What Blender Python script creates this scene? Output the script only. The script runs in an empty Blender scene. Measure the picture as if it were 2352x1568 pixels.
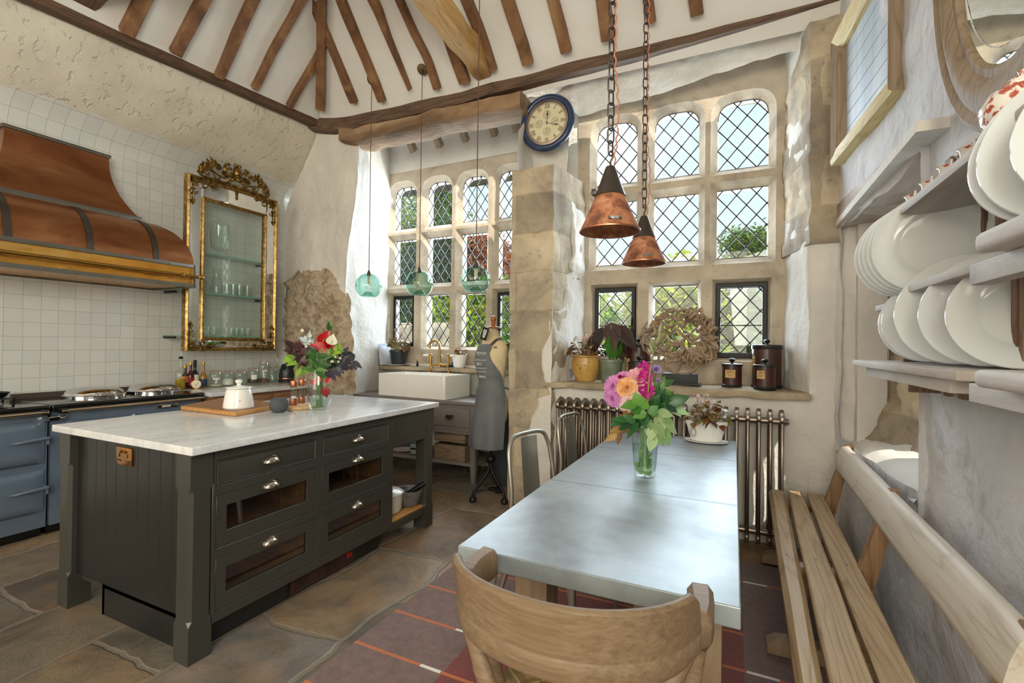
import bpy, bmesh, math, random
from math import sin, cos, pi, radians, sqrt, atan2
from mathutils import Vector, Matrix, noise, geometry
import mathutils
V = Vector
rnd = random.Random(7)
scene = bpy.context.scene
col = scene.collection
# ------------------------------------------------------------------ camera
FPX, YAW, PITCH, ROLL, EYE = 1091.24, 0.437067, 0.0068945, 0.0124716, V((0, 0, 1.36))
_f = V((-sin(YAW)*cos(PITCH), cos(YAW)*cos(PITCH), sin(PITCH)))
_r0 = V((cos(YAW), sin(YAW), 0)); _u0 = _r0.cross(_f)
_r = _r0*cos(ROLL)+_u0*sin(ROLL); _u = -_r0*sin(ROLL)+_u0*cos(ROLL)
cam = bpy.data.cameras.new('camera'); cam.sensor_width = 36; cam.lens = FPX/2352*36; cam.clip_start = .02
cob = bpy.data.objects.new('camera', cam); col.objects.link(cob)
m4 = Matrix((( _r.x, _u.x, -_f.x, EYE.x), (_r.y, _u.y, -_f.y, EYE.y), (_r.z, _u.z, -_f.z, EYE.z), (0, 0, 0, 1)))
cob.matrix_world = m4
scene.camera = cob
# survey: where a sight line through a point of the photograph meets a real plane of the room
def ray(px, py): return _f*FPX+_r*(px-1176)-_u*(py-784)
def onx(px, py, x): d = ray(px, py); return EYE+d*((x-EYE.x)/d.x)
def ony(px, py, y): d = ray(px, py); return EYE+d*((y-EYE.y)/d.y)
def onz(px, py, z): d = ray(px, py); return EYE+d*((z-EYE.z)/d.z)
def onp(px, py, p, n): d = ray(px, py); return EYE+d*((p-EYE).dot(n)/d.dot(n))
# ------------------------------------------------------------------ objects
def tag(o, label=None, cat=None, group=None, kind=None):
    if label: o['label'] = label
    if cat: o['category'] = cat
    if group: o['group'] = group
    if kind: o['kind'] = kind
    return o
def thing(name, label, cat, loc=(0, 0, 0), rz=0, group=None, kind=None):
    o = bpy.data.objects.new(name, None); o.empty_display_size = .05; col.objects.link(o)
    o.location = loc; o.rotation_euler = (0, 0, rz)
    return tag(o, label, cat, group, kind)
def wmat(o):
    m = Matrix.Identity(4); chain = []
    while o: chain.append(o); o = o.parent
    for c in reversed(chain): m = m @ Matrix.LocRotScale(c.location, c.rotation_euler, c.scale)
    return m
def copy_tree(o, parent=None):
    c = o.copy(); col.objects.link(c)
    if parent: c.parent = parent
    for ch in o.children: copy_tree(ch, c)
    return c
def orth(d):
    d = d.normalized(); a = V((0, 0, 1)) if abs(d.z) < .9 else V((1, 0, 0))
    x = a.cross(d).normalized(); return x, d.cross(x)
class MB:
    def __init__(s): s.b = bmesh.new()
    def box(s, lo, hi, m=None):
        x0, y0, z0 = lo; x1, y1, z1 = hi
        vs = [s.b.verts.new(v) for v in ((x0,y0,z0),(x1,y0,z0),(x1,y1,z0),(x0,y1,z0),(x0,y0,z1),(x1,y0,z1),(x1,y1,z1),(x0,y1,z1))]
        if m is not None:
            for v in vs: v.co = m @ v.co
        for f in ((3,2,1,0),(4,5,6,7),(0,1,5,4),(1,2,6,5),(2,3,7,6),(3,0,4,7)): s.b.faces.new([vs[i] for i in f])
        return s
    def bar(s, p0, p1, w, h, up=(0, 0, 1)):
        p0, p1 = V(p0), V(p1); d = (p1-p0).normalized(); x = d.cross(V(up)).normalized(); u = x.cross(d)
        vs = []
        for p in (p0, p1):
            for a, c in ((-1,-1),(1,-1),(1,1),(-1,1)): vs.append(s.b.verts.new(p+x*a*w/2+u*c*h/2))
        for f in ((0,1,2,3),(7,6,5,4),(0,4,5,1),(1,5,6,2),(2,6,7,3),(3,7,4,0)): s.b.faces.new([vs[i] for i in f])
        return s
    def loft(s, rings, cap=True, close=True):
        R = [[s.b.verts.new(p) for p in r] for r in rings]; n = len(R[0])
        for a, c in zip(R, R[1:]):
            for i in range(n if close else n-1):
                try: s.b.faces.new((a[i], a[(i+1) % n], c[(i+1) % n], c[i]))
                except ValueError: pass
        if cap and close:
            s.b.faces.new(list(reversed(R[0]))); s.b.faces.new(R[-1])
        return s
    def tube(s, pts, r, n=10, cap=True, sx=1, closed=False):
        pts = [V(p) for p in pts]; k = len(pts); rs = r if isinstance(r, (list, tuple)) else [r]*k
        rings = []; x = None
        for i, p in enumerate(pts):
            a = pts[i-1] if (i or closed) else p; c = pts[(i+1) % k] if (i < k-1 or closed) else p
            d = (c-a)
            if d.length < 1e-9: d = V((0, 0, 1))
            d.normalize()
            if x is None: x, _ = orth(d)
            x = (x-d*x.dot(d)); x = x.normalized() if x.length > 1e-6 else orth(d)[0]
            y = d.cross(x)
            rings.append([p+(x*cos(t)*sx+y*sin(t))*rs[i] for t in (2*pi*j/n for j in range(n))])
        if closed: rings.append(rings[0]); return s.loft(rings, cap=False)
        return s.loft(rings, cap)
    def lathe(s, prof, c=(0, 0, 0), n=32, axis=None, cap=True):
        c = V(c); ax = V(axis).normalized() if axis else V((0, 0, 1)); x, y = orth(ax) if axis else (V((1,0,0)), V((0,1,0)))
        R = []
        for r, z in prof:
            if r < 1e-6: R.append([s.b.verts.new(c+ax*z)])
            else: R.append([s.b.verts.new(c+ax*z+(x*cos(t)+y*sin(t))*r) for t in (2*pi*j/n for j in range(n))])
        for a, b_ in zip(R, R[1:]):
            for i in range(n):
                j = (i+1) % n
                try:
                    if len(a) == 1 and len(b_) == 1: break
                    if len(a) == 1: s.b.faces.new((a[0], b_[j], b_[i]))
                    elif len(b_) == 1: s.b.faces.new((a[i], a[j], b_[0]))
                    else: s.b.faces.new((a[i], a[j], b_[j], b_[i]))
                except ValueError: pass
        if cap:
            if len(R[0]) > 2: s.b.faces.new(list(reversed(R[0])))
            if len(R[-1]) > 2: s.b.faces.new(R[-1])
        return s
    def ball(s, c, r, n=16, sc=(1, 1, 1)):
        k = max(6, n//2)
        st = len(s.b.verts)
        s.lathe([(sin(pi*i/k)*r if 0 < i < k else 0, -cos(pi*i/k)*r) for i in range(k+1)], (0, 0, 0), n)
        s.b.verts.ensure_lookup_table()
        for v in s.b.verts[st:]: v.co = V((v.co.x*sc[0], v.co.y*sc[1], v.co.z*sc[2]))+V(c)
        return s
    def prism(s, poly, d, holes=()):
        """poly: 3-D loop (planar); extruded by vector d; holes: loops"""
        d = V(d); loops = [[V(p) for p in poly]]+[[V(p) for p in h] for h in holes]
        tris = geometry.tessellate_polygon(loops) if holes else None
        flat = [p for l in loops for p in l]
        A = [s.b.verts.new(p) for p in flat]; B = [s.b.verts.new(p+d) for p in flat]
        if holes:
            for t in tris:
                try: s.b.faces.new([A[i] for i in t]); s.b.faces.new([B[i] for i in reversed(t)])
                except ValueError: pass
        else:
            s.b.faces.new(list(reversed(A))); s.b.faces.new(B)
        o = 0
        for l in loops:
            n = len(l)
            for i in range(n):
                j = (i+1) % n
                s.b.faces.new((A[o+i], A[o+j], B[o+j], B[o+i]))
            o += n
        return s
    def grid(s, fn, nu, nv, thick=None):
        g = [[s.b.verts.new(fn(i/nu, j/nv)) for j in range(nv+1)] for i in range(nu+1)]
        for i in range(nu):
            for j in range(nv): s.b.faces.new((g[i][j], g[i+1][j], g[i+1][j+1], g[i][j+1]))
        if thick is not None:
            t = V(thick); h = [[s.b.verts.new(v.co+t) for v in r] for r in g]
            for i in range(nu):
                for j in range(nv): s.b.faces.new((h[i][j+1], h[i+1][j+1], h[i+1][j], h[i][j]))
            edge = [(i, 0) for i in range(nu)]+[(nu, j) for j in range(nv)]+[(i, nv) for i in range(nu, 0, -1)]+[(0, j) for j in range(nv, 0, -1)]
            for a, c in zip(edge, edge[1:]+edge[:1]): s.b.faces.new((g[a[0]][a[1]], h[a[0]][a[1]], h[c[0]][c[1]], g[c[0]][c[1]]))
        return s
    def leaf(s, p, d, up, L, W, bend=.25, fold=.12, n=5):
        """pointed leaf from p along d, blade normal ~up"""
        p, d, up = V(p), V(d).normalized(), V(up); x = d.cross(up)
        x = x.normalized() if x.length > 1e-5 else orth(d)[0]
        u = x.cross(d); prev = None
        for i in range(n+1):
            t = i/n; w = W/2*(sin(pi*min(1, t*1.02)**.75) if 0 < t < 1 else 0)
            c = p+d*(L*t)-u*(bend*L*t*t)
            if w < 1e-6: cur = [s.b.verts.new(c)]
            else: cur = [s.b.verts.new(c-x*w+u*fold*w*2), s.b.verts.new(c), s.b.verts.new(c+x*w+u*fold*w*2)]
            if prev:
                if len(prev) == 1 and len(cur) == 3: s.b.faces.new((prev[0], cur[1], cur[0])); s.b.faces.new((prev[0], cur[2], cur[1]))
                elif len(prev) == 3 and len(cur) == 3:
                    s.b.faces.new((prev[0], prev[1], cur[1], cur[0])); s.b.faces.new((prev[1], prev[2], cur[2], cur[1]))
                elif len(prev) == 3: s.b.faces.new((prev[0], prev[1], cur[0])); s.b.faces.new((prev[1], prev[2], cur[0]))
            prev = cur
        return s
    def build(s, name, mat, parent=None, smooth=None, bevel=0, seg=2, sub=0, world=False, jit=0, jsc=6):
        b = s.b
        if world and parent is not None:
            inv = wmat(parent).inverted()
            for v in b.verts: v.co = inv @ v.co
        bmesh.ops.recalc_face_normals(b, faces=b.faces)
        if bevel:
            ed = [e for e in b.edges if len(e.link_faces) == 2 and e.calc_face_angle(0) > .5]
            try: bmesh.ops.bevel(b, geom=ed, offset=bevel, segments=seg, profile=.6, affect='EDGES', clamp_overlap=True)
            except Exception: pass
        if jit:
            for v in b.verts: v.co += noise.noise_vector(v.co*jsc)*jit
        me = bpy.data.meshes.new(name); b.to_mesh(me); b.free()
        for m in (mat if isinstance(mat, (list, tuple)) else [mat]): me.materials.append(m)
        o = bpy.data.objects.new(name, me); col.objects.link(o)
        if parent is not None: o.parent = parent
        if sub:
            md = o.modifiers.new('subdivision', 'SUBSURF'); md.levels = sub; md.render_levels = sub
        if smooth is not False:
            me.shade_smooth()
            if not sub:
                try: me.set_sharp_from_angle(angle=radians(smooth if smooth else 38))
                except Exception: pass
        return o
def struct(name, mb, mat, **k):
    o = mb.build(name, mat, **k); o['kind'] = 'structure'; return o
def fbm(p, o=4):
    return noise.fractal(p, 1.0, 2.0, o)
def lerp(a, b, t): return a+(b-a)*t
def sstep(a, b, t):
    t = max(0, min(1, (t-a)/(b-a))); return t*t*(3-2*t)
def arc(cx, cy, r, a0, a1, n): return [(cx+r*cos(a0+(a1-a0)*i/n), cy+r*sin(a0+(a1-a0)*i/n)) for i in range(n+1)]
def spline(pts, n=8):
    pts = [V(p) for p in pts]; out = []
    for i in range(len(pts)-1):
        p0 = pts[max(0, i-1)]; p1, p2 = pts[i], pts[i+1]; p3 = pts[min(len(pts)-1, i+2)]
        for k in range(n):
            t = k/n; out.append(.5*((2*p1)+(p2-p0)*t+(2*p0-5*p1+4*p2-p3)*t*t+(3*p1-p0-3*p2+p3)*t**3))
    return out+[pts[-1]]
# ------------------------------------------------------------------ materials
def srgb(h):
    h = h.lstrip('#'); c = [int(h[i:i+2], 16)/255 for i in (0, 2, 4)]
    return tuple((x/12.92 if x <= .04045 else ((x+.055)/1.055)**2.4) for x in c)+(1,)
class NT:
    def __init__(s, name):
        s.m = bpy.data.materials.new(name); s.m.use_nodes = True; s.t = s.m.node_tree; s.t.nodes.clear()
        s.out = s.add('ShaderNodeOutputMaterial'); s.tc = s.add('ShaderNodeTexCoord').outputs['Object']
    def add(s, ty, ins=None, **kw):
        n = s.t.nodes.new(ty)
        for k, v in kw.items(): setattr(n, k, v)
        for k, v in (ins or {}).items(): s.set(n.inputs[k], v)
        return n
    def set(s, i, v):
        if isinstance(v, bpy.types.NodeSocket): s.t.links.new(v, i)
        else: i.default_value = v
    def map(s, sc=(1, 1, 1), rot=(0, 0, 0), loc=(0, 0, 0), vec=None):
        return s.add('ShaderNodeMapping', {'Vector': vec or s.tc, 'Scale': sc, 'Rotation': rot, 'Location': loc}).outputs[0]
    def noise(s, scale, detail=4, rough=.55, dist=0, vec=None, out='Fac'):
        return s.add('ShaderNodeTexNoise', {'Vector': vec or s.tc, 'Scale': scale, 'Detail': detail, 'Roughness': rough, 'Distortion': dist}).outputs[out]
    def ramp(s, fac, stops):
        n = s.add('ShaderNodeValToRGB', {'Fac': fac}); e = n.color_ramp.elements
        while len(e) < len(stops): e.new(.5)
        for k, (p, c) in zip(e, stops): k.position = p; k.color = c if not isinstance(c, (int, float)) else (c, c, c, 1)
        return n.outputs[0]
    def mix(s, f, a, b, mode='MIX'):
        n = s.add('ShaderNodeMix', data_type='RGBA', blend_type=mode)
        s.set(n.inputs[0], f); s.set(n.inputs[6], a); s.set(n.inputs[7], b); return n.outputs[2]
    def math(s, op, a, b=0., c=0.):
        n = s.add('ShaderNodeMath', operation=op); s.set(n.inputs[0], a); s.set(n.inputs[1], b); s.set(n.inputs[2], c); return n.outputs[0]
    def sep(s, v=None): return s.add('ShaderNodeSeparateXYZ', {0: v or s.tc}).outputs
    def comb(s, x, y, z): return s.add('ShaderNodeCombineXYZ', {0: x, 1: y, 2: z}).outputs[0]
    def vmath(s, op, a, b):
        n = s.add('ShaderNodeVectorMath', operation=op); s.set(n.inputs[0], a); s.set(n.inputs[1], b); return n.outputs[0]
    def bump(s, h, strength=.3, dist=.02, normal=None):
        i = {'Height': h, 'Strength': strength, 'Distance': dist}
        if normal: i['Normal'] = normal
        return s.add('ShaderNodeBump', i).outputs[0]
    def done(s, base, rough=.5, metal=0., normal=None, **kw):
        p = s.add('ShaderNodeBsdfPrincipled', {'Base Color': base, 'Roughness': rough, 'Metallic': metal})
        if normal: s.set(p.inputs['Normal'], normal)
        for k, v in kw.items(): s.set(p.inputs[k.replace('_', ' ')], v)
        s.t.links.new(p.outputs[0], s.out.inputs[0]); return s.m
def plain(name, c, rough=.5, metal=0, var=.12, scale=8, bump=0, bscale=60, **kw):
    """one colour, broken up by gentle noise"""
    t = NT(name); c = srgb(c); n = t.noise(scale)
    d = tuple(x*(1-var) for x in c[:3])+(1,); l = tuple(min(1, x*(1+var)) for x in c[:3])+(1,)
    return t.done(t.ramp(n, [(.3, d), (.7, l)]), rough, metal, t.bump(t.noise(bscale), bump, .005) if bump else None, **kw)
def mottled(name, stops, scale, rough=.8, bump=.4, bscale=25, bdist=.01, detail=6, metal=0, dist=.3, sc=(1, 1, 1)):
    t = NT(name); v = t.map(sc)
    n = t.noise(scale, detail, .6, dist, v); b = t.math('ADD', t.noise(bscale, 5, .65, 0, v), t.math('MULTIPLY', n, .5))
    return t.done(t.ramp(n, [(p, srgb(c)) for p, c in stops]), rough, metal, t.bump(b, bump, bdist))
def wood(name, c1, c2, c3, axis=0, scale=6, rough=.55, bump=.25, ring=3., fig=.3):
    """figured timber, grain along one axis"""
    t = NT(name); sc = [1, 1, 1]; sc[axis] = .09; v = t.map(tuple(sc)); s2 = [1, 1, 1]; s2[axis] = .02; v2 = t.map(tuple(s2))
    f = t.math('FRACT', t.math('MULTIPLY', t.noise(scale*.9, 3, .5, .3, v), ring*5)); line = t.ramp(f, [(0., 0.), (.12, .75), (.6, 1.), (.92, .55), (1., 0.)])
    fine = t.noise(scale*22, 4, .7, 0, v2); g = t.math('ADD', t.math('MULTIPLY', line, fig), t.math('MULTIPLY', fine, 1-fig))
    colr = t.ramp(g, [(.2, srgb(c1)), (.5, srgb(c2)), (.8, srgb(c3))]); colr = t.mix(t.math('MULTIPLY', t.noise(scale*.4, 3, .6, .4, v), .3), colr, srgb(c1))
    return t.done(colr, rough, 0, t.bump(g, bump, .003))
def glass(name, tint='#ffffff', ior=1.45, rough=0., gl=1.):
    """thin clear pane: sees through, with a reflection"""
    t = NT(name)
    fr = t.math('ADD', t.math('MULTIPLY', t.math('POWER', t.add('ShaderNodeLayerWeight', {'Blend': .5}).outputs['Facing'], 3.5), .55), .035)
    a = t.add('ShaderNodeBsdfTransparent', {'Color': srgb(tint)}).outputs[0]; b = t.add('ShaderNodeBsdfGlossy', {'Roughness': rough}).outputs[0]
    mx = t.add('ShaderNodeMixShader', {0: t.math('MULTIPLY', fr, gl), 1: a, 2: b}).outputs[0]
    t.t.links.new(mx, t.out.inputs[0]); return t.m
def leafmat(name, c1, c2, rough=.45, tr=.35, scale=14):
    t = NT(name); oi = t.add('ShaderNodeNewGeometry').outputs['Random Per Island']
    f = t.math('ADD', t.math('MULTIPLY', oi, .7), t.math('MULTIPLY', t.noise(scale, 2), .3))
    c = t.ramp(f, [(.15, srgb(c1)), (.85, srgb(c2))])
    p = t.add('ShaderNodeBsdfPrincipled', {'Base Color': c, 'Roughness': rough}).outputs[0]
    tl = t.add('ShaderNodeBsdfTranslucent', {'Color': c}).outputs[0]
    t.t.links.new(t.add('ShaderNodeMixShader', {0: tr, 1: p, 2: tl}).outputs[0], t.out.inputs[0]); return t.m

# ---- plaster (optionally tiled below)
def plaster(name, c1, c2, bump=.5, dirt=None, scale=3.):
    t = NT(name); n = t.noise(scale, 5, .6); f = t.noise(14, 6, .6); h = t.noise(5, 3, .5)
    c = t.ramp(n, [(.3, srgb(c1)), (.7, srgb(c2))])
    if dirt:
        d = t.ramp(t.math('MULTIPLY', t.noise(4.2, 6, .7, .6, t.map((1, 1, .6))), 1.), [(.54, 0.), (.74, 1.)]); c = t.mix(t.math('MULTIPLY', d, .75), c, srgb(dirt))
    hh = t.math('ADD', t.math('MULTIPLY', f, .5), h)
    return t.done(c, .85, 0, t.bump(hh, bump, .05))
M = {}
M['plaster'] = plaster('white limewash plaster', '#d0ccc4', '#e3dfd8')
M['plaster_smooth'] = plaster('smooth white ceiling plaster', '#e2dfd9', '#eae8e4', .12)
M['plaster_rough'] = plaster('flaking grey white limewash', '#c3c3c8', '#e0e0e3', .55, '#8d8577', 2.2)
def tile_wall():
    t = NT('zellige tile and plaster'); s = t.sep()
    p = t.comb(s[1], s[2], 0.)
    wob = t.add('ShaderNodeTexNoise', {'Vector': p, 'Scale': 5.}).outputs['Color']
    pv = t.vmath('ADD', p, t.vmath('MULTIPLY', t.vmath('SUBTRACT', wob, (.5, .5, .5)), (.012, .012, 0)))
    br = t.add('ShaderNodeTexBrick', {'Vector': pv, 'Color1': srgb('#d3d4d1'), 'Color2': srgb('#dddcd8'), 'Mortar': srgb('#a9a297'), 'Scale': 1., 'Mortar Size': .0014, 'Mortar Smooth': .2, 'Bias': 0., 'Brick Width': .106, 'Row Height': .106}, offset=0., squash=1.)
    cell = t.add('ShaderNodeTexWhiteNoise', {'Vector': t.vmath('FLOOR', t.vmath('DIVIDE', p, (.106, .106, 1)), (0, 0, 0))}, noise_dimensions='3D').outputs['Color']
    tilt = t.math('ADD', t.math('MULTIPLY', t.noise(9, 2, .4), .6), t.math('MULTIPLY', t.add('ShaderNodeVectorMath', {0: t.vmath('SUBTRACT', cell, (.5, .5, .5)), 1: t.vmath('MULTIPLY', p, (14, 14, 0))}, operation='DOT_PRODUCT').outputs['Value'], .05))
    hgt = t.math('SUBTRACT', tilt, t.math('MULTIPLY', br.outputs['Fac'], .6))
    nt = t.bump(hgt, .35, .012)
    n = t.noise(3., 5, .6); f = t.noise(13, 6, .65); pit = t.ramp(t.noise(15, 3, .55, .3, t.map((1, 1.4, .8))), [(.3, 0.), (.42, 1.)])
    pc = t.ramp(n, [(.3, srgb('#cbc3b2')), (.7, srgb('#dbd4c4'))])
    np_ = t.bump(t.math('ADD', t.math('MULTIPLY', f, .5), t.math('MULTIPLY', pit, .55)), .6, .03)
    edge = t.math('ADD', s[2], t.math('MULTIPLY', t.math('SUBTRACT', t.noise(2.5, 3), .5), .16))
    mk = t.ramp(t.math('SUBTRACT', edge, 2.2), [(.985, 0.), (1., 1.)])
    a = t.add('ShaderNodeBsdfPrincipled', {'Base Color': br.outputs['Color'], 'Roughness': .22, 'Normal': nt}).outputs[0]
    b = t.add('ShaderNodeBsdfPrincipled', {'Base Color': pc, 'Roughness': .85, 'Normal': np_}).outputs[0]
    t.t.links.new(t.add('ShaderNodeMixShader', {0: mk, 1: a, 2: b}).outputs[0], t.out.inputs[0]); return t.m
M['tile'] = tile_wall()
def limestone(name, c, blocks=None):
    t = NT(name); n = t.noise(2.3, 6, .62, .5); f = t.noise(34, 5, .7)
    col_ = t.ramp(n, [(.28, srgb(c[0])), (.46, srgb(c[1])), (.6, srgb(c[2])), (.78, srgb(c[3]))])
    col_ = t.mix(t.ramp(t.noise(11, 6, .75, .2), [(.55, 0.), (.75, .75)]), col_, srgb(c[4]))
    h = t.math('ADD', t.math('MULTIPLY', f, .6), t.noise(9, 4, .6))
    if blocks:
        s = t.sep(); wv = t.math('MULTIPLY', t.math('SUBTRACT', t.noise(3, 2), .5), .05)
        br = t.add('ShaderNodeTexBrick', {'Vector': t.comb(t.math('ADD', t.math('ADD', s[0], s[1]), 7.), t.math('ADD', s[2], wv), 0.), 'Color1': (.68, .67, .66, 1), 'Color2': (1.12, 1.1, 1.06, 1), 'Mortar': (.9, .85, .75, 1), 'Scale': 1., 'Mortar Size': .006, 'Mortar Smooth': .5, 'Brick Width': blocks[0], 'Row Height': blocks[1]}, offset=.37)
        col_ = t.mix(1., col_, br.outputs['Color'], 'MULTIPLY'); h = t.math('SUBTRACT', h, t.math('MULTIPLY', br.outputs['Fac'], .5))
    return t.done(col_, .85, 0, t.bump(h, .45, .018))
M['stone'] = limestone('buff mullion limestone', ('#8b8174', '#b3a693', '#c4b7a3', '#d2c4a8', '#8f8272'))
M['quoin'] = limestone('weathered golden limestone blocks', ('#80756a', '#a99c89', '#c1b39b', '#d4c9b6', '#6f665a'), (.75, .33))
M['sillstone'] = limestone('worn brown sill stone', ('#83745c', '#a09077', '#b3a48a', '#c4b8a0', '#6f614c'))
M['rubble'] = mottled('rubble stone', [(.3, '#7c6b5a'), (.43, '#ab967e'), (.55, '#cbb9a0'), (.66, '#a39684'), (.78, '#d2c8b6')], 7, .95, 1., 16, .05, 9)
def floor_mat():
    t = NT('flagstones'); s = t.sep()
    wob = t.add('ShaderNodeTexNoise', {'Vector': t.tc, 'Scale': 2.2, 'Detail': 3.}).outputs['Color']
    pv = t.vmath('ADD', t.comb(s[1], s[0], 0.), t.vmath('MULTIPLY', t.vmath('SUBTRACT', wob, (.5, .5, .5)), (.2, .2, 0)))
    pv = t.vmath('ADD', pv, (20.35, 20.1, 0))
    br = t.add('ShaderNodeTexBrick', {'Vector': pv, 'Color1': (0, 0, 0, 1), 'Color2': (1, 1, 1, 1), 'Mortar': (.5, .5, .5, 1), 'Scale': 1., 'Mortar Size': .016, 'Mortar Smooth': .6, 'Brick Width': .86, 'Row Height': .5}, offset=.43, squash=1.)
    rc = t.ramp(br.outputs['Color'], [(0., srgb('#54504a')), (.25, srgb('#8a6f52')), (.5, srgb('#6f6a60')), (.7, srgb('#a08462')), (1., srgb('#7d7873'))])
    n = t.noise(3.5, 8, .68, .5); f = t.noise(40, 6, .7)
    c = t.mix(t.ramp(n, [(.42, 0.), (.68, .75)]), rc, srgb('#3f3a34'))
    c = t.mix(t.ramp(t.noise(2.1, 5, .6, .2, t.map(loc=(3, 1, 0))), [(.5, 0.), (.7, .5)]), c, srgb('#a57f56'))
    c = t.mix(t.math('MULTIPLY', br.outputs['Fac'], .55), c, srgb('#8c8377'))
    ro = t.ramp(t.math('ADD', t.math('MULTIPLY', n, .7), t.math('MULTIPLY', f, .3)), [(.35, .22), (.62, .6)])
    h = t.math('SUBTRACT', t.math('ADD', t.math('MULTIPLY', f, .25), t.math('MULTIPLY', n, .9)), t.math('MULTIPLY', br.outputs['Fac'], .5))
    return t.done(c, ro, 0, t.bump(h, .4, .03))
M['floor'] = floor_mat()
M['oak_dark'] = wood('dark aged oak', '#3a2a20', '#5a4434', '#7b614c', 0, 5, .7, .5)
M['oak_beam_y'] = wood('dark aged oak along the wall', '#33261c', '#553f2f', '#75573f', 1, 5, .7, .5)
M['oak_rafter'] = mottled('honey brown oak', [(.3, '#553a24'), (.5, '#80593a'), (.7, '#a07a52')], 5, .6, .5, 30, .012, 6, 0, .8, (1, 1, .25))
M['oak_gold'] = wood('golden oak', '#8a6434', '#b58c50', '#cfa872', 1, 4, .6, .6, 2.)
M['oak_rough'] = mottled('rough hewn oak', [(.3, '#5a4533'), (.5, '#8a6e52'), (.72, '#b59a78')], 4, .8, .8, 18, .02, 6, 0, .6, (.3, 1, 1))
M['lead'] = plain('lead', '#3c3d3f', .55, .3)
M['pane'] = glass('leaded window glass', '#f4f9fa', 1.35)
M['iron'] = plain('black iron', '#1d1c1c', .45, .5)
M['white_gloss'] = plain('white glazed ceramic', '#eceae6', .12, 0, .02)
M['brass'] = plain('aged brass', '#b28a45', .25, 1, .1)
M['chrome'] = plain('chrome', '#d8d8d8', .08, 1, .02)
M['nickel'] = plain('nickel', '#c4bcae', .16, 1, .05)
M['cord'] = plain('brown cord', '#5d4334', .8)
# ------------------------------------------------------------------ room shell
XL = -4.9
def nz(p, s=3., a=.012): return fbm(V(p)*s, 4)*a
# floor
struct('floor', MB().grid(lambda u, v: V((lerp(-5.2, 1.6, u), lerp(-7.6, 5.2, v), 0)), 4, 4), M['floor'])
def plate_x(y): return -4.4+(y-1.38)*.134
def wl(u, v):
    y = lerp(-7.6, 4.4, u); z = 4.0*v
    k = sstep(2.95, 3.72, z); x = lerp(XL, plate_x(y)-.045, k)
    a = .0 if z < 3.1 else .018
    return V((x+sstep(3.1, 3.25, z)*.05*(1-k)+nz((0, y, z), 4, a), y, z))
struct('wall_left', MB().grid(wl, 140, 80), M['tile'], smooth=80)
# far wall, stretch between the tiled wall and the sink alcove; turns round into the alcove
def wf(u, v):
    z = 3.78*v; k = sstep(2.85, 3.72, z)
    a = V((lerp(XL-.02, -4.12, k), lerp(4.02, 3.76, k), z)); e = V((lerp(-3.71, -3.56, sstep(2.0, 3.3, z)), 3.8, z))
    if u < .6: p = a.lerp(e, u/.6); n = V((.2, -1, 0))
    else:
        t = (u-.6)/.4; p = V((lerp(e.x, -3.93, t**.8), lerp(3.8, 4.78, t), z)); n = V((1, -.2, 0))
    rr = .03*math.exp(-((u-.6)/.05)**2)
    return p+n.normalized()*(nz((p.x, p.y, z), 3, .022)-rr*.6)
struct('wall_far_left', MB().grid(wf, 80, 70), M['plaster'], smooth=80)
# ragged bare rubble left of the alcove
def rub():
    b = MB(); ctr = [(652, 905), (648, 800), (647, 690), (655, 645), (690, 612), (735, 606), (775, 640), (795, 690), (798, 760), (806, 850), (806, 905)]
    def base(px, py):
        p0 = V((XL-.02, 4.02, 0)); d = V((-3.71+4.92, 3.8-4.02, 0)); n = V((-d.y, d.x, 0)).normalized()*-1
        return onp(px, py, p0+n*.02, n), n
    rows = 34; cols = 26; ys = [905-i*(300/rows) for i in range(rows+1)]
    def lr(y):
        l = r = None; xs = []
        for (x0, y0), (x1, y1) in zip(ctr, ctr[1:]):
            if min(y0, y1) <= y <= max(y0, y1) and y0 != y1: xs.append(x0+(x1-x0)*(y-y0)/(y1-y0))
        return (min(xs), max(xs)) if xs else (733, 737)
    def fn(u, v):
        y = 905-v*298.5; l, r = lr(y); jig = fbm(V((0, y*.03, 0)))*9
        p, n = base(lerp(l+jig, r-jig, u), y); e = min(1, min(u, 1-u)*9, (1-v)*8)
        return p+n*(.05*e-.055*(1-e)+(nz(p, 6, .05)+nz(p, 17, .035))*e)
    return b.grid(fn, 60, 80)
struct('wall_rubble', rub(), M['rubble'], smooth=60)
# alcove: back wall above/below its window, right return, sloping ceiling
YA = 4.7
b = MB()
b.box((-4.05, YA-.02, 3.46), (-1.7, YA+.1, 4.05)).box((-4.05, YA-.02, 0), (-1.7, YA+.1, 1.12)).box((-4.08, YA, 1.1), (-3.93, YA+.1, 3.5))
struct('wall_alcove_back', b, M['plaster'])
struct('wall_alcove_right', MB().grid(lambda u, v: V((-1.72+nz((0, u, v*3), 3, .02), lerp(3.9 if v > .72 else 3.75, YA+.05, u), 4.6*v)), 12, 30), M['plaster'], smooth=80)
struct('ceiling_alcove', MB().grid(lambda u, v: V((lerp(-4.1, -1.6, u), lerp(3.8, YA+.06, v), lerp(4.5, 3.70, v))), 6, 4), M['plaster_smooth'])
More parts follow.
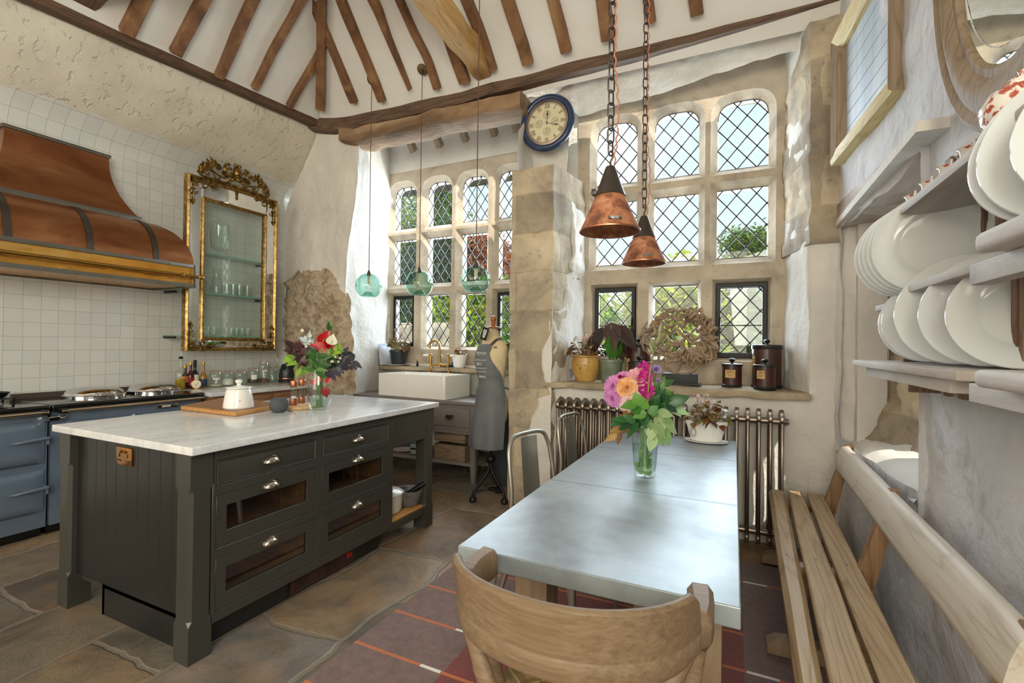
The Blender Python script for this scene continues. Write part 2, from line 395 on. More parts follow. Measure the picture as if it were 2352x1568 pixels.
# pier between alcove and great window: stone blocks, front y=3.7
YW = 4.25
def pier(u, v):
    z = 2.86*v; x0, x1 = -1.752, -1.372
    per = [V((-1.74, 4.3, 0)), V((x0, 3.7, 0)), V((x1, 3.7, 0)), V((lerp(-1.27, -1.262, v), YW+.05, 0))]
    L = [.6, .38, .55]; t = u*3; i = min(2, int(t)); p = per[i].lerp(per[i+1], t-i); p.z = z
    n = (V((-1, 0, 0)), V((0, -1, 0)), V((1, -.2, 0)))[i]
    row = int(z/.33); off = (.02*sin(row*2.1+1), .012*sin(row*4.3), .01)[i]
    return p+n*(nz(p, 5, .022)+off*.6)
b = MB().grid(pier, 48, 60)
b.prism([V((-1.735, 4.28, 2.84)), V((-1.745, 3.715, 2.84)), V((-1.378, 3.715, 2.84)), V((-1.275, 4.28, 2.84))], (0, 0, .012))
struct('wall_pier', b, M['quoin'], smooth=60)
# white plaster that laps over the pier's right flank
def lap(u, v):
    z = lerp(.0, 2.74, v); a = V((-1.372, 3.69, z)); e = V((-1.255, YW+.02, z))
    s_ = lerp(.55 if z > 2 else (.3 if z > 1.65 else 0), 1, u); p = a.lerp(e, max(0, s_+.1*fbm(V((0, 0, z*7)))*(1-u)))
    k = min(1, u*8, (1-v)*12); return p+V((1, -.35, 0))*(.028*k-.02+nz(p, 6, .02)*k)
struct('wall_pier_plaster', MB().grid(lap, 16, 60), M['plaster'], smooth=80)
# plaster over the pier's lower front
def lowfront(u, v):
    z = lerp(0, 1.66, v); l = -1.55+.05*sin(z*9)+(.14 if z > .95 else 0)+.03*fbm(V((3, 0, z*5)))
    p = V((lerp(l, -1.36, u), 3.69, z)); k = min(1, u*5, (1-v)*10); return p+V((0, -1, 0))*(.02*k-.016+nz(p, 6, .015)*k)
struct('wall_pier_front_plaster', MB().grid(lowfront, 10, 40), M['plaster'], smooth=80)
# wall under the great window
def under(u, v):
    p = V((lerp(-1.42, .72, u), 3.765, lerp(0, 1.03, v))); return p+V((0, 1, 0))*nz(p, 3, .02)
struct('wall_under_window', MB().grid(under, 40, 24), M['plaster'], smooth=80)
# clock wall and the sloping plaster from the plate down to the window head
struct('wall_outer', MB().box((.7, 3.6, 0), (.85, 4.5, 3.95)).box((-1.8, 4.0, 3.78), (.86, 4.5, 3.86)), M['plaster'])
def upper(u, v):
    x = lerp(-1.715, .7, u); head = lerp(3.44, 3.53, sstep(-1.3, .3, x)) if x > -1.36 else 2.78
    if -1.42 < x < -1.3: head = lerp(2.78, 3.46, sstep(-1.42, -1.3, x))
    z = lerp(head, 3.72, v); y = lerp(YW-.02, 3.86, sstep(3.3, 3.72, z)) if x > -1.3 else lerp(YW-.16, 3.93, sstep(2.9, 3.72, z))
    p = V((x, y, z)); return p+V((0, -1, .3))*nz(p, 3, .03)
def upper_clip():
    b = MB().grid(lambda u, v: upper(u, v), 96, 30)
    bmesh.ops.delete(b.b, geom=[f for f in b.b.faces if f.calc_center_median().x < -1.76], context='FACES'); return b
struct('wall_far_upper', upper_clip(), M['plaster'], smooth=80)
struct('wall_far_right_of_pier', MB().box((-1.75, YW+.02, 2.6), (-1.24, YW+.12, 3.7)), M['plaster'])
# quoined column at the other side of the recess and the corner it makes
def colm(u, v):
    z = lerp(2.06, 3.56, v); x0, x1, x2 = .335, .452, .64
    per = [V((x0, YW+.03, 0)), V((x1+.02*fbm(V((1, 2, z*4))), 3.73, 0)), V((x2, 3.73, 0))]
    t = u*2; i = min(1, int(t)); p = per[i].lerp(per[i+1], t-i); p.z = z
    if i == 0 and z > 3.2: p = p.lerp(V((x1, 3.73, z)), sstep(3.2, 3.6, z)*.9*(1-(t-i)))
    return p+(V((-1, -.2, 0)), V((0, -1, 0)))[i]*(nz(p, 5, .018)+.008*sin(int(z/.36)*3.))
struct('wall_column', MB().grid(colm, 36, 50), M['quoin'], smooth=60)
def colp(u, v):
    z = lerp(0, 3.8, v); per = [V((.34, YW+.03, 0)), V((.462, 3.755, 0)), V((.66, 3.755, 0))]
    if z < 1.03: per[0] = V((.455, 3.78, 0))
    t = u*2; i = min(1, int(t)); p = per[i].lerp(per[i+1], t-i); p.z = z
    return p+(V((-1, -.2, 0)), V((0, -1, 0)))[i]*nz(p, 3, .02)
struct('wall_far_right', MB().grid(colp, 30, 50), M['plaster'], smooth=80)
# ------------------------------------------------------------------ leaded windows
def offs(loop, d):
    """inward offset of a convex xz loop"""
    n = len(loop); out = []
    c = (sum(p[0] for p in loop)/n, sum(p[1] for p in loop)/n)
    for i in range(n):
        a, b_, e = loop[i-1], loop[i], loop[(i+1) % n]
        def nrm(p, q):
            dx, dz = q[0]-p[0], q[1]-p[1]; L = sqrt(dx*dx+dz*dz) or 1; nx, nz_ = -dz/L, dx/L
            if nx*(c[0]-p[0])+nz_*(c[1]-p[1]) < 0: nx, nz_ = -nx, -nz_
            return nx, nz_
        n1, n2 = nrm(a, b_), nrm(b_, e); k = 1+n1[0]*n2[0]+n1[1]*n2[1]
        out.append((b_[0]+(n1[0]+n2[0])/k*d, b_[1]+(n1[1]+n2[1])/k*d))
    return out
def light_loop(x0, x1, z0, z1, rise=0):
    if not rise: return [(x0, z0), (x1, z0), (x1, z1), (x0, z1)]
    w = x1-x0; zs = z1-rise; pts = [(x0, z0), (x1, z0)]
    for i in range(13):
        a = pi*i/12; c_, s_ = cos(a), sin(a)
        pts.append(((x0+x1)/2+w/2*math.copysign(abs(c_)**.62, c_), zs+rise*abs(s_)**.8))
    return pts
def clip_seg(p, q, loop):
    t0, t1 = 0., 1.; n = len(loop); c = (sum(a[0] for a in loop)/n, sum(a[1] for a in loop)/n)
    for i in range(n):
        a, b_ = loop[i], loop[(i+1) % n]; nx, nz_ = -(b_[1]-a[1]), b_[0]-a[0]
        if nx*(c[0]-a[0])+nz_*(c[1]-a[1]) < 0: nx, nz_ = -nx, -nz_
        d0 = nx*(p[0]-a[0])+nz_*(p[1]-a[1]); d1 = nx*(q[0]-a[0])+nz_*(q[1]-a[1])
        if d0 < 0 and d1 < 0: return None
        if d0 < 0: t0 = max(t0, d0/(d0-d1))
        elif d1 < 0: t1 = min(t1, d0/(d0-d1))
    if t1-t0 < .01: return None
    return (p[0]+(q[0]-p[0])*t0, p[1]+(q[1]-p[1])*t0), (p[0]+(q[0]-p[0])*t1, p[1]+(q[1]-p[1])*t1)
def lattice(loop, y, dx, dz, w=.009, ph=(0, 0)):
    b = MB(); x0 = min(p[0] for p in loop); x1 = max(p[0] for p in loop); z0 = min(p[1] for p in loop); z1 = max(p[1] for p in loop)
    s = dz/dx
    for sg in (1, -1):
        k = -40
        while k < 40:
            zc = z0+ph[1]+k*dz*2; zc2 = zc+s*sg*0
            p = (x0-1, zc+sg*s*(-1-ph[0])); q = (x1+1, zc+sg*s*(x1+1-x0-ph[0])); r = clip_seg(p, q, loop); k += 1
            if r: b.bar((r[0][0], y, r[0][1]), (r[1][0], y, r[1][1]), .008, w, (0, 0, 1) if True else None)
    n = len(loop)
    for i in range(n): a, c = loop[i], loop[(i+1) % n]; b.bar((a[0], y, a[1]), (c[0], y, c[1]), .012, w*1.3)
    return b
def window(idx, outer, lights, yf, depth, ch, dx, dz, mat):
    """lights: (loop, 'fixed'|'iron', chamfer)"""
    w = thing('window_%d' % idx, None, None, kind='structure')
    f = MB(); big = [offs(l[0], -l[2]) for l in lights]
    O = [V((x, yf, z)) for x, z in outer]; H = [[V((x, yf, z)) for x, z in l] for l in big]
    flat = O+[p for h in H for p in h]; tr = geometry.tessellate_polygon([O]+H); A = [f.b.verts.new(p) for p in flat]
    for t in tr:
        try: f.b.faces.new([A[i] for i in t])
        except ValueError: pass
    o = len(O)
    for (loop, k, c_), h in zip(lights, H):
        n = len(h); prev = A[o:o+n]; o += n; yc = yf+depth*.45
        rings = []
        if c_ > .03:   # moulded edge: fillet, hollow
            mid = offs(loop, -c_*.35); rings += [[V((x, yf+depth*.12, z)) for x, z in offs(loop, -c_*.8)], [V((x, yf+depth*.3, z)) for x, z in mid]]
        rings += [[V((x, yc, z)) for x, z in loop], [V((x, yf+depth, z)) for x, z in loop]]
        for r in rings:
            cur = [f.b.verts.new(p) for p in r]
            for i in range(n): f.b.faces.new((prev[i], prev[(i+1) % n], cur[(i+1) % n], cur[i]))
            prev = cur
    n = len(O); B = [f.b.verts.new(p+V((0, depth, 0))) for p in O]
    for i in range(n): f.b.faces.new((A[i], A[(i+1) % n], B[(i+1) % n], B[i]))
    f.build('stone_frame', mat, w, smooth=30)
    for loop, k, c_ in lights:
        yg = yf+depth*.5; lp = loop
        if k == 'iron':
            inn = offs(loop, .034); c = MB().prism([(x, yg-.03, z) for x, z in loop], (0, .03, 0), [[(x, yg-.03, z) for x, z in inn]])
            xa = min(p[0] for p in inn); xb = max(p[0] for p in inn); zm = (inn[0][1]+inn[2][1])/2-.04
            c.bar((xa, yg-.02, zm), (xb, yg-.02, zm), .006, .006)
            cf = c.build('casement_frame', M['iron'], w, bevel=.003, seg=1)
            h = MB(); xs = xa-.006 if idx == 1 and loop[0][0] > -.3 else xb+.006
            h.tube([(xs, yg-.035, zm), (xs, yg-.05, zm+.02), (xs+.004, yg-.055, zm+.07)], .006).tube([(xs, yg-.03, zm-.03), (xs, yg-.04, zm-.03)], .012)
            h.build('latch', M['iron'], cf); lp = inn
        lattice(lp, yg, dx, dz).build('lead_lattice', M['lead'], w, smooth=False)
        MB().prism([(x, yg+.004, z) for x, z in lp], (0, .004, 0)).build('glass_pane', M['pane'], w, smooth=False)
    return w
R1 = [(2.83, 3.392, .14), (2.095, 2.667, 0), (1.277, 1.888, 0)]
L1 = []
for ci, (x0, x1) in enumerate(((-1.165, -.80), (-.647, -.282), (-.137, .238))):
    for ri, (z0, z1, rs) in enumerate(R1):
        L1.append((light_loop(x0, x1, z0, z1, rs), 'iron' if ri == 2 and ci != 1 else 'fixed', .052 if ri < 2 else .03))
window(1, [(-1.33, 1.0), (.36, 1.0), (.36, 3.72), (-1.33, 3.66)], L1, YW, .16, .05, .0735, .0735*1.18, M['stone'])
L2 = []
for ci, (x0, x1) in enumerate(((-3.87, -3.545), (-3.37, -3.038), (-2.885, -2.56), (-2.41, -2.08))):
    for ri, (z0, z1, rs) in enumerate(((2.78, 3.30, .13), (2.09, 2.64, 0), (1.33, 1.945, 0))):
        L2.append((light_loop(x0, x1, z0, z1, rs), 'iron' if ri == 2 and ci in (0, 3) else 'fixed', .055 if ri < 2 else .035))
window(2, [(-4.0, 1.1), (-1.75, 1.1), (-1.75, 3.52), (-4.0, 3.52)], L2, YA, .18, .05, .0575, .0575*1.45, M['stone'])
# stone sills
def sill(name, x0, x1, y0, y1, z, th, mat):
    b = MB().box((x0, y0, z-th), (x1, y1, z))
    bmesh.ops.subdivide_edges(b.b, edges=[e for e in b.b.edges if abs((e.verts[0].co-e.verts[1].co).x) > .5], cuts=40)
    return struct(name, b, mat, bevel=.01, jit=.012, jsc=9)
sill('windowsill_great', -1.44, .468, 3.68, 4.3, 1.057, .045, M['sillstone'])
sill('windowsill_alcove', -4.0, -1.75, 4.5, 4.75, 1.093, .045, M['sillstone'])
# ------------------------------------------------------------------ roof planes
K = .9
hp = V((-3.906, 3.589, 3.8)); hd = V((1.088, -1, K)); nF = V((1, 0, 0)).cross(V((0, -1, K))).normalized()
nL = V((.134, 1, 0)).cross(hd).normalized()
def hip(t): return hp+hd*t
b = MB(); T = 3.0
def quad(b, *p): b.b.faces.new([b.b.verts.new(v) for v in p])
foot = hip(-.25); top = hip(T)
quad(b, foot, V((1.6, foot.y, foot.z)), V((1.6, top.y, top.z)), top)
struct('ceiling_far', b, M['plaster_smooth'], smooth=False)
b = MB(); ld = V((.134, 1, 0)); q = foot-ld*11.6
f2 = hip(-.13); q = f2-ld*11.6; quad(b, q, f2, top, top-ld*8.6)
struct('ceiling_left', b, M['plaster_smooth'], smooth=False)
# ------------------------------------------------------------------ right wall with the deep window niche
def wx(y): return .62+.048*(3.75-y)
NY0, NY1, NZ0, NZ1 = 2.42, 3.68, .79, 2.14
def wr(y, z): return V((wx(y)+nz((0, y, z), 1.8, .03)+nz((5, y, z), 6, .007), y, z))
b = MB(); ys = [-7.6+i*.12 for i in range(83)]+[NY0+(3.8-NY0)*i/24 for i in range(25)]; zs = [i*.0795 for i in range(11)]+[.79+(2.14-.79)*i/20 for i in range(21)]+[2.14+i*.1 for i in range(25)]
ys = sorted(set(round(y, 3) for y in ys if y < NY0-.06 or y >= NY0)); zs = sorted(set(round(z, 3) for z in zs)); vt = {}
def vv(i, j):
    if (i, j) not in vt: vt[i, j] = b.b.verts.new(wr(ys[i], zs[j]))
    return vt[i, j]
for i in range(len(ys)-1):
    for j in range(len(zs)-1):
        yc, zc = (ys[i]+ys[i+1])/2, (zs[j]+zs[j+1])/2
        if NY0 < yc < NY1+.02 and NZ0 < zc < NZ1: continue
        b.b.faces.new((vv(i, j), vv(i+1, j), vv(i+1, j+1), vv(i, j+1)))
struct('wall_right', b, M['plaster_rough'], smooth=80)
XN = .98
struct('wall_niche_far', MB().grid(lambda u, v: V((lerp(.6, .86, u), lerp(3.72, 3.62, u**.6), lerp(.7, 2.16, v)))+V((0, -1, 0))*(nz((u, 0, v*2), 3, .03)-.05*(1-u)**6), 16, 30), M['plaster'], smooth=80)
struct('wall_niche_near', MB().grid(lambda u, v: V((lerp(.66, XN+.1, u), lerp(NY0-.02, NY0+.06, u), lerp(.7, 2.16, v)))+V((0, 1, 0))*(nz((u, 0, v*2), 3, .02)-.03*(1-u)**4), 12, 30), M['plaster_rough'], smooth=80)
def nback(u, v):
    y = lerp(3.66, 2.98, u); z = lerp(.78, 2.14, v); x = .84+.13*u+.035*sin(u*13)*(1 if z > 1.1 else .3)-(.10*(1-sstep(.78, 1.12, z)))
    return V((x, y, z))+V((-1, 0, 0))*nz((0, y, z), 7, .045)
struct('wall_niche_stone', MB().grid(nback, 30, 46), M['quoin'], smooth=70)
struct('wall_niche_sill', MB().grid(lambda u, v: V((lerp(.665, .92, u), lerp(2.44, 3.7, v), lerp(.79, .86, u)+nz((u, v*2, 0), 3, .012)-.05*(1-u)**5)), 12, 26), plaster('whitewashed sill plaster', '#d3cfc8', '#e0dcd5', .25), smooth=80)
b = MB().box((.95, 2.3, .7), (1.05, 2.98, .9)).box((.95, 2.3, 1.95), (1.05, 2.98, 2.2)).box((.95, 2.6, .9), (1.05, 2.66, 1.95))
struct('window_3', b, M['quoin'])
struct('wall_niche_top', MB().box((.6, 2.2, 2.16), (1.05, 3.75, 2.2)), M['plaster'])
# rest of the shell, seen by no one in the frame: closes the room
struct('wall_back', MB().box((-6.2, -7.7, 0), (1.8, -7.6, 6.6)), M['plaster'])
struct('wall_left_gable', MB().grid(lambda u, v: V((-6.1, lerp(-7.6, 3.8-.9*max(0, v*3-.5), u), lerp(3.6, 6.6, v))), 8, 8), M['plaster'])
struct('ceiling_ridge', MB().box((-6.3, -7.7, 6.5), (1.8, .65, 6.6)), M['plaster_smooth'])
struct('wall_right_upper', MB().prism([V((.72, -7.7, 4.3)), V((.72, -7.7, 6.6)), V((.72, .5, 6.6)), V((.72, 3.0, 4.3))], (.15, 0, 0)), M['plaster'])
# ------------------------------------------------------------------ roof timbers
def hewn(name, path, w, h, mat, label=None, cat='beam', group=None, up=(0, 0, 1), jit=.02, taper=None, kind=None, seg=7, bev=.012):
    """a hewn timber along a path (world points), drawn as one tapering four-sided loft"""
    P_ = spline(path, seg) if len(path) > 2 else [V(path[0]).lerp(V(path[1]), i/14) for i in range(15)]
    rings = []; u0 = V(up)
    for i, p in enumerate(P_):
        d = (P_[min(i+1, len(P_)-1)]-P_[max(i-1, 0)]).normalized(); x = d.cross(u0).normalized(); u_ = x.cross(d)
        k = 1 if taper is None else lerp(taper[0], taper[1], i/(len(P_)-1))
        n = noise.noise_vector(p*3.1)*jit; ww = w*k*(1+.15*noise.noise(p*2.3)); c = .2
        r = [(-1, -1+c), (-1+c, -1), (1-c, -1), (1, -1+c), (1, 1-c), (1-c, 1), (-1+c, 1), (-1, 1-c)]
        rings.append([p+x*(a*ww/2)+u_*(e*h/2)+n+noise.noise_vector(p*9+V((a, e, 0)))*jit*.25 for a, e in r])
    o = MB().loft(rings).build(name, mat, smooth=30)
    if kind: o['kind'] = kind
    return tag(o, label, cat if label else None, group)
# wall plates and ties
hewn('wall_plate', [(-4.12, 3.70, 3.72), (-3.7, 3.76, 3.655), (-2.6, 3.78, 3.66), (-1.5, 3.78, 3.685), (-.5, 3.78, 3.70), (.9, 3.78, 3.76)], .12, .17, M['oak_dark'], 'long dark oak wall plate above the great window and the sink alcove', 'beam', jit=.012)
hewn('wall_plate', [(plate_x(-1.2)+.02, -1.2, 3.68), (plate_x(1.4)+.02, 1.4, 3.69), (plate_x(2.4)+.02, 2.4, 3.70), (-4.05, 3.74, 3.70)], .1, .1, M['oak_beam_y'], 'thin dark oak wall plate running above the white tiled wall', 'beam', jit=.008)
hewn('lintel_beam', [(-3.74, 3.86, 3.52), (-3.2, 3.86, 3.50), (-2.5, 3.86, 3.51), (-1.70, 3.86, 3.50)], .3, .15, M['oak_rough'], 'rough pale hewn lintel timber across the top of the sink alcove', 'beam', jit=.045, seg=10)
hewn('tie_beam', [(-2.0, 3.78, 3.82), (-2.0, 3.2, 3.84), (-2.02, 2.5, 3.88), (-2.0, 1.6, 3.9)], .17, .2, M['oak_gold'], 'thick golden oak tie beam with a long split along its side', 'beam', jit=.05, taper=(.9, 1.15))
hewn('tie_beam', [(-4.42, 1.72, 3.83), (-3.4, 1.68, 3.9), (-2.0, 1.6, 3.95), (.6, 1.6, 3.95)], .24, .2, M['oak_dark'], 'dark rough tie beam end resting on the plate above the copper hood', 'beam', jit=.04)
hewn('hip_rafter', [hip(.03)-V((0, 0, .05)), hip(2.2)-V((0, 0, .05))], .085, .12, M['oak_rafter'], 'upright-looking hip rafter where two ceiling slopes meet', 'rafter', jit=.006)
fF = lambda x, y: onp(x, y, hp-nF*.025*(1 if nF.z > 0 else -1), nF)
fL = lambda x, y: onp(x, y, hp-nL*.025*(1 if nL.z > 0 else -1), nL)
def rafter(f, n, pts, w, lab, taper=None, h=.07):
    pp = [f(*p) for p in pts]; d = (pp[-1]-pp[0]).normalized(); pp.append(pp[-1]+d*.7)
    if n.z < 0: n = -n
    hewn('rafter', pp, w, h, M['oak_rafter'], lab, 'rafter', 'oak rafters of the roof', up=n, jit=.012, taper=taper, seg=5)
rafter(fL, nL, [(290, 73), (328, 0)], .1, 'wide cracked rafter over the copper hood, next to the dark tie beam end')
rafter(fL, nL, [(404, 121), (466, 0)], .085, 'second rafter along from the dark tie beam end above the tiled wall')
rafter(fL, nL, [(502, 176), (583, 0)], .078, 'straight rafter with a knot hole above the tiled wall')
rafter(fL, nL, [(583, 203), (640, 95), (690, 0)], .058, 'thin wavy rafter above the gilded mirror cabinet')
rafter(fL, nL, [(664, 244), (724, 138)], .055, 'short jack rafter joining the hip rafter on the tiled wall slope')
rafter(fF, nF, [(813, 234), (752, 85)], .075, 'short jack rafter joining the hip rafter on the window wall slope')
rafter(fF, nF, [(878, 232), (830, 110), (785, 0)], .08, 'crooked rafter beside the first ceiling rose of the glass pendants')
rafter(fF, nF, [(942, 206), (893, 88), (858, 0)], .1, 'rafter tapering to a sharp point at its foot', (.15, 1.1))
rafter(fF, nF, [(1005, 202), (980, 135), (950, 72)], .06, 'thin bent rafter beside the second ceiling rose, half behind the golden beam')
rafter(fF, nF, [(1070, 190), (1000, 0)], .1, 'broad rafter crossing behind the golden tie beam')
rafter(fF, nF, [(1133, 160), (1098, 62), (1072, 0)], .085, 'split rafter with dark rot, beside the copper spotlight')
rafter(fF, nF, [(1213, 146), (1166, 0)], .088, 'smooth rafter above the round clock, between split rafter and chain lamps')
rafter(fF, nF, [(1302, 120), (1272, 0)], .085, 'first rafter along from the clock towards the lamp chains')
rafter(fF, nF, [(1398, 92), (1384, 0)], .1, 'rafter directly behind the longer lamp chain')
rafter(fF, nF, [(1497, 50), (1490, 0)], .065, 'narrow rafter foot beside the second lamp chain')
rafter(fF, nF, [(1600, 33), (1597, 0)], .09, 'short visible rafter foot above the tallest window light')
for i, (px, py, lab) in enumerate(((951, 348, 'grey rafter at the tiled side of the alcove ceiling'), (1012, 337, 'second grey rafter of the alcove ceiling, above the middle glass globe cord'), (1072, 324, 'middle grey rafter of the alcove ceiling'), (1137, 311, 'fourth grey rafter of the alcove ceiling'), (1187, 300, 'rafter of the alcove ceiling half hidden by the clock wall'))):
    a = ony(px, py, 4.62); hewn('rafter', [a, a+V((0, -.75, .70))], .07, .09, wood('weathered grey oak %d' % i, '#6f6050', '#93816b', '#b3a28b', 1, 6, .8) if i == 0 else bpy.data.materials['weathered grey oak 0'], lab, 'rafter', 'oak rafters of the alcove ceiling', jit=.008)
# lintel over the niche
b = MB(); rings = []
for i in range(17):
    t = i/16; y = lerp(3.76, 2.36, t); dz = lerp(.12, .09, t)+.03*sin(t*9); zt = 2.31-.06*t; zb = zt-.15-.03*noise.noise(V((t*5, 0, 0)))
    if t > .85: zb += (t-.85)*.5
    rings.append([V((.98, y, zb+.02)), V((wx(y)-.012, y, zb)), V((wx(y)-.015, y, zt)), V((.98, y, zt))])
b.loft(rings); o = b.build('niche_lintel', mottled('chalky washed oak', [(.3, '#8d7865'), (.48, '#b7aaa0'), (.62, '#cdc6c0'), (.8, '#a58f76')], 5, .8, .6, 26, .012, 6, 0, .6, (1, .25, 1)), smooth=30, jit=.012, jsc=7)
tag(o, 'chalky hewn oak lintel over the window niche beside the plate rack', 'lintel')
# ------------------------------------------------------------------ range cookers
M['enamel'] = plain('blue grey enamel', '#5f6c7d', .15, 0, .04, 3)
M['black_gloss'] = plain('black enamel', '#111214', .12, 0, .1)
M['steel'] = plain('polished steel', '#c9cacd', .1, 1, .03)
M['rubberblack'] = plain('matt black', '#151515', .55)
FX = -4.28
def cooker(name, label, y0, y1, doors):
    t = thing(name, label, 'cooker', ((FX+XL)/2, (y0+y1)/2, 0))
    def bd(b, n, m, **k): return b.build(n, m, t, world=True, **k)
    bd(MB().box((XL+.02, y0+.006, .07), (FX, y1-.006, .86)), 'body', M['enamel'], bevel=.006)
    bd(MB().box((XL+.04, y0+.01, 0), (FX-.06, y1-.01, .075)), 'plinth', M['black_gloss'])
    b = MB().box((XL+.02, y0, .855), (FX+.03, y1, .905)); bd(b, 'hob_top', M['black_gloss'], bevel=.014, seg=3)
    b = MB().tube([(FX+.075, y0+.03, .862), (FX+.075, y1-.03, .862)], .013, 14); r = bd(b, 'towel_rail', plain('warm polished rail', '#d2c4ac', .15, 1, .04))
    for yy in (y0+.05, y1-.05):
        b = MB().box((FX-.01, yy-.018, .845), (FX+.085, yy+.018, .88)); b.build('rail_bracket', M['black_gloss'], r, world=True) if False else bd(b, 'rail_bracket', M['black_gloss'], bevel=.006)
    for (a, c, z0, z1, hside) in doors:
        b = MB(); n = 14
        def fn(u, v, a=a, c=c, z0=z0, z1=z1):
            e = min(u, 1-u, .18)/.18; f_ = min(v, 1-v, .22)/.22; k = sin(min(1, e)*pi/2)*sin(min(1, f_)*pi/2)
            return V((FX+.012+.03*k**.6, lerp(a, c, u), lerp(z0, z1, v)))
        b.grid(fn, 20, 16, thick=(-.02, 0, 0)); d = bd(b, 'door', M['enamel'], smooth=50)
        yh = c-.012 if hside > 0 else a+.012
        for zz in (z1-.16*(z1-z0)-.07, ):
            h = MB().tube([(FX+.075, yh+hside*.012, zz), (FX+.078, yh-hside*.06, zz-.002), (FX+.06, yh-hside*.14, zz-.012), (FX+.045, yh-hside*.17, zz-.016)], [.011, .012, .008, .003], 10).tube([(FX, yh+hside*.012, zz), (FX+.076, yh+hside*.012, zz)], .009, 8).tube([(FX+.06, yh+hside*.012, zz-.005), (FX+.06, yh+hside*.012, zz-.045)], .008, 8)
            ho = h.build('door_handle', M['enamel'], d, world=True)
    return t
c2 = cooker('range_cooker', 'long blue grey enamel range cooker with two chrome domed lids', 1.63, 2.67, [(1.72, 2.14, .13, .46, -1), (1.72, 2.14, .50, .78, -1), (2.2, 2.62, .13, .46, 1), (2.2, 2.62, .50, .78, 1)])
c1 = cooker('range_cooker', 'shorter blue grey enamel cooker module with a gas hob on top', .95, 1.625, [(1.02, 1.60, .185, .47, 1), (1.02, 1.60, .515, .805, 1)])
def bdw(b, n, m, t, **k): return b.build(n, m, t, world=True, **k)
# hinges on the long cooker, splash rail, gauge, catch
for zz in (.40, .23):
    bdw(MB().box((FX, 1.69, zz-.012), (FX+.04, 1.735, zz+.004)).tube([(FX+.03, 1.70, zz-.03), (FX+.03, 1.70, zz+.012)], .011, 10), 'hinge', M['enamel'], c2, bevel=.003)
bdw(MB().box((XL+.01, 1.63, .9), (XL+.04, 2.67, .945)), 'splash_rail', plain('dark brown splash strip', '#4c4038', .5), c2)
bdw(MB().box((FX, 2.30, .80), (FX+.012, 2.46, .832)), 'gauge', M['steel'], c2, bevel=.003)
bdw(MB().box((FX+.0125, 2.335, .808), (FX+.0135, 2.40, .824)), 'gauge_dial', plain('cream dial', '#d9d2bd', .4), c2)
g = MB()
g.box((FX+.01, 1.60, .80), (FX+.07, 1.66, .83)).lathe([(.018, 0), (.02, .01), (.012, .05), (.016, .06), (0, .062)], (FX+.05, 1.63, .815), 12, (0, 1, 0)); bdw(g, 'catch', M['chrome'], c2, bevel=.003)
for i, (yc) in enumerate((2.03, 2.46)):
    cx = -4.615; r = .185
    l = MB().lathe([(r, .905), (r+.004, .915), (r, .935), (r-.012, .955), (r*.72, .978), (r*.35, .988), (0, .99)], (cx, yc, 0), 48); lid = bdw(l, 'lid', M['chrome'], c2, smooth=30)
    l = MB().lathe([(r+.012, .905), (r+.012, .925), (r, .93), (r-.01, .905)], (cx, yc, 0), 48, cap=False); l.build('lid_rim', M['steel'], lid, world=True)
    sp = MB(); pts = []
    for k in range(150):
        a = k*2*pi/10; q = k/149; pts.append((cx+r+.03+.008*cos(a), yc-.02+(q-.5)*.11, .935+.008*sin(a)))
    sp.tube(pts, .0022, 6); sp.tube([(cx+r-.01, yc-.08, .935), (cx+r+.03, yc-.08, .935), (cx+r+.03, yc+.04, .935), (cx+r-.01, yc+.04, .935)], .004, 8); sp.build('coil_handle', M['chrome'], lid, world=True)
    h = MB().box((cx-r-.06, yc-.05, .91), (cx-r+.02, yc+.05, .95)); h.build('lid_hinge', M['steel'], lid, world=True, bevel=.012)
# gas hob on the module
h = MB()
for yy in (1.2, 1.44):
    for k in range(4):
        a = k*pi/2+pi/4; h.bar((-4.6+.03*cos(a), yy+.03*sin(a), .945), (-4.6+.12*cos(a), yy+.12*sin(a), .945), .012, .014); h.bar((-4.6+.12*cos(a), yy+.12*sin(a), .905), (-4.6+.12*cos(a), yy+.12*sin(a), .95), .012, .012, (1, 0, 0))
bdw(h, 'pan_support', M['iron'], c1)
for yy in (1.2, 1.44): bdw(MB().lathe([(.06, .905), (.06, .915), (.045, .918), (.04, .93), (0, .932)], (-4.6, yy, 0), 24), 'burner', M['steel'], c1)
kt = thing('skillet', 'dark low pan on the gas hob beside the hood edge', 'pan', (-4.62, 1.42, .952))
MB().lathe([(0, 0), (.09, 0), (.115, .035), (.118, .035), (.094, -.004+.006), (0, .006)], (0, 0, 0), 28).build('pan_body', M['iron'], kt)
MB().tube([(.0, -.11, .03), (.02, -.2, .05), (.02, -.28, .055)], [.01, .012, .01], 8).build('handle', M['iron'], kt)
# ------------------------------------------------------------------ copper hood
def copper(name, c1, c2, c3, r=.26):
    t = NT(name); n = t.noise(2.6, 5, .6, .8, t.map((1, .5, 1.6))); f = t.noise(9, 3, .5)
    c = t.ramp(n, [(.3, srgb(c1)), (.52, srgb(c2)), (.72, srgb(c3))])
    d = t.ramp(t.noise(5, 1, .3), [(.0, 0.), (.32, .0), (.5, 1.)])
    return t.done(c, t.ramp(n, [(.3, r), (.7, r+.14)]), 1., t.bump(t.math('ADD', t.math('MULTIPLY', f, .3), t.math('MULTIPLY', d, .35)), .22, .04))
M['copper'] = copper('aged copper sheet', '#8a5a3d', '#a8724d', '#bf9068')
M['brass_sheet'] = copper('bright hammered brass sheet', '#c4893a', '#d9a04a', '#e6bf78', .2)
M['pewter'] = plain('pewter strapping', '#77746c', .35, .9, .12, 5)
ht = thing('cooker_hood', 'copper cooker hood with pewter straps and brass rail over the range', 'hood', (-4.7, 1.85, 1.83))
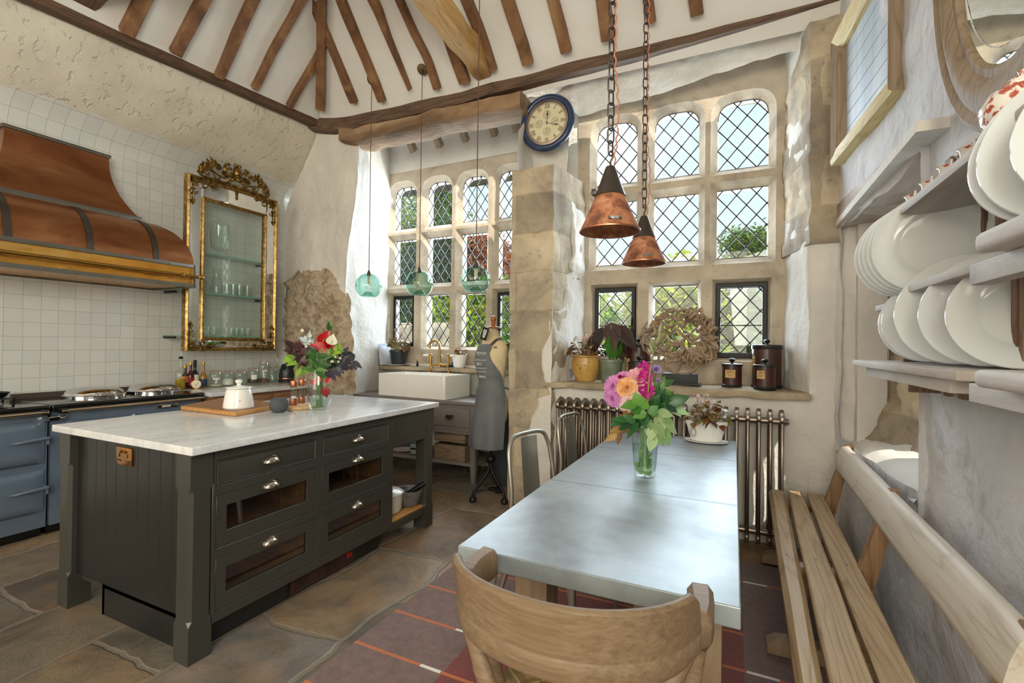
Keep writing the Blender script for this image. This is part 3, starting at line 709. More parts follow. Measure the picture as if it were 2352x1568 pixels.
yc, hw = 1.85, .75; zb, zt, xf, xt = 2.02, 2.37, -4.3, -4.62
def bh(b, n, m, p=ht, **k): return b.build(n, m, p, world=True, **k)
def ringh(hwid, xfront, z): return [V((XL, yc-hwid, z)), V((xfront, yc-hwid, z)), V((xfront, yc+hwid, z)), V((XL, yc+hwid, z))]
def dense(r, n=12):
    out = []
    for a, c in zip(r, r[1:]): out += [a.lerp(c, i/n) for i in range(n)]
    return out+[r[-1]]
rings = []
for i in range(17):
    a = i/16*pi/2; rings.append(dense(ringh(lerp(.47, hw-.01, cos(a)), lerp(xt, xf-.005, cos(a)), lerp(zb, zt, sin(a)))))
bh(MB().loft(rings, close=False), 'dome', M['copper'], smooth=50)
rings = []
for i in range(17):
    v = i/16; k = (1-v)**2.2; rings.append(dense(ringh(lerp(.317, .476, k), lerp(-4.775, -4.635, k), lerp(2.41, 2.885, v))))
bh(MB().loft(rings, close=False), 'flue', M['copper'], smooth=50)
def band(hwid, xfront, z0, z1, t=.012):
    o = ringh(hwid+t, xfront+t, z0); return MB().prism([p for p in o], (0, 0, z1-z0))
bh(band(.48, -4.63, 2.365, 2.415), 'waist_band', M['pewter'], bevel=.004)
bh(band(.318, -4.775, 2.885, 2.91), 'top_band', M['pewter'], bevel=.003)
bh(band(hw-.005, xf-.01, 1.835, 2.02, .004), 'brass_frieze', M['brass_sheet'])
bh(band(hw, xf, 1.995, 2.025, .008), 'upper_band', M['pewter'], bevel=.003)
lo = MB(); o_, i_ = ringh(hw+.008, xf+.008, 1.825), ringh(hw-.03, xf-.03, 1.825); lo.prism(o_, (0, 0, .03), [[p+V((.001, 0, 0)) for p in i_]])
bh(lo, 'lower_band', M['pewter'])
bh(MB().box((xf-.01, yc+hw-.02, 1.83), (xf+.009, yc+hw+.009, 2.02)), 'corner_strap', M['pewter'], bevel=.002)
bh(MB().prism([V((XL, yc-hw+.02, 1.86)), V((XL, yc+hw-.02, 1.86)), V((xf-.02, yc+hw-.02, 1.86)), V((xf-.02, yc-hw+.02, 1.86))], (0, 0, .02)), 'underside', M['steel'])
for ys_ in (-.44, 0, .44):
    b = MB(); R_ = []
    for i in range(17):
        a = i/16*pi/2; k = cos(a); x = lerp(xt, xf-.005, k); z = lerp(zb, zt, sin(a)); n = V((sin(pi/2-a), 0, sin(a))); yy = yc+ys_*lerp(.985, 1.0, k)
        R_.append([V((x, yy-.021, z))-n*.004, V((x, yy+.021, z))-n*.004, V((x, yy+.021, z))+n*.007, V((x, yy-.021, z))+n*.007])
    b.loft(R_); bh(b, 'strap', plain('dark steel strap', '#5a534d', .4, .9) if ys_ == -.44 else bpy.data.materials['dark steel strap'], smooth=30)
for yy in [yc-hw+.06+k*.205 for k in range(8)]:
    for z, x in ((2.01, xf+.008), (1.84, xf+.008)):
        bh(MB().lathe([(.006, 0), (.005, .003), (0, .004)], (x, yy, z), 10, (1, 0, 0)), 'rivet', M['brass'])
for yy in (yc-.33, yc-.11, yc+.11, yc+.33): bh(MB().lathe([(.006, 0), (.005, .003), (0, .004)], (-4.617, yy, 2.39), 10, (1, 0, 0)), 'rivet', M['brass'])
rl = bh(MB().tube([(xf+.07, yc-hw-.03, 1.915), (xf+.07, yc+hw-.02, 1.915)], .0125, 16), 'rail', M['brass'])
for yy in (yc-.55, yc+.6):
    MB().lathe([(.017, -.012), (.02, 0), (.017, .012)], (xf+.07, yy, 1.915), 16, (0, 1, 0)).tube([(xf, yy, 1.915), (xf+.07, yy, 1.915)], .008).build('rail_bracket', M['brass'], rl, world=True)
MB().lathe([(.012, 0), (.016, .004), (.01, .01), (.019, .022), (.021, .034), (.016, .047), (0, .054)], (xf+.07, yc+hw-.02, 1.915), 18, (0, 1, 0)).build('finial', M['brass'], rl, world=True)
# ------------------------------------------------------------------ gilded mirror cabinet
GX = -4.65
def gilt(name, a, b_, c):
    t = NT(name); n = t.noise(30, 4, .6); return t.done(t.ramp(n, [(.3, srgb(a)), (.5, srgb(b_)), (.72, srgb(c))]), .35, .85, t.bump(t.noise(60, 3), .3, .003))
M['gilt'] = gilt('antique gilt', '#6b4f28', '#9a7a45', '#c4a66c'); M['gilt_dark'] = gilt('dark antique gilt', '#3f301a', '#7a602f', '#c0a05c')
M['mirror'] = plain('mirror glass', '#e9edec', .02, 1, .01)
mt = thing('mirror_cabinet', 'tall gilt mirror-framed glass door with carved crest on the tiled wall', 'cabinet', (GX, 3.2, 1.26))
y0, y1, z0, z1 = 2.722, 3.69, 1.262, 2.932; iy0, iy1, iz0, iz1 = 2.888, 3.53, 1.395, 2.72
def bm_(b, n, m, p=mt, **k): return b.build(n, m, p, world=True, **k)
def frame_ring(a0, a1, c0, c1, w, d0, d1, ridge=.0):
    b = MB(); o = [(a0, c0), (a1, c0), (a1, c1), (a0, c1)]; i2 = [(a0+w, c0+w), (a1-w, c0+w), (a1-w, c1-w), (a0+w, c1-w)]; md = [((p[0]+q[0])/2, (p[1]+q[1])/2) for p, q in zip(o, i2)]
    rings = [[V((GX-d0, *p)) for p in o], [V((GX+d1, *p)) for p in o], [V((GX+d1+ridge, *p)) for p in md], [V((GX+d1*.6, *p)) for p in i2], [V((GX-d0, *p)) for p in i2]]
    b.loft(rings+[rings[0]], cap=False); return b
bm_(frame_ring(y0, y1, z0, z1, .034, .045, .012, .012), 'outer_frame', M['gilt'], smooth=25)
bm_(frame_ring(iy0-.028, iy1+.028, iz0-.028, iz1+.028, .03, .03, .012, .01), 'inner_frame', M['gilt'], smooth=25)
b = MB()
for (pa, pc) in (((iy0-.002, iz0-.002), (iy1+.002, iz0-.002)), ((iy1+.002, iz0-.002), (iy1+.002, iz1+.002)), ((iy1+.002, iz1+.002), (iy0-.002, iz1+.002)), ((iy0-.002, iz1+.002), (iy0-.002, iz0-.002))):
    L = sqrt((pa[0]-pc[0])**2+(pa[1]-pc[1])**2); n = int(L/.0155)
    for k in range(n): b.ball((GX+.014, lerp(pa[0], pc[0], (k+.5)/n), lerp(pa[1], pc[1], (k+.5)/n)), .006, 6)
bm_(b, 'beaded_edge', M['gilt'])
b = MB()
for (a0, a1, c0, c1) in ((y0+.03, iy0-.026, z0+.03, z1-.03), (iy1+.026, y1-.03, z0+.03, z1-.03), (iy0-.026, iy1+.026, z0+.03, iz0-.026), (iy0-.026, iy1+.026, iz1+.026, z1-.03)):
    b.loft([[V((GX-.002, a0, c0)), V((GX-.002, a1, c0)), V((GX-.002, a1, c1)), V((GX-.002, a0, c1))], [V((GX+.002, a0, c0)), V((GX+.002, a1, c0)), V((GX+.002, a1, c1)), V((GX+.002, a0, c1))], [V((GX+.006, a0+.012, c0+.012)), V((GX+.006, a1-.012, c0+.012)), V((GX+.006, a1-.012, c1-.012)), V((GX+.006, a0+.012, c1-.012))]])
bm_(b, 'mirror_border', M['mirror'], smooth=False)
bm_(MB().box((GX-.006, iy0, iz0), (GX-.002, iy1, iz1)), 'glass_pane', glass('cabinet door glass', '#f6fbfa', 1.4), smooth=False)
def scroll(b, c, r, a0, turns, s=1, w=.009, x=GX+.022, dec=.72, up=1):
    pts = []; n = int(26*turns)
    for k in range(n+1):
        q = k/n; a = a0+s*q*turns*2*pi; rr = r*(1-dec*q); pts.append((x+.006*q, c[0]+rr*cos(a), c[1]+up*rr*sin(a)))
    b.tube(pts, [w*(1.15-.6*k/n) for k in range(n+1)], 8); b.ball(pts[-1], w*1.1, 8)
def acanth(b, p, d, L, W, x=GX+.02):
    for k in (-1, 0, 1):
        a = atan2(d[1], d[0])+k*.55; l = L*(1 if k == 0 else .72); b.leaf((x, p[0], p[1]), (.25, cos(a), sin(a)), (1, 0, 0), l, W, .5, -.25, 5)
        b.tube([(x, p[0], p[1]), (x+.25*l*.6, p[0]+cos(a)*l*.7, p[1]+sin(a)*l*.7)], [.006, .002], 6)
# crest
b = MB(); cy, cz = 3.2, z1+.02
b.tube([(GX+.012, 2.86, cz-.01), (GX+.012, 3.2, cz-.008), (GX+.012, 3.56, cz-.01)], .014, 10)
for s in (-1, 1):
    b.tube(spline([(GX+.015, cy+s*.36, cz), (GX+.02, cy+s*.3, cz+.075), (GX+.02, cy+s*.2, cz+.05), (GX+.024, cy+s*.1, cz+.03)], 8), [.013-.0002*k for k in range(25)], 8)
    scroll(b, (cy+s*.085, cz+.13), .06, pi/2 if s > 0 else pi/2, 1.15, -s, .013)
    scroll(b, (cy+s*.07, cz+.04), .042, -pi/2, 1.1, s, .011)
    scroll(b, (cy+s*.21, cz+.035), .038, 0 if s < 0 else pi, 1.1, s, .009)
    scroll(b, (cy+s*.3, cz+.03), .028, pi/2, 1., -s, .008)
    for (dy, dz, ang, L) in ((.36, .02, 1.9, .09), (.33, .06, 1.5, .08), (.27, .1, 1.25, .085), (.22, .12, 1.1, .1), (.17, .11, .9, .08), (.14, .06, 2.2, .07), (.38, .0, 2.3, .06), (.29, .07, 2.4, .07)):
        acanth(b, (cy+s*dy, cz+dz), (s*cos(ang) if ang < 1.6 else s*cos(ang), sin(ang)), L, .04)
for k in range(7):
    a = pi*(k+.5)/7; acanth(b, (cy, cz+.06), (cos(a), sin(a)), .085, .03, GX+.028)
b.ball((GX+.035, cy, cz+.06), .022, 12); b.lathe([(.0, 0), (.03, .01), (.04, .05), (.02, .1), (.0, .11)], (GX+.02, cy, cz+.1), 12)
b.ball((GX+.028, cy-.02, cz+.2), .02, 10); b.ball((GX+.028, cy+.02, cz+.2), .02, 10)
bm_(b, 'carved_crest', M['gilt_dark'], smooth=50)
def corner(cy, cz, sy, sz):
    b = MB(); x = GX+.016
    acanth(b, (cy, cz), (sy, sz), .09, .035, x); b.box((x-.004, cy-.018, cz-.018), (x+.012, cy+.018, cz+.018)); b.ball((x+.014, cy, cz), .012, 10)
    for (dy, dz) in ((sy, 0), (0, sz)):
        px, pz = cy+dy*.11+(sy*.0), cz+dz*.11
        scroll(b, (px+abs(dz)*.022, pz+abs(dy)*.022), .03, 0 if dy else pi/2, .8, 1, .006, x, .5); scroll(b, (px-abs(dz)*.022, pz-abs(dy)*.022), .03, 0 if dy else pi/2, .8, -1, .006, x, .5)
        b.ball((x+.012, cy+dy*.19, cz+dz*.19), .012, 8); acanth(b, (cy+dy*.185, cz+dz*.185), (dy, dz), .055, .025, x)
        b.tube([(x, cy, cz), (x+.008, px, pz), (x, cy+dy*.19, cz+dz*.19)], .006, 8)
    return b
for cy, cz, sy, sz in ((y0+.05, z0+.05, 1, 1), (y1-.05, z0+.05, -1, 1), (y0+.05, z1-.05, 1, -1), (y1-.05, z1-.05, -1, -1)):
    bm_(corner(cy, cz, sy, sz), 'corner_ornament', M['gilt_dark'], smooth=50)
b = MB()
for k, l in ((0, .05), (.03, .045), (.06, .04)): acanth(b, (3.21, z1-.03-k), (0, -1), l, .02, GX+.012)
bm_(b, 'pendant_ornament', M['gilt_dark'])
# glass shelves on brackets behind the door
shg = glass('shelf glass', '#eef6f3'); she = plain('green glass edge', '#86bfb0', .1, 0, .03)
M['clear'] = glass('clear glass', '#fafdfc', 1.5, .0, 1.3)
for lab, z in (('top glass shelf behind the gilt door, holding the lidded jar', 2.232), ('second glass shelf behind the gilt door, holding jug and tumblers', 1.838), ('bottom glass shelf behind the gilt door, holding glass mugs', 1.412)):
    t = thing('glass_shelf', lab, 'shelf', (XL+.1, 3.2, z), group='glass shelves in the cabinet')
    MB().box((-.095, -.53, -.012), (.09, .45, 0)).build('shelf_plate', shg, t); MB().box((.09, -.53, -.012), (.0915, .45, 0)).build('front_edge', she, t)
    for yy in (-.515, .43): MB().box((-.1, yy-.01, -.03), (.08, yy+.01, -.013)).build('bracket', M['iron'], t, bevel=.003)
def glassware(kind, y, z, lab, x=-4.79, s=1., grp=None):
    t = thing(*{'jar': ('apothecary_jar', lab, 'jar'), 'jug': ('glass_jug', lab, 'jug'), 'tumbler': ('glass_tumbler', lab, 'glass'), 'mug': ('glass_mug', lab, 'mug')}[kind], (x, y, z), group=grp)
    w = .0025
    if kind == 'jar':
        MB().lathe([(.05, 0), (.05, .006), (.012, .014), (.014, .03), (.055, .06), (.075, .1), (.085, .25), (.092, .3), (.089, .3), (.082, .25), (.072, .1), (.05, .064), (0, .05)], n=36).build('bowl', M['clear'], t)
        MB().lathe([(.094, .3), (.09, .325), (.06, .35), (.02, .365), (.012, .375), (.022, .392), (.02, .41), (.008, .42), (0, .422)], n=36, cap=False).build('lid', M['clear'], t)
    elif kind == 'jug':
        MB().lathe([(.0, .002), (.055, .002), (.06, .02), (.05, .1), (.035, .17), (.034, .21), (.045, .25), (.043, .25), (.032, .21), (.033, .17), (.047, .1), (.057, .02), (.05, .008), (0, .008)], n=32).build('body', M['clear'], t)
        MB().tube(spline([(0, .035, .2), (0, .085, .19), (0, .09, .12), (0, .055, .06)]), .005, 8).build('handle', M['clear'], t)
    else:
        h = .1*s; r = .036*s
        MB().lathe([(0, 0), (r*.9, 0), (r, h*.1), (r*1.04, h), (r*.98, h), (r*.92, h*.12), (0, h*.08)], n=24).build('cup', M['clear'], t)
        if kind == 'mug': MB().tube(spline([(0, r, h*.8), (0, r+.03*s, h*.75), (0, r+.03*s, h*.35), (0, r*.97, h*.25)]), .005, 8).build('handle', M['clear'], t)
    return t
glassware('jar', 3.13, 2.232, 'clear lidded apothecary jar on the top glass shelf of the gilt cabinet')
glassware('jug', 3.11, 1.838, 'clear glass jug between the tumblers on the second cabinet shelf')
for yy, lab in ((2.955, 'clear glass mug at the hood end of the second cabinet shelf'), (3.36, 'clear mug amid tumblers at the far end of the second cabinet shelf')): glassware('mug', yy, 1.838, lab, s=1.25)
for yy in (3.22, 3.29, 3.45): glassware('tumbler', yy, 1.838, 'tall clear tumbler on the second shelf of the gilt cabinet', s=1.2, grp='tumblers on the second cabinet shelf')
for yy in (2.95, 3.02, 3.09, 3.27, 3.33, 3.39, 3.46): glassware('mug', yy, 1.412, 'small clear glass mug on the bottom shelf of the gilt cabinet', s=.9, grp='glass mugs on the bottom cabinet shelf')
# ------------------------------------------------------------------ counter run beside the cooker
M['marble'] = None
def marble():
    t = NT('white grey marble'); n = t.noise(2.2, 8, .62, 1.2, t.map((1, .45, 1))); f = t.noise(7, 8, .7, .8, t.map((1, .4, 1)))
    v = t.ramp(t.math('ABSOLUTE', t.math('SUBTRACT', f, .5)), [(0., 1.), (.035, 0.)])
    c = t.ramp(n, [(.3, srgb('#c3c6ca')), (.52, srgb('#dcdddf')), (.72, srgb('#e9e9e8'))]); c = t.mix(t.math('MULTIPLY', v, .22), c, srgb('#8d9298'))
    return t.done(c, .16, 0)
M['marble'] = marble()
M['cab_wood'] = wood('rustic brown cabinet wood', '#6b472e', '#8f6545', '#b08962', 1, 5, .6)
o = MB().box((XL+.01, 2.68, .865), (-4.17, 3.95, .903)).build('marble_worktop', M['marble'], bevel=.004); tag(o, 'white marble worktop along the tiled wall under the gilt cabinet', 'worktop')
t = thing('base_cabinet', 'rustic brown wooden cabinet under the wall worktop', 'cabinet', (-4.5, 3.3, 0))
bdw(MB().box((XL+.02, 2.69, 0), (-4.22, 3.93, .862)), 'carcass', M['cab_wood'], t, bevel=.004)
for k in range(2):
    d = bdw(MB().box((-4.22, 2.76+k*.58, .7), (-4.2, 3.3+k*.58, .84)), 'drawer', M['cab_wood'], t, bevel=.004)
    MB().lathe([(.01, 0), (.008, .015), (.016, .025), (0, .032)], (-4.2, 3.03+k*.58, .77), 14, (1, 0, 0)).build('knob', M['iron'], d, world=True)
    bdw(MB().box((-4.22, 2.76+k*.58, .1), (-4.2, 3.3+k*.58, .68)), 'door', M['cab_wood'], t, bevel=.004)
CZ = .903
def liquid(c, tr=.3): return plain('liquid '+c, c, .08, 0, .05, Transmission_Weight=tr)
def bottle(lab, x, y, prof, gl, fill=None, lcol=None, lz=None, cap=None, capp=None, txt=None, name='bottle'):
    t = thing(name, lab, 'bottle', (x, y, CZ))
    MB().lathe(prof, n=28).build('glass_body', gl, t, smooth=40)
    if fill: MB().lathe([(max(0, r-.004) if r > .004 else 0, z) for r, z in prof if z <= fill[1]]+[(max(r for r, z in prof)-.004, fill[1])], n=28).build('contents', fill[0], t)
    if lcol:
        r = max(r for r, z in prof)+.0008; l = MB().lathe([(r, lz[0]), (r, lz[1])], n=28, cap=False).build('label', plain('label '+lcol, lcol, .5), t)
    if cap: MB().lathe(capp, n=20).build('cap', cap, t)
    return t
pb = lambda r, h, sh, nr: [(0, .001), (r*.9, .001), (r, .008), (r, h*sh), (r*.9, h*(sh+.06)), (nr*1.2, h*(sh+.2)), (nr, h*(sh+.25)), (nr, h)]
t = bottle('clear oil bottle with steel pourer, half full of golden oil, at the cooker end', -4.70, 2.725, pb(.042, .29, .5, .014), M['clear'], (liquid('#b99a1c'), .1), cap=M['rubberblack'], capp=[(.016, .285), (.018, .30), (.008, .31), (.006, .31)])
MB().tube([(0, 0, .3), (.004, .004, .34), (.015, .01, .37)], [.004, .003, .002], 8).build('pourer', M['steel'], t)
gold = plain('gold cap', '#c2a040', .3, .9)
bottle('small dark sauce bottle with orange label and yellow cap beside the oil bottle', -4.74, 2.79, pb(.03, .2, .55, .012), plain('dark brown bottle', '#2a1510', .1), None, '#c9652c', (.06, .12), gold, [(.014, .195), (.015, .225), (0, .226)])
bottle('dark red bottle with crimson label and gold cap', -4.73, 2.835, pb(.028, .235, .5, .011), plain('deep red bottle', '#4a0d18', .1), None, '#8e1a34', (.03, .1), gold, [(.013, .225), (.013, .25), (0, .25)])
bottle('tall black-capped bottle with white label behind the round dial', -4.75, 2.885, pb(.034, .24, .5, .012), plain('black glass bottle', '#15171a', .1), None, '#e4e0d6', (.05, .13), M['rubberblack'], [(.014, .2), (.015, .27), (0, .27)])
bottle('pale golden vinegar bottle with navy label, last of the bottle row', -4.71, 2.945, pb(.032, .23, .45, .011), plain('amber vinegar glass', '#b98d3c', .08, 0, .05, Transmission_Weight=.5), None, '#22385c', (.015, .085), gold, [(.0125, .222), (.013, .25), (0, .25)])
t = thing('kitchen_thermometer', 'round brass-rimmed dial thermometer standing before the bottles', 'thermometer', (-4.63, 2.83, CZ), rz=-.6)
MB().lathe([(.04, 0), (.04, .008), (.043, .012), (.036, .014)], (0, 0, .044), 32, (1, 0, .08), cap=True).build('rim', M['brass'], t)
MB().lathe([(.036, .0141), (.0, .0142)], (0, 0, .044), 32, (1, 0, .08), cap=False).build('dial', plain('cream dial face', '#ddd6c4', .4), t)
MB().bar((.016, 0, .044), (.0145, .02, .065), .003, .002).bar((.016, 0, .044), (.0145, -.012, .03), .003, .002).build('needle', M['rubberblack'], t)
def clipjar(lab, x, y, r, h, fill=None, fz=0, tag_=None):
    t = thing('clip_top_jar', lab, 'jar', (x, y, CZ))
    MB().lathe([(0, .002), (r*.92, .002), (r, .012), (r, h*.72), (r*.96, h*.8), (r*.78, h*.87), (r*.78, h*.92), (r*.74, h*.92), (r*.74, h*.87), (r*.94, h*.78), (r*.96, .02), (0, .01)], n=32).build('glass_body', M['clear'], t)
    MB().lathe([(r*.8, h*.93), (r*.82, h*.95), (r*.82, h*.98), (r*.7, h), (0, h)], n=32).build('lid', M['clear'], t)
    MB().lathe([(r*.8, h*.915), (r*.84, h*.92), (r*.84, h*.935), (r*.8, h*.94)], n=32, cap=False).build('rubber_seal', plain('orange rubber seal', '#c98a6c', .6) if 'orange rubber seal' not in bpy.data.materials else bpy.data.materials['orange rubber seal'], t)
    MB().tube(spline([(r*.84, -.02, h*.93), (r*1.02, -.018, h*.86), (r*1.06, 0, h*.78), (r*1.02, .018, h*.86), (r*.84, .02, h*.93)]), .0018, 6).tube([(r*.9, 0, h*.98), (r*1.08, 0, h*.9), (r*1.06, 0, h*.76)], .002, 6).build('wire_clip', M['steel'], t)
    if fill: MB().lathe([(0, .006), (r*.93, .012), (r*.93, fz*.8), (r*.6, fz), (0, fz*.95)], n=28).build('contents', fill, t)
    if tag_:
        R_ = []
        for k in range(9):
            a = (k-4)/4*.45-.35; R_.append((cos(a), sin(a)))
        MB().grid(lambda u, v: V((cos((u-.5)*.9-.5)*(r+.001), sin((u-.5)*.9-.5)*(r+.001), lerp(tag_[1], tag_[2], v))), 8, 2).build('label', tag_[0], t)
    return t
lw = plain('white sticker', '#e8e6e0', .5)
clipjar('first clip-top jar after the bottles, with pale grains in its bottom', -4.70, 3.06, .064, .165, plain('pale grains', '#d8cbb0', .9), .03, (lw, .075, .09))
clipjar('clip-top jar half full of white sugar', -4.72, 3.2, .06, .155, plain('white sugar', '#efece6', .8), .075)
clipjar('nearly empty clip-top jar between the sugar jar and the spice jar', -4.72, 3.34, .06, .155, plain('grey grains', '#c9c2b4', .9), .015)
clipjar('clip-top jar with dark contents and a round white badge', -4.72, 3.485, .06, .175, plain('dark dried fruit', '#4b3a33', .8), .06, (lw, .05, .1))
clipjar('tallest clip-top jar with pasta brown contents', -4.73, 3.62, .056, .25, plain('brown pasta', '#7b5c3d', .8), .05, (lw, .13, .145))
clipjar('clip-top jar just beside the black kettle', -4.76, 3.75, .056, .17)
t = thing('glass_bottle', 'slim clear glass bottle with cork behind the black kettle', 'bottle', (-4.82, 3.86, CZ))
MB().lathe(pb(.035, .3, .45, .011), n=24).build('glass_body', M['clear'], t); MB().lathe([(.0105, .29), (.012, .325), (0, .325)], n=16).build('cork', plain('cork', '#b08d66', .8), t)
t = thing('electric_kettle', 'matt black electric kettle with copper band at the end of the worktop', 'kettle', (-4.63, 3.84, CZ), rz=.5)
blk = plain('satin black kettle paint', '#20242a', .35)
MB().lathe([(0, .03), (.082, .03), (.088, .045), (.08, .12), (.064, .185), (.058, .2), (.05, .205), (0, .21)], n=40).build('body', blk, t, smooth=40)
MB().lathe([(.086, .0), (.088, .026), (0, .028)], n=40).build('power_base', M['rubberblack'], t)
MB().lathe([(.0885, .036), (.09, .04), (.089, .047)], n=40, cap=False).build('copper_band', plain('rose copper', '#c98b6b', .25, 1), t)
MB().tube(spline([(0, .05, .195), (0, .1, .2), (0, .122, .16), (0, .115, .1), (0, .088, .07)]), [.013]*33, 10).build('handle', M['rubberblack'], t)
MB().tube([(0, -.055, .15), (0, -.09, .18), (0, -.1, .2)], [.022, .015, .01], 12).build('spout', blk, t)
MB().tube([(0, .012*cos(a), .228+.012*sin(a)) for a in [2*pi*k/16 for k in range(16)]], .003, 8, closed=True).build('lid_ring', M['iron'], t)
MB().box((.0865, -.018, .055), (.0905, .02, .063)).build('badge', lw, t)
# ------------------------------------------------------------------ island
M['paint'] = plain('dark green grey painted wood', '#3a3934', .32, 0, .07, 3)
M['paint_dark'] = plain('near black painted boards', '#1f1f1f', .3, 0, .1, 4)
def text(body, size, mat, parent, mtx, name='lettering', ext=.0006, align='CENTER'):
    c = bpy.data.curves.new(name, 'FONT'); c.body = body; c.size = size; c.extrude = ext; c.align_x = align; c.align_y = 'CENTER'; c.resolution_u = 2
    tmp = bpy.data.objects.new(name, c); me = bpy.data.meshes.new_from_object(tmp); bpy.data.objects.remove(tmp); me.materials.clear(); me.materials.append(mat); me.transform(mtx)
    o = bpy.data.objects.new(name, me); col.objects.link(o); o.parent = parent; return o
def basis(x, y, z, p): return Matrix(((x[0], y[0], z[0], p[0]), (x[1], y[1], z[1], p[1]), (x[2], y[2], z[2], p[2]), (0, 0, 0, 1)))
it = thing('kitchen_island', 'dark painted kitchen island with glazed drawers and an open end bay', 'kitchen island', (-2.6, 2.12, 0))
def bi(b, n, m, p=it, **k): return b.build(n, m, p, world=True, **k)
XF, XB, YN, YR, TOPZ = -2.05, -3.13, 1.27, 2.98, .883
def island_leg(x0, x1, y0, y1):
    b = MB(); ch = .014; R_ = []
    for z, k in ((0, .0), (.16, .0), (.18, 1), (.72, 1), (.74, 0), (TOPZ, 0)):
        c_ = ch*k+.001; R_.append([V((x0+c_, y0, z)), V((x1-c_, y0, z)), V((x1, y0+c_, z)), V((x1, y1-c_, z)), V((x1-c_, y1, z)), V((x0+c_, y1, z)), V((x0, y1-c_, z)), V((x0, y0+c_, z))])
    return b.loft(R_)
for (x, y, m) in ((XF-.1, YN-.035, 'paint'), (XF-.1, YR-.07, 'paint'), (XB-.005, YN-.035, 'paint_dark'), (XB-.005, YR-.07, 'paint')):
    bi(island_leg(x, x+.1, y, y+.1), 'leg', M['paint'], smooth=20)
# boarded end
b = MB(); nb = 10; ya = YN+.0; xs = [XB+.09+(XF-.095-XB-.09)*i/nb for i in range(nb+1)]
for a, c in zip(xs, xs[1:]):
    zb_ = .17; b.loft([[V((a+.0035, ya, zb_)), V((c-.0035, ya, zb_)), V((c+.0005, ya+.006, zb_)), V((c+.0005, ya+.02, zb_)), V((a-.0005, ya+.02, zb_)), V((a-.0005, ya+.006, zb_))], [V((a+.0035, ya, TOPZ)), V((c-.0035, ya, TOPZ)), V((c+.0005, ya+.006, TOPZ)), V((c+.0005, ya+.02, TOPZ)), V((a-.0005, ya+.02, TOPZ)), V((a-.0005, ya+.006, TOPZ))]])
bi(b, 'side_panel', M['paint_dark'], smooth=False)
bi(MB().box((XB+.3, YN+.02, 0), (XF-.12, YN+.04, .175)).box((XB+.3, YN+.02, 0), (XB+.32, 2.5, .175)).box((XF-.1, YN+.06, 0), (XF-.08, 2.5, .13)), 'plinth', M['paint_dark'])
# carcass: back, partition, rails round the drawer openings
cols_ = ((1.347, 1.893), (1.94, 2.489)); rows_ = ((.724, .836), (.447, .682), (.172, .406))
b = MB(); hol = [[V((XF, a, z0)), V((XF, c, z0)), V((XF, c, z1)), V((XF, a, z1))] for a, c in cols_ for z0, z1 in rows_]
b.prism([V((XF, YN+.06, .128)), V((XF, 2.54, .128)), V((XF, 2.54, TOPZ)), V((XF, YN+.06, TOPZ))], (-.024, 0, 0), hol)
b.box((XB+.1, 1.3, .13), (XB+.12, 2.5, TOPZ)).box((XB+.1, 2.515, .13), (XF-.02, 2.54, TOPZ)).box((XB+.1, 1.9, .13), (XF-.02, 1.93, TOPZ)).box((XB+.1, YN+.02, .13), (XF-.02, 2.53, .15))
b.box((XF-.03, 2.54, .665), (XF, YR-.07, TOPZ)).box((XB, 2.5, .665), (XB+.02, YR, TOPZ)).box((XB, YR-.045, .665), (XF-.03, YR-.02, TOPZ))
bi(b, 'carcass', M['paint'], bevel=.0015, seg=1)
bi(MB().box((XF-.03, 2.54, .105), (XF-.005, YR-.07, .155)).box((XB+.06, YR-.045, .105), (XF-.05, YR-.02, .155)).box((XB+.06, 2.54, .105), (XB+.085, YR-.04, .155)), 'lower_rail', M['paint'], bevel=.002)
M['slat'] = wood('oiled slat wood', '#8a5a2c', '#b98247', '#d4a464', 1, 5, .4)
for k in range(9): bi(MB().box((XF-.015-.112*k-.1, 2.545, .156), (XF-.015-.112*k, YR-.03, .174)), 'slat', M['slat'], bevel=.003)
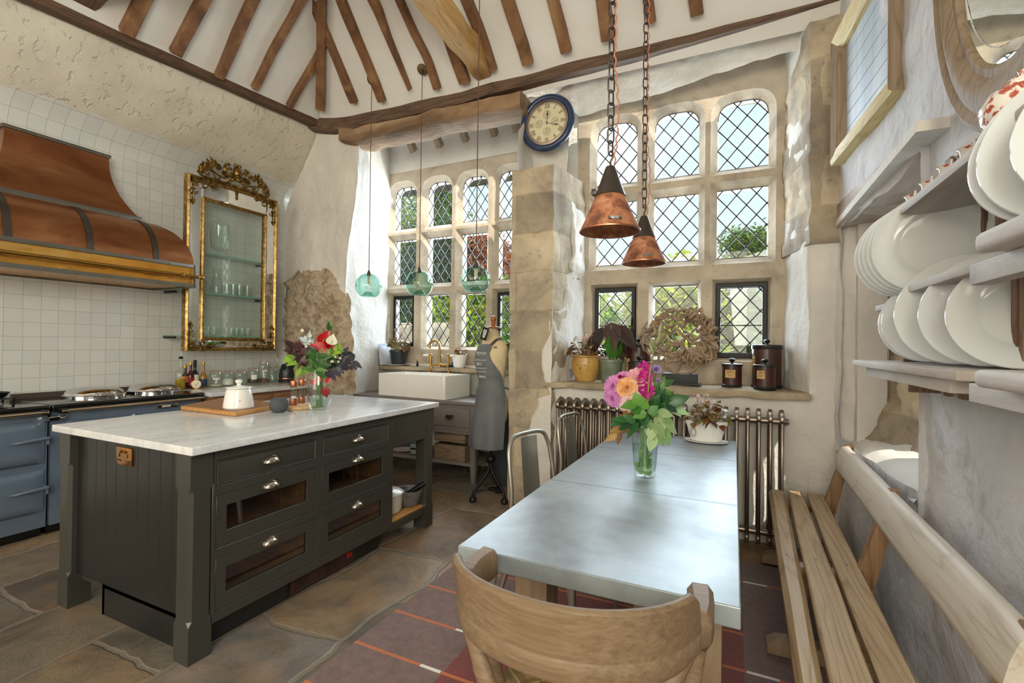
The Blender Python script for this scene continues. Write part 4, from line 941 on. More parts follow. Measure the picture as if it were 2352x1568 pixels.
# drawers
inside = wood('pale drawer inside', '#8d6c4d', '#a98662', '#bf9d77', 0, 4)
M['dglass'] = plain('reflective drawer glass', '#0f0d0c', .03, 0, .02, Specular_IOR_Level=1.0)
M['dglass'] = glass('drawer glass', '#d8d4cf', 1.6, 0, 2.2)
def cup(y, z):
    b = MB(); n = 20; R_ = []
    for i in range(9):
        a = i/8*pi/2; rr = .040*sin(a)+.0005; dx = .026*cos(a)+.001
        R_.append([V((XF+.002+dx, y+rr*1.0*cos(t), z+rr*.78*sin(t))) for t in [pi*j/n for j in range(n+1)]])
    b.loft(R_, cap=False, close=False); b.loft([[p+V((-.0025, 0, -.001)) for p in r] for r in R_], cap=False, close=False)
    b.tube([V((XF+.003, y+.043*cos(t), z+.034*sin(t)-.0)) for t in [pi*j/18 for j in range(19)]], .003, 6); return b
for ci, (a, c) in enumerate(cols_):
    for ri, (z0, z1) in enumerate(rows_):
        g = .002
        if ri == 0:
            b = MB().box((XF-.02, a+g, z0+g), (XF-.002, c-g, z1-g)); d = bi(b, 'drawer', M['paint'], bevel=.002)
            q = MB(); o = [(a+g, z0+g), (c-g, z0+g), (c-g, z1-g), (a+g, z1-g)]; i2 = offs(o, .008); q.loft([[V((XF-.002, *p)) for p in o], [V((XF+.004, *p)) for p in offs(o, .003)], [V((XF-.002, *p)) for p in i2]], cap=False); q.build('bead', M['paint'], d, world=True)
            zc = (z0+z1)/2-.008
        else:
            o = [(a+g, z0+g), (c-g, z0+g), (c-g, z1-g), (a+g, z1-g)]; h = [(a+.05, z0+.068), (c-.052, z0+.068), (c-.052, z1-.055), (a+.05, z1-.055)]
            d = bi(MB().prism([V((XF-.002, *p)) for p in o], (-.02, 0, 0), [[V((XF-.002, *p)) for p in h]]), 'drawer', M['paint'], bevel=.0012, seg=1)
            MB().prism([V((XF-.012, *p)) for p in h], (-.003, 0, 0)).build('glass_pane', M['dglass'], d, world=True, smooth=False)
            MB().box((XB+.2, a+.03, z0+.02), (XF-.03, c-.03, z0+.03)).box((XB+.2, a+.03, z0+.03), (XF-.03, a+.045, z1-.06)).box((XB+.2, c-.045, z0+.03), (XF-.03, c-.03, z1-.06)).box((XB+.2, a+.03, z0+.03), (XB+.215, c-.03, z1-.06)).build('drawer_box', inside, d, world=True)
            zc = z1-.032
        cup((a+c)/2, zc).build('cup_handle', M['nickel'], d, world=True, smooth=60)
# plinth heater
red = plain('dark red heater grille', '#3b2422', .4)
ph = bi(MB().box((XF-.078, 1.8, .012), (XF-.066, 2.27, .108)), 'plinth_heater', red, bevel=.002)
for k in range(4):
    for j in range(11): MB().box((XF-.067, 1.83+k*.105+j*.0072, .03), (XF-.0645, 1.833+k*.105+j*.0072, .085)).build('louvre', M['rubberblack'], ph, world=True, smooth=False) if k in (0, 2) and j % 2 == 0 else None
for k in range(2): MB().box((XF-.068, 2.2+k*.022, .055), (XF-.06, 2.215+k*.022, .085)).build('switch', plain('red rocker', '#b32a26', .3) if k == 0 else bpy.data.materials['red rocker'], ph, world=True, bevel=.002)
# brass socket on the boarded end
so_ = bi(MB().box((-2.672, YN-.008, .768), (-2.54, YN+.002, .852)), 'power_socket', plain('polished copper plate', '#c08a52', .12, 1), bevel=.003); so_['label'] = 'copper double socket plate'
for s in (-1, 1):
    b = MB(); cx = -2.606+s*.034
    b.box((cx-.003, YN-.0095, .806), (cx+.003, YN-.0078, .822)).box((cx-.014, YN-.0095, .787), (cx-.006, YN-.0078, .793)).box((cx+.006, YN-.0095, .787), (cx+.014, YN-.0078, .793)); b.build('pin_holes', M['rubberblack'], so_, world=True)
    MB().box((cx*.5-1.303-.006, YN-.016, .826), (cx*.5-1.303+.006, YN-.008, .842)).build('switch', M['brass'], so_, world=True, bevel=.002)
o = MB().box((-3.17, 1.215, .885), (-2.01, 3.02, .92)).build('marble_worktop', M['marble'], bevel=.005, seg=3); tag(o, 'large white marble slab topping the dark island', 'worktop')
IZ = .92
# things in the open bay
pot = thing('casserole', 'cream lidded casserole on the slatted shelf in the open end bay', 'pot', (-2.22, 2.68, .174))
cream = plain('cream enamel', '#d5d1c8', .2, 0, .03)
MB().lathe([(0, .004), (.1, .004), (.11, .02), (.116, .12), (.119, .125), (.112, .125), (.106, .02), (0, .015)], n=36).build('pot_body', cream, pot)
MB().lathe([(.121, .127), (.121, .134), (.095, .15), (.03, .158), (.0, .159)], n=36).lathe([(.012, .158), (.02, .175), (.02, .182), (0, .184)], n=20).build('lid', cream, pot)
for s in (-1, 1): MB().tube(spline([(.04, s*.108, .1), (.035, s*.148, .102), (-.035, s*.148, .102), (-.04, s*.108, .1)]), .009, 8).build('handle', cream, pot)
mo = thing('mortar', 'grey granite mortar on the slatted shelf behind the casserole', 'mortar', (-2.16, 2.86, .174))
gr = mottled('grey granite', [(.3, '#4a4a4b'), (.6, '#6e6d6c'), (.8, '#83817f')], 20, .6, .2, 80)
MB().lathe([(0, .003), (.06, .003), (.075, .02), (.1, .1), (.102, .115), (.09, .115), (.07, .04), (0, .025)], n=32).build('bowl', gr, mo)
pe = thing('pestle', 'dark pestle lying across the granite mortar', 'pestle', (-2.16, 2.86, .245))
MB().tube([(-.05, -.03, -.03), (.02, .01, .03), (.1, .06, .085)], [.024, .017, .02], 14).build('pestle_body', M['iron'], pe)
# on top: board, jar, speaker, mills, coaster
t = thing('chopping_board', 'big wooden chopping board with juice groove under the white jar', 'chopping board', (-2.86, 2.09, IZ), rz=0)
M['board'] = wood('end grain board', '#6e4a30', '#8d6243', '#a9805a', 0, 7, .45); M['board_edge'] = wood('board rim', '#9a6a3a', '#b98449', '#cfa062', 1, 5, .45)
def at2(px, py, z): p = onz(px, py, z); return p
c4 = [V((-3.02, 1.77, IZ)), V((-2.66, 1.87, IZ)), V((-2.70, 2.46, IZ)), V((-3.06, 2.40, IZ))]
c4 = [onz(415, 941, IZ), onz(541, 957, IZ), onz(655, 935, IZ), onz(520, 919, IZ)]
b = MB(); b.prism([p+V((0, 0, .002)) for p in c4], (0, 0, .022)); b.build('board_body', M['board_edge'], t, world=True, bevel=.003)
cm = sum(c4, V())/4; MB().prism([p.lerp(cm, .1)+V((0, 0, .0245)) for p in c4], (0, 0, .0012)).build('cutting_face', M['board'], t, world=True)
jr = thing('ceramic_jar', 'white ceramic jar with knob lid on the chopping board', 'jar', (-2.80, 1.97, IZ+.0262))
MB().lathe([(0, 0), (.082, 0), (.086, .006), (.084, .03), (.072, .1), (.066, .118), (.06, .12), (.0, .12)], n=44).build('jar_body', M['white_gloss'], jr)
MB().lathe([(.066, .121), (.07, .124), (.068, .13), (.03, .137), (.012, .14), (.01, .148), (.02, .16), (.02, .17), (.01, .177), (0, .178)], n=36).build('lid', M['white_gloss'], jr)
MB().ball((.076, -.045, .05), .003, 8).build('glaze_speck', plain('brown speck', '#5d4534', .3), jr)
sp_ = thing('smart_speaker', 'small dark grey fabric ball speaker between jar and mills', 'speaker', (-2.575, 2.08, IZ))
MB().lathe([(0, .001), (.03, .001), (.04, .006), (.054, .03), (.057, .048), (.053, .068), (.042, .085), (.036, .088), (0, .086)], n=40).build('speaker_body', mottled('grey knit fabric', [(.3, '#3c4147'), (.7, '#565b61')], 150, .9, .5, 300, .002), sp_)
MB().tube([(.04, .02, .02), (.052, .03, .005), (.06, .05, .004)], .0025, 6).build('cable', M['rubberblack'], sp_)
co_ = thing('wooden_coaster', 'pale oval wooden board under the two copper mills', 'board', (-2.6, 2.29, IZ))
MB().prism([V((.085*cos(a)*1., .12*sin(a), .001)) for a in [2*pi*k/40 for k in range(40)]], (0, 0, .018)).build('board_body', wood('beech', '#b58b5e', '#cfa878', '#dfbf94', 1, 5, .5), co_, bevel=.004)
mc = copper('brushed copper', '#9c5f42', '#b5775a', '#c48c70', .3)
for i, (px, py, lab) in enumerate(((674, 930, 'copper and clear pepper mill nearest the grey speaker'), (693, 925, 'copper and clear salt mill beside the flower vase'))):
    p = onz(px, py, IZ+.019); t = thing('spice_mill', lab, 'mill', p, group=None)
    MB().lathe([(0, 0), (.026, 0), (.027, .003), (.025, .02), (.0255, .022), (.024, .042), (0, .042)], n=28).build('grinder_base', mc, t)
    MB().lathe([(.0225, .043), (.019, .1), (.02, .118), (.018, .118), (.017, .1), (.0205, .045)], n=28).build('clear_body', M['clear'], t)
    MB().lathe([(0, .045), (.015, .045), (.014, .06 if i == 0 else .085), (0, .06 if i == 0 else .085)], n=16).build('contents', plain('salt' if i == 0 else 'peppercorn', '#ddd8cd' if i == 0 else '#5f4a3c', .8), t)
    MB().lathe([(.019, .119), (.022, .125), (.023, .16), (.021, .164), (0, .165)], n=28).build('cap', mc, t)
# ------------------------------------------------------------------ sink alcove
M['greypaint'] = plain('grey brown painted wood', '#7b736f', .5, 0, .08, 4)
sk = thing('sink', 'big white ceramic butler sink under the alcove window', 'sink', (-3.05, 4.27, .8))
b = MB(); o = [(-3.5, 4.06), (-2.6, 4.0), (-2.58, 4.48), (-3.48, 4.5)]; cx, cy = -3.04, 4.26
def shrink(p, k): return V((cx+(p[0]-cx)*k, cy+(p[1]-cy)*k, 0))
def rr_(pts, r, z):
    out = []
    for i in range(4):
        p = V((*pts[i], 0)); a = V((*pts[i-1], 0)); c = V((*pts[(i+1) % 4], 0)); u, w_ = (a-p).normalized(), (c-p).normalized()
        for k in range(6):
            t = k/5; q = p+u*r*(1-t)**2+w_*r*t**2; out.append(V((q.x, q.y, z)))
    return out
inn = [(p[0]+(.03 if p[0] < cx else -.03), p[1]+(.03 if p[1] < cy else -.03)) for p in o]
b.loft([rr_(o, .03, .802), rr_(o, .03, 1.025), rr_([tuple(shrink(p, .995)[:2]) for p in o], .03, 1.035), rr_([tuple(shrink(p, 1.005)[:2]) for p in inn], .03, 1.035), rr_(inn, .03, 1.025), rr_(inn, .05, .84)])
b.build('basin', M['white_gloss'], sk, world=True, smooth=40)
sc_ = thing('sink_cabinet', 'grey painted sink cabinet with drawers and an open lower shelf', 'cabinet', (-3.1, 4.3, 0))
def bs(b, n, m, p=sc_, **k): return b.build(n, m, p, world=True, **k)
CX0, CX1, CY0, CY1 = -3.9, -2.26, 4.02, 4.62
bs(MB().box((CX0-.02, CY0-.03, .765), (CX1+.02, CY1, .8)), 'countertop', M['greypaint'], bevel=.006)
bs(MB().box((CX0, CY0+.01, .5), (CX1, CY1-.02, .765)), 'case', M['greypaint'], bevel=.004)
for k in range(3):
    a = CX0+.06+k*.53; d = bs(MB().box((a, CY0-.004, .545), (a+.46, CY0+.012, .73)), 'drawer', M['greypaint'], bevel=.006)
    h = MB().lathe([(.012, 0), (.01, .006), (0, .008)], (a+.2, CY0-.006, .645), 12, (0, -1, 0)).lathe([(.012, 0), (.01, .006), (0, .008)], (a+.26, CY0-.006, .645), 12, (0, -1, 0)).tube(spline([(a+.19, CY0-.012, .645), (a+.2, CY0-.026, .62), (a+.23, CY0-.03, .612), (a+.26, CY0-.026, .62), (a+.27, CY0-.012, .645)]), .004, 6).prism([V((a+.185, CY0-.0045, .63)), V((a+.23, CY0-.0045, .615)), V((a+.275, CY0-.0045, .63)), V((a+.27, CY0-.0045, .66)), V((a+.23, CY0-.0045, .655)), V((a+.19, CY0-.0045, .66))], (0, -.003, 0))
    h.build('drop_handle', plain('dark bronze', '#4a3f36', .4, .8) if k == 0 else bpy.data.materials['dark bronze'], d, world=True)
bs(MB().box((CX0, CY0, .475), (CX1, CY0+.03, .5)), 'moulding', M['greypaint'], bevel=.005)
bs(MB().box((CX0+.02, CY0+.03, .16), (CX1-.02, CY1-.04, .19)), 'lower_shelf', M['greypaint'], bevel=.004)
for x in (CX0+.03, CX1-.03):
    for y in (CY0+.035, CY1-.05):
        R_ = []
        for z, h in ((0, .02), (.16, .028), (.5, .032)): R_.append([V((x-h, y-h, z)), V((x+h, y-h, z)), V((x+h, y+h, z)), V((x-h, y+h, z))])
        bs(MB().loft(R_), 'leg', M['greypaint'], bevel=.003)
# crate, bowls on the shelf
cr = thing('wooden_crate', 'old slatted wooden crate on the lower shelf of the sink cabinet', 'crate', (-2.575, 4.22, .19))
old = wood('old crate boards', '#5e4a3b', '#86705b', '#a08a72', 0, 5, .8)
for z0, z1 in ((.01, .16), (.19, .29)):
    for yy in (-.16, .15): MB().box((-.17, yy, z0), (.17, yy+.012, z1)).build('board', old, cr)
    for xx in (-.18, .168): MB().box((xx, -.16, z0), (xx+.012, .16, z1)).build('board', old, cr)
MB().box((-.17, -.15, 0), (.17, .15, .01)).build('base', old, cr)
for i, (c, lab) in enumerate((('#9fb0a0', 'pale green bowl at the base of the bowl stack on the cabinet shelf'), ('#8fa8ab', 'blue green bowl topping the bowl stack on the cabinet shelf'))):
    t = thing('bowl', lab, 'bowl', (-3.03, 4.15, .19+i*.062)); MB().lathe([(0, .002), (.05, .002), (.075, .02), (.08, .06), (.076, .06), (.07, .024), (0, .01)], n=28).build('bowl_body', plain('glaze '+c, c, .2), t)
t = thing('plate', 'white dish lying on the cabinet shelf beside the bowls', 'plate', (-3.25, 4.2, .19)); MB().lathe([(0, .002), (.06, .002), (.11, .018), (.112, .022), (.06, .008), (0, .007)], n=28).build('plate_body', M['white_gloss'], t)
# tap
tp = thing('bridge_tap', 'aged brass bridge tap with white lever handles behind the sink', 'tap', (-3.0, 4.5, 1.035))
def bt(b, n, m=M['brass'], p=tp, **k): return b.build(n, m, p, **k)
for s in (-1, 1):
    x = s*.115; bt(MB().tube(spline([(x*1.08, 0, 0), (x*1.08, 0, .02), (x*.9, 0, .05), (x, 0, .09), (x, 0, .17)]), .012, 12).lathe([(.03, 0), (.03, .006), (.016, .012), (.014, .02)], (x*1.08, 0, 0), 18).lathe([(.018, .165), (.018, .19), (.01, .2), (.012, .21), (0, .215)], (x, 0, 0), 16), 'pillar')
    h = bt(MB().tube([(x, 0, .195), (x+s*.03, -.01, .195)], .008, 10), 'lever'); MB().tube([(s*.03+x, -.01, .195), (s*.045+x, -.014, .195), (s*.09+x, -.02, .192)], [.009, .014, .012], 12).build('ceramic_grip', M['white_gloss'], h)
bt(MB().tube([(-.115, 0, .085), (.115, 0, .085)], .012, 12), 'bridge')
bt(MB().tube([(.0, .0, .08), (0, 0, .3)]+[(-.06+.06*cos(a), -.0-.02*sin(a/2), .3+.06*sin(a)) for a in [pi*k/12 for k in range(1, 13)]]+[(-.12, -.02, .27)], .0125, 14).lathe([(.022, .07), (.022, .1), (.014, .11)], (0, 0, 0), 16), 'spout')
bt(MB().box((-.16, -.03, -.003), (.17, .02, .003)), 'ledge', M['white_gloss'])
# on the alcove sill
SZ = 1.094
def book(lab, x, w, h, d, colr, lean=0., spine=None):
    t = thing('book', lab, 'book', (x, 4.58, SZ), group=None); t.rotation_euler = (0, lean, 0)
    MB().box((0, -d/2, .002), (w, d/2, h)).build('cover', plain('cover '+lab[:22], colr, .5, 0, .1), t, bevel=.002)
    MB().box((.003, -d/2+.003, h-.002), (w-.003, d/2-.004, h+.0005)).build('page_block', lw, t)
    if spine: MB().box((.004, -d/2-.001, h*.15), (w-.004, -d/2, h*.85)).build('spine_panel', plain('spine '+lab[:20], spine, .5), t)
book('dark navy book with brick red spine at the wall end of the alcove sill', -4.055, .075, .25, .19, '#1f2a38', 0, '#a55c45')
book('dark patterned book between the red-spined book and the blue magazine', -3.965, .035, .255, .19, '#3a4656', .06, '#6b5a55')
book('leaning pale blue book next to the black flowerpot', -3.905, .05, .255, .2, '#8fa3b8', -.12, '#dad8d2')
book('leaning white book touching the black flowerpot', -3.83, .028, .23, .2, '#d9dbe0', -.14)
M['soil'] = plain('potting soil', '#3a2c22', .95)
M['bego_leaf'] = leafmat('bronze begonia leaves', '#6a3d22', '#9a7440', .35, .25)
M['bego_green'] = leafmat('olive begonia leaves', '#6d5a2a', '#98984f', .35, .25)
M['bego_flower'] = leafmat('pale pink begonia petals', '#e8b3b5', '#f4dcd8', .6, .3)
M['stem'] = plain('fleshy stem', '#8f8048', .5); M['stem_green'] = plain('green stem', '#557a34', .5)
R2 = random.Random(11)
def begonia(t, z, rad, h, n, mats=('bego_leaf', 'bego_green'), flowers=8, lw_=.05):
    st, l1, l2, fl = MB(), MB(), MB(), MB()
    for i in range(n):
        a = R2.uniform(0, 2*pi); r = rad*sqrt(R2.random()); zt = z+h*(1-.55*(r/rad)**2)*R2.uniform(.55, 1)
        p = V((r*cos(a), r*sin(a), zt)); st.tube([(p.x*.3, p.y*.3, z), (p.x*.7, p.y*.7, (z+zt)/2), p], [.004, .003, .002], 6)
        for k in range(3):
            aa = a+R2.uniform(-1.4, 1.4); d = V((cos(aa), sin(aa), R2.uniform(-.5, .35)))
            (l1 if R2.random() < .6 else l2).leaf(p+V((0, 0, -k*.02)), d, (R2.uniform(-.3, .3), R2.uniform(-.3, .3), 1), lw_*R2.uniform(.8, 1.5), lw_*R2.uniform(.75, 1.1), .3, .1, 6)
    for i in range(flowers):
        a = R2.uniform(0, 2*pi); r = rad*.7*R2.random(); p = V((r*cos(a), r*sin(a), z+h*R2.uniform(.8, 1.15))); st.tube([(p.x*.8, p.y*.8, z+h*.4), p], .0015, 5)
        for k in range(7):
            aa = R2.uniform(0, 2*pi); fl.leaf(p+V((R2.uniform(-.01, .01), R2.uniform(-.01, .01), R2.uniform(-.01, .012))), (cos(aa), sin(aa), R2.uniform(-.2, .8)), (0, 0, 1), .018, .016, .1, .1, 3)
    st.build('stem', M['stem'], t); l1.build('foliage', M[mats[0]], t, smooth=80); l2.build('foliage', M[mats[1]], t, smooth=80)
    if flowers: fl.build('flower', M['bego_flower'], t, smooth=80)
def potted(name, lab, loc, prof, mat, soil_r, soil_z, fn):
    t = thing(name, lab, 'potted plant', loc); MB().lathe(prof, n=40).build('pot', mat, t)
    MB().lathe([(soil_r, soil_z-.01), (soil_r, soil_z), (0, soil_z+.008)], n=28).build('soil', M['soil'], t); fn(t); return t
t = thing('saucer', 'shallow white saucer under the black flowerpot', 'saucer', (-3.635, 4.58, SZ)); MB().lathe([(0, .002), (.08, .002), (.13, .014), (.132, .018), (.08, .008), (0, .007)], n=32).build('saucer_body', M['white_gloss'], t)
potted('potted_begonia', 'bronze-leaved begonia in a black plastic pot on the alcove sill', (-3.635, 4.58, SZ+.009), [(0, 0), (.08, 0), (.083, .01), (.103, .15), (.108, .152), (.109, .178), (.1, .178), (.095, .15), (.09, .14), (0, .14)], plain('black plastic pot', '#22282c', .35), .094, .158, lambda t: begonia(t, .16, .12, .24, 22))
potted('potted_succulent', 'small red-leaved plant in a tapered white pot beside the tap', (-2.79, 4.58, SZ), [(0, 0), (.055, 0), (.066, .02), (.088, .14), (.088, .148), (.08, .148), (.07, .12), (0, .12)], M['white_gloss'], .08, .132, lambda t: begonia(t, .135, .06, .1, 7, ('bego_leaf', 'bego_leaf'), 0, .045))
t = thing('ink_pot', 'small round dark blue pot behind the brass tap', 'pot', (-2.905, 4.62, SZ)); MB().lathe([(0, .001), (.025, .001), (.036, .015), (.036, .035), (.02, .045), (.022, .05), (.012, .06), (0, .06)], n=24).build('pot_body', plain('navy glaze', '#27364a', .15), t)
t = thing('soap_dish', 'grey oval dish behind the brass tap bridge', 'dish', (-3.0, 4.6, SZ)); MB().lathe([(0, .002), (.04, .002), (.07, .02), (.066, .022), (.035, .008), (0, .008)], n=28).build('dish_body', plain('grey dish', '#9a9b98', .3), t)
t = thing('soap_bottle', 'small clear pump bottle behind the brass tap spout', 'bottle', (-3.05, 4.64, SZ)); MB().lathe([(0, .001), (.026, .001), (.028, .01), (.02, .07), (.01, .09), (.01, .11)], n=20).build('bottle_body', M['clear'], t); MB().tube([(0, 0, .105), (0, 0, .135), (-.02, -.02, .14)], .006, 8).build('pump', M['white_gloss'], t)
t = thing('figurine', 'tiny dark figurine on the alcove sill', 'figurine', (-3.36, 4.58, SZ)); MB().lathe([(0, .001), (.02, .001), (.014, .02), (.012, .035), (.008, .045), (.011, .055), (0, .07)], n=14).build('figurine_body', M['iron'], t)
M['bigleaf'] = leafmat('fresh green leaves', '#3f7a2c', '#6da544', .4, .35)
def gpot(t):
    l, s = MB(), MB()
    for i in range(16):
        a = R2.uniform(0, 2*pi); r = R2.uniform(.02, .13); z = R2.uniform(.22, .55); p = V((r*cos(a), r*sin(a), z)); s.tube([(0, 0, .15), (p.x*.4, p.y*.4, z*.7), p], .003, 6)
        aa = R2.uniform(0, 2*pi); l.leaf(p, (cos(aa), sin(aa), -.2), (0, 0, 1), .12, .1, .3, .08, 6)
    s.build('stem', M['stem_green'], t); l.build('foliage', M['bigleaf'], t, smooth=80)
M['green_glaze'] = plain('sage green glazed pot', '#74806c', .35, 0, .06)
potted('potted_geranium', 'leafy green plant in a sage pot behind the dress form', (-2.17, 4.58, SZ), [(0, 0), (.06, 0), (.085, .15), (.09, .152), (.09, .17), (.082, .17), (.078, .14), (0, .14)], M['green_glaze'], .078, .15, gpot)
# bin beside the cabinet
t = thing('waste_bin', 'dark grey bin in the shade between sink cabinet and stone pier', 'bin', (-2.03, 4.25, 0))
gm = plain('dark teal grey plastic', '#343c40', .45); MB().lathe([(0, .0), (.14, .0), (.17, .62), (.175, .63), (.0, .63)], n=28).build('bin_body', gm, t); MB().lathe([(.19, .63), (.19, .66), (.15, .7), (0, .71)], n=28).build('lid', gm, t)
t = thing('wire_basket', 'round wire basket on the floor under the sink cabinet end', 'basket', (-2.42, 4.36, 0)); b = MB()
for z in (.01, .06, .11): b.tube([(.14*(1+z)*cos(a), .1*(1+z)*sin(a), z) for a in [2*pi*k/24 for k in range(24)]], .003, 6, closed=True)
for k in range(14): a = 2*pi*k/14; b.tube([(.14*cos(a), .1*sin(a), .01), (.156*cos(a), .111*sin(a), .11)], .002, 5)
b.build('wire', M['steel'], t)
# ------------------------------------------------------------------ dress form
df = thing('dress_form', 'vintage cream dress form on a cast iron tripod by the sink', 'mannequin', (-1.93, 3.72, 0))
F = V((-.365, -.931, 0)).normalized(); S = V((-F.y, F.x, 0))
ST = [(.685, .135, .115, 0), (.70, .15, .125, 0), (.78, .155, .128, 0), (.88, .15, .125, .0), (.97, .125, .105, .0), (1.05, .122, .1, .0), (1.13, .14, .112, .005), (1.2, .158, .122, .012), (1.27, .17, .118, .01), (1.33, .172, .1, .0), (1.375, .15, .078, -.005), (1.405, .1, .064, -.008), (1.425, .066, .056, -.01), (1.445, .054, .05, -.01), (1.5, .05, .048, -.01), (1.505, .04, .04, -.01)]
def tor(z):
    for a, c in zip(ST, ST[1:]):
        if a[0] <= z <= c[0]: t = (z-a[0])/(c[0]-a[0]); t = t*t*(3-2*t); return [lerp(a[i], c[i], t) for i in (1, 2, 3)]
    return ST[0][1:] if z < ST[0][0] else ST[-1][1:]
def tp_(z, a, k=0.):
    w_, d_, o_ = tor(z); return F*(o_+(d_+k)*cos(a))+S*((w_+k)*sin(a))+V((0, 0, z))
linen = mottled('aged cream linen', [(.3, '#c2ab82'), (.55, '#d8c6a0'), (.8, '#e2d4b4')], 5, .85, .15, 200)
zz = [.685+.02*i for i in range(41)]
MB().loft([[tp_(z, 2*pi*k/40) for k in range(40)] for z in zz if z <= 1.5]).build('torso', linen, df, smooth=60)
wm = wood('turned brown wood', '#6b3a1d', '#94582f', '#b5753f', 2, 6, .35)
MB().lathe([(.052, 1.5), (.054, 1.515), (.03, 1.52), (.018, 1.535), (.022, 1.545), (.016, 1.555), (.026, 1.575), (.028, 1.59), (.018, 1.61), (0, 1.617)], F*-.01, 24).build('neck_finial', wm, df)
MB().lathe([(.008, .33), (.012, .36), (.012, .72)], n=14).lathe([(0, .31), (.025, .32), (.042, .345), (.042, .365), (.025, .39), (.012, .395)], n=24).build('pole', M['iron'], df)
for ang in (-2.15, -.55, 1.55):
    d = V((cos(ang), sin(ang), 0)); e = {-2.15: V((-.1, -.135, 0)), -.55: V((.165, -.055, 0)), 1.55: V((-.02, .19, 0))}[ang]
    l = MB().tube(spline([d*.012+V((0, 0, .33)), d*.02+V((0, 0, .26)), e*.5+V((0, 0, .17)), e*.93+V((0, 0, .09)), e+V((0, 0, .05))], 6), [.013]*24+[.014], 10).build('leg', M['iron'], df)
    MB().lathe([(0, 0), (.025, .002), (.034, .018), (.03, .035), (.018, .05), (0, .055)], e, 20).build('ball_foot', M['iron'], l)
MB().tube([V((-.1, -.135, .1))*.9, (0, 0, .085), V((.165, -.055, .1))*.9], .004, 6).lathe([(0, .07), (.035, .072), (.045, .085), (.02, .095), (0, .096)], (0, .04, 0), 18).build('stretcher', M['iron'], df)
blackp = plain('black print', '#2b2723', .7)
a_ = .78; p = tp_(1.335, a_, .002); nrm = (F*cos(a_)*1.4+S*sin(a_)).normalized(); xx = V((-nrm.y, nrm.x, 0)); text('ER', .032, blackp, df, basis(xx, nrm.cross(xx), nrm, p))
# apron
ap = thing('apron', 'charcoal kitchen apron with white lettering hung on the dress form', 'apron', (-1.93, 3.72, 0))
def half(z): # half-angle covered by the apron
    if z > 1.0: return lerp(1.75, .55, sstep(1.0, 1.3, z))
    return lerp(1.45, 1.75, sstep(.47, 1.0, z))
def app(z, a, k=.008):
    if z >= .98: q = tp_(z, a, k); return q
    w_, d_ = lerp(.185, .14, sstep(.47, .98, z)), lerp(.185, .118, sstep(.47, .98, z)); fl = 1+.05*sin(a*7+z*3)*sstep(.98, .5, z)
    return F*(d_+k)*fl*cos(a)+S*(w_+k)*fl*sin(a)+V((0, 0, z))
apm = mottled('charcoal apron cotton', [(.3, '#55585b'), (.6, '#6b6f71'), (.8, '#7a7e80')], 3, .65, .2, 120)
MB().grid(lambda u, v: app(lerp(.47, 1.365, v), lerp(-1, 1, u)*half(lerp(.47, 1.365, v))), 36, 44, thick=tuple(F*-.003)).build('apron_panel', apm, ap, smooth=60)
st_ = MB()
for s in (-1, 1):
    pts = [tp_(1.36, s*.5, .008), tp_(1.40, s*1.0, .006), tp_(1.415, s*1.9, .012), tp_(1.41, s*pi, .012)]; sp2 = spline(pts, 6)
    for q, r in zip(sp2, sp2[1:]): st_.bar(q, r, .03, .004, (q+r)/2-V((0, 0, (q.z+r.z)/2))+V((0, 0, .2)))
st_.build('neck_strap', plain('brown webbing strap', '#4d443f', .7), ap)
pts = spline([tp_(.985, -1.72, .012), tp_(.985, -2.1, .02), tp_(.95, -2.5, .05), tp_(.87, -2.6, .06)], 6); b = MB()
for q, r in zip(pts, pts[1:]): b.bar(q, r, .022, .003, S)
b.build('tie', apm, ap); b = MB(); pts = spline([tp_(.985, 1.72, .012), tp_(.985, 1.95, .02), tp_(.96, 2.1, .05), tp_(.87, 2.15, .06), tp_(.84, 2.1, .045)], 6)
for q, r in zip(pts, pts[1:]): b.bar(q, r, .022, .003, F)
b.build('tie', apm, ap)
wp = plain('white print', '#d9d9d6', .6); a_ = .02; nrm = (F*cos(a_)+S*sin(a_)).normalized(); xx = V((-nrm.y, nrm.x, 0))
if xx.dot(V((1, 0, 0))*1) < 0 and nrm.y > 0: xx = -xx
for body, z, s_ in (('ms', 1.285, .075), ('makes', 1.225, .034), ('the BEST', 1.19, .034), ('cake in', 1.155, .03), ('the whole', 1.125, .028), ('us', 1.08, .06)):
    if body in ('the BEST',): text('BEST', .036, wp, ap, basis(xx, nrm.cross(xx), nrm, tp_(z, a_, .0135)+S*.0))
    else:
        b = MB(); n = 26; L = {'ms': .085, 'us': .075}.get(body, .1); A = s_*.3
        b.tube([tp_(z+A*sin(k*2.1+s_*90)*(.6+.4*sin(k*5.3)), a_+(k/n-.5)*L/.12, .0115) for k in range(n+1)], .0016, 5); b.build('lettering', wp, ap)
# swing card on the neck
ct = thing('hanging_card', 'black swing card with a white shaggy dog picture tied to the dress form', 'card', (-1.93, 3.72, 0))
cc = ony(1113, 766, 3.6)-V((-1.93, 3.72, 0)); cn = V((-.25, -.95, .12)).normalized(); cxv = V((-cn.y, cn.x, 0)).normalized(); cuv = cn.cross(cxv); cm_ = basis((cxv*cos(.25)+cuv*sin(-.25)), (cuv*cos(.25)+cxv*sin(.25)), cn, cc)
MB().box((-.038, -.055, -.001), (.038, .055, .001), cm_).build('card_body', M['rubberblack'], ct)
b = MB()
for (x, y, rx, ry) in ((0, .008, .02, .028), (-.012, .022, .01, .014), (.012, .022, .01, .014), (0, -.02, .015, .018)): b.prism([cm_ @ V((x+rx*cos(t), y+ry*sin(t), .0012)) for t in [2*pi*k/20 for k in range(20)]], tuple(cn*.0004))
b.build('dog_print', wp, ct, smooth=False)
b = MB()
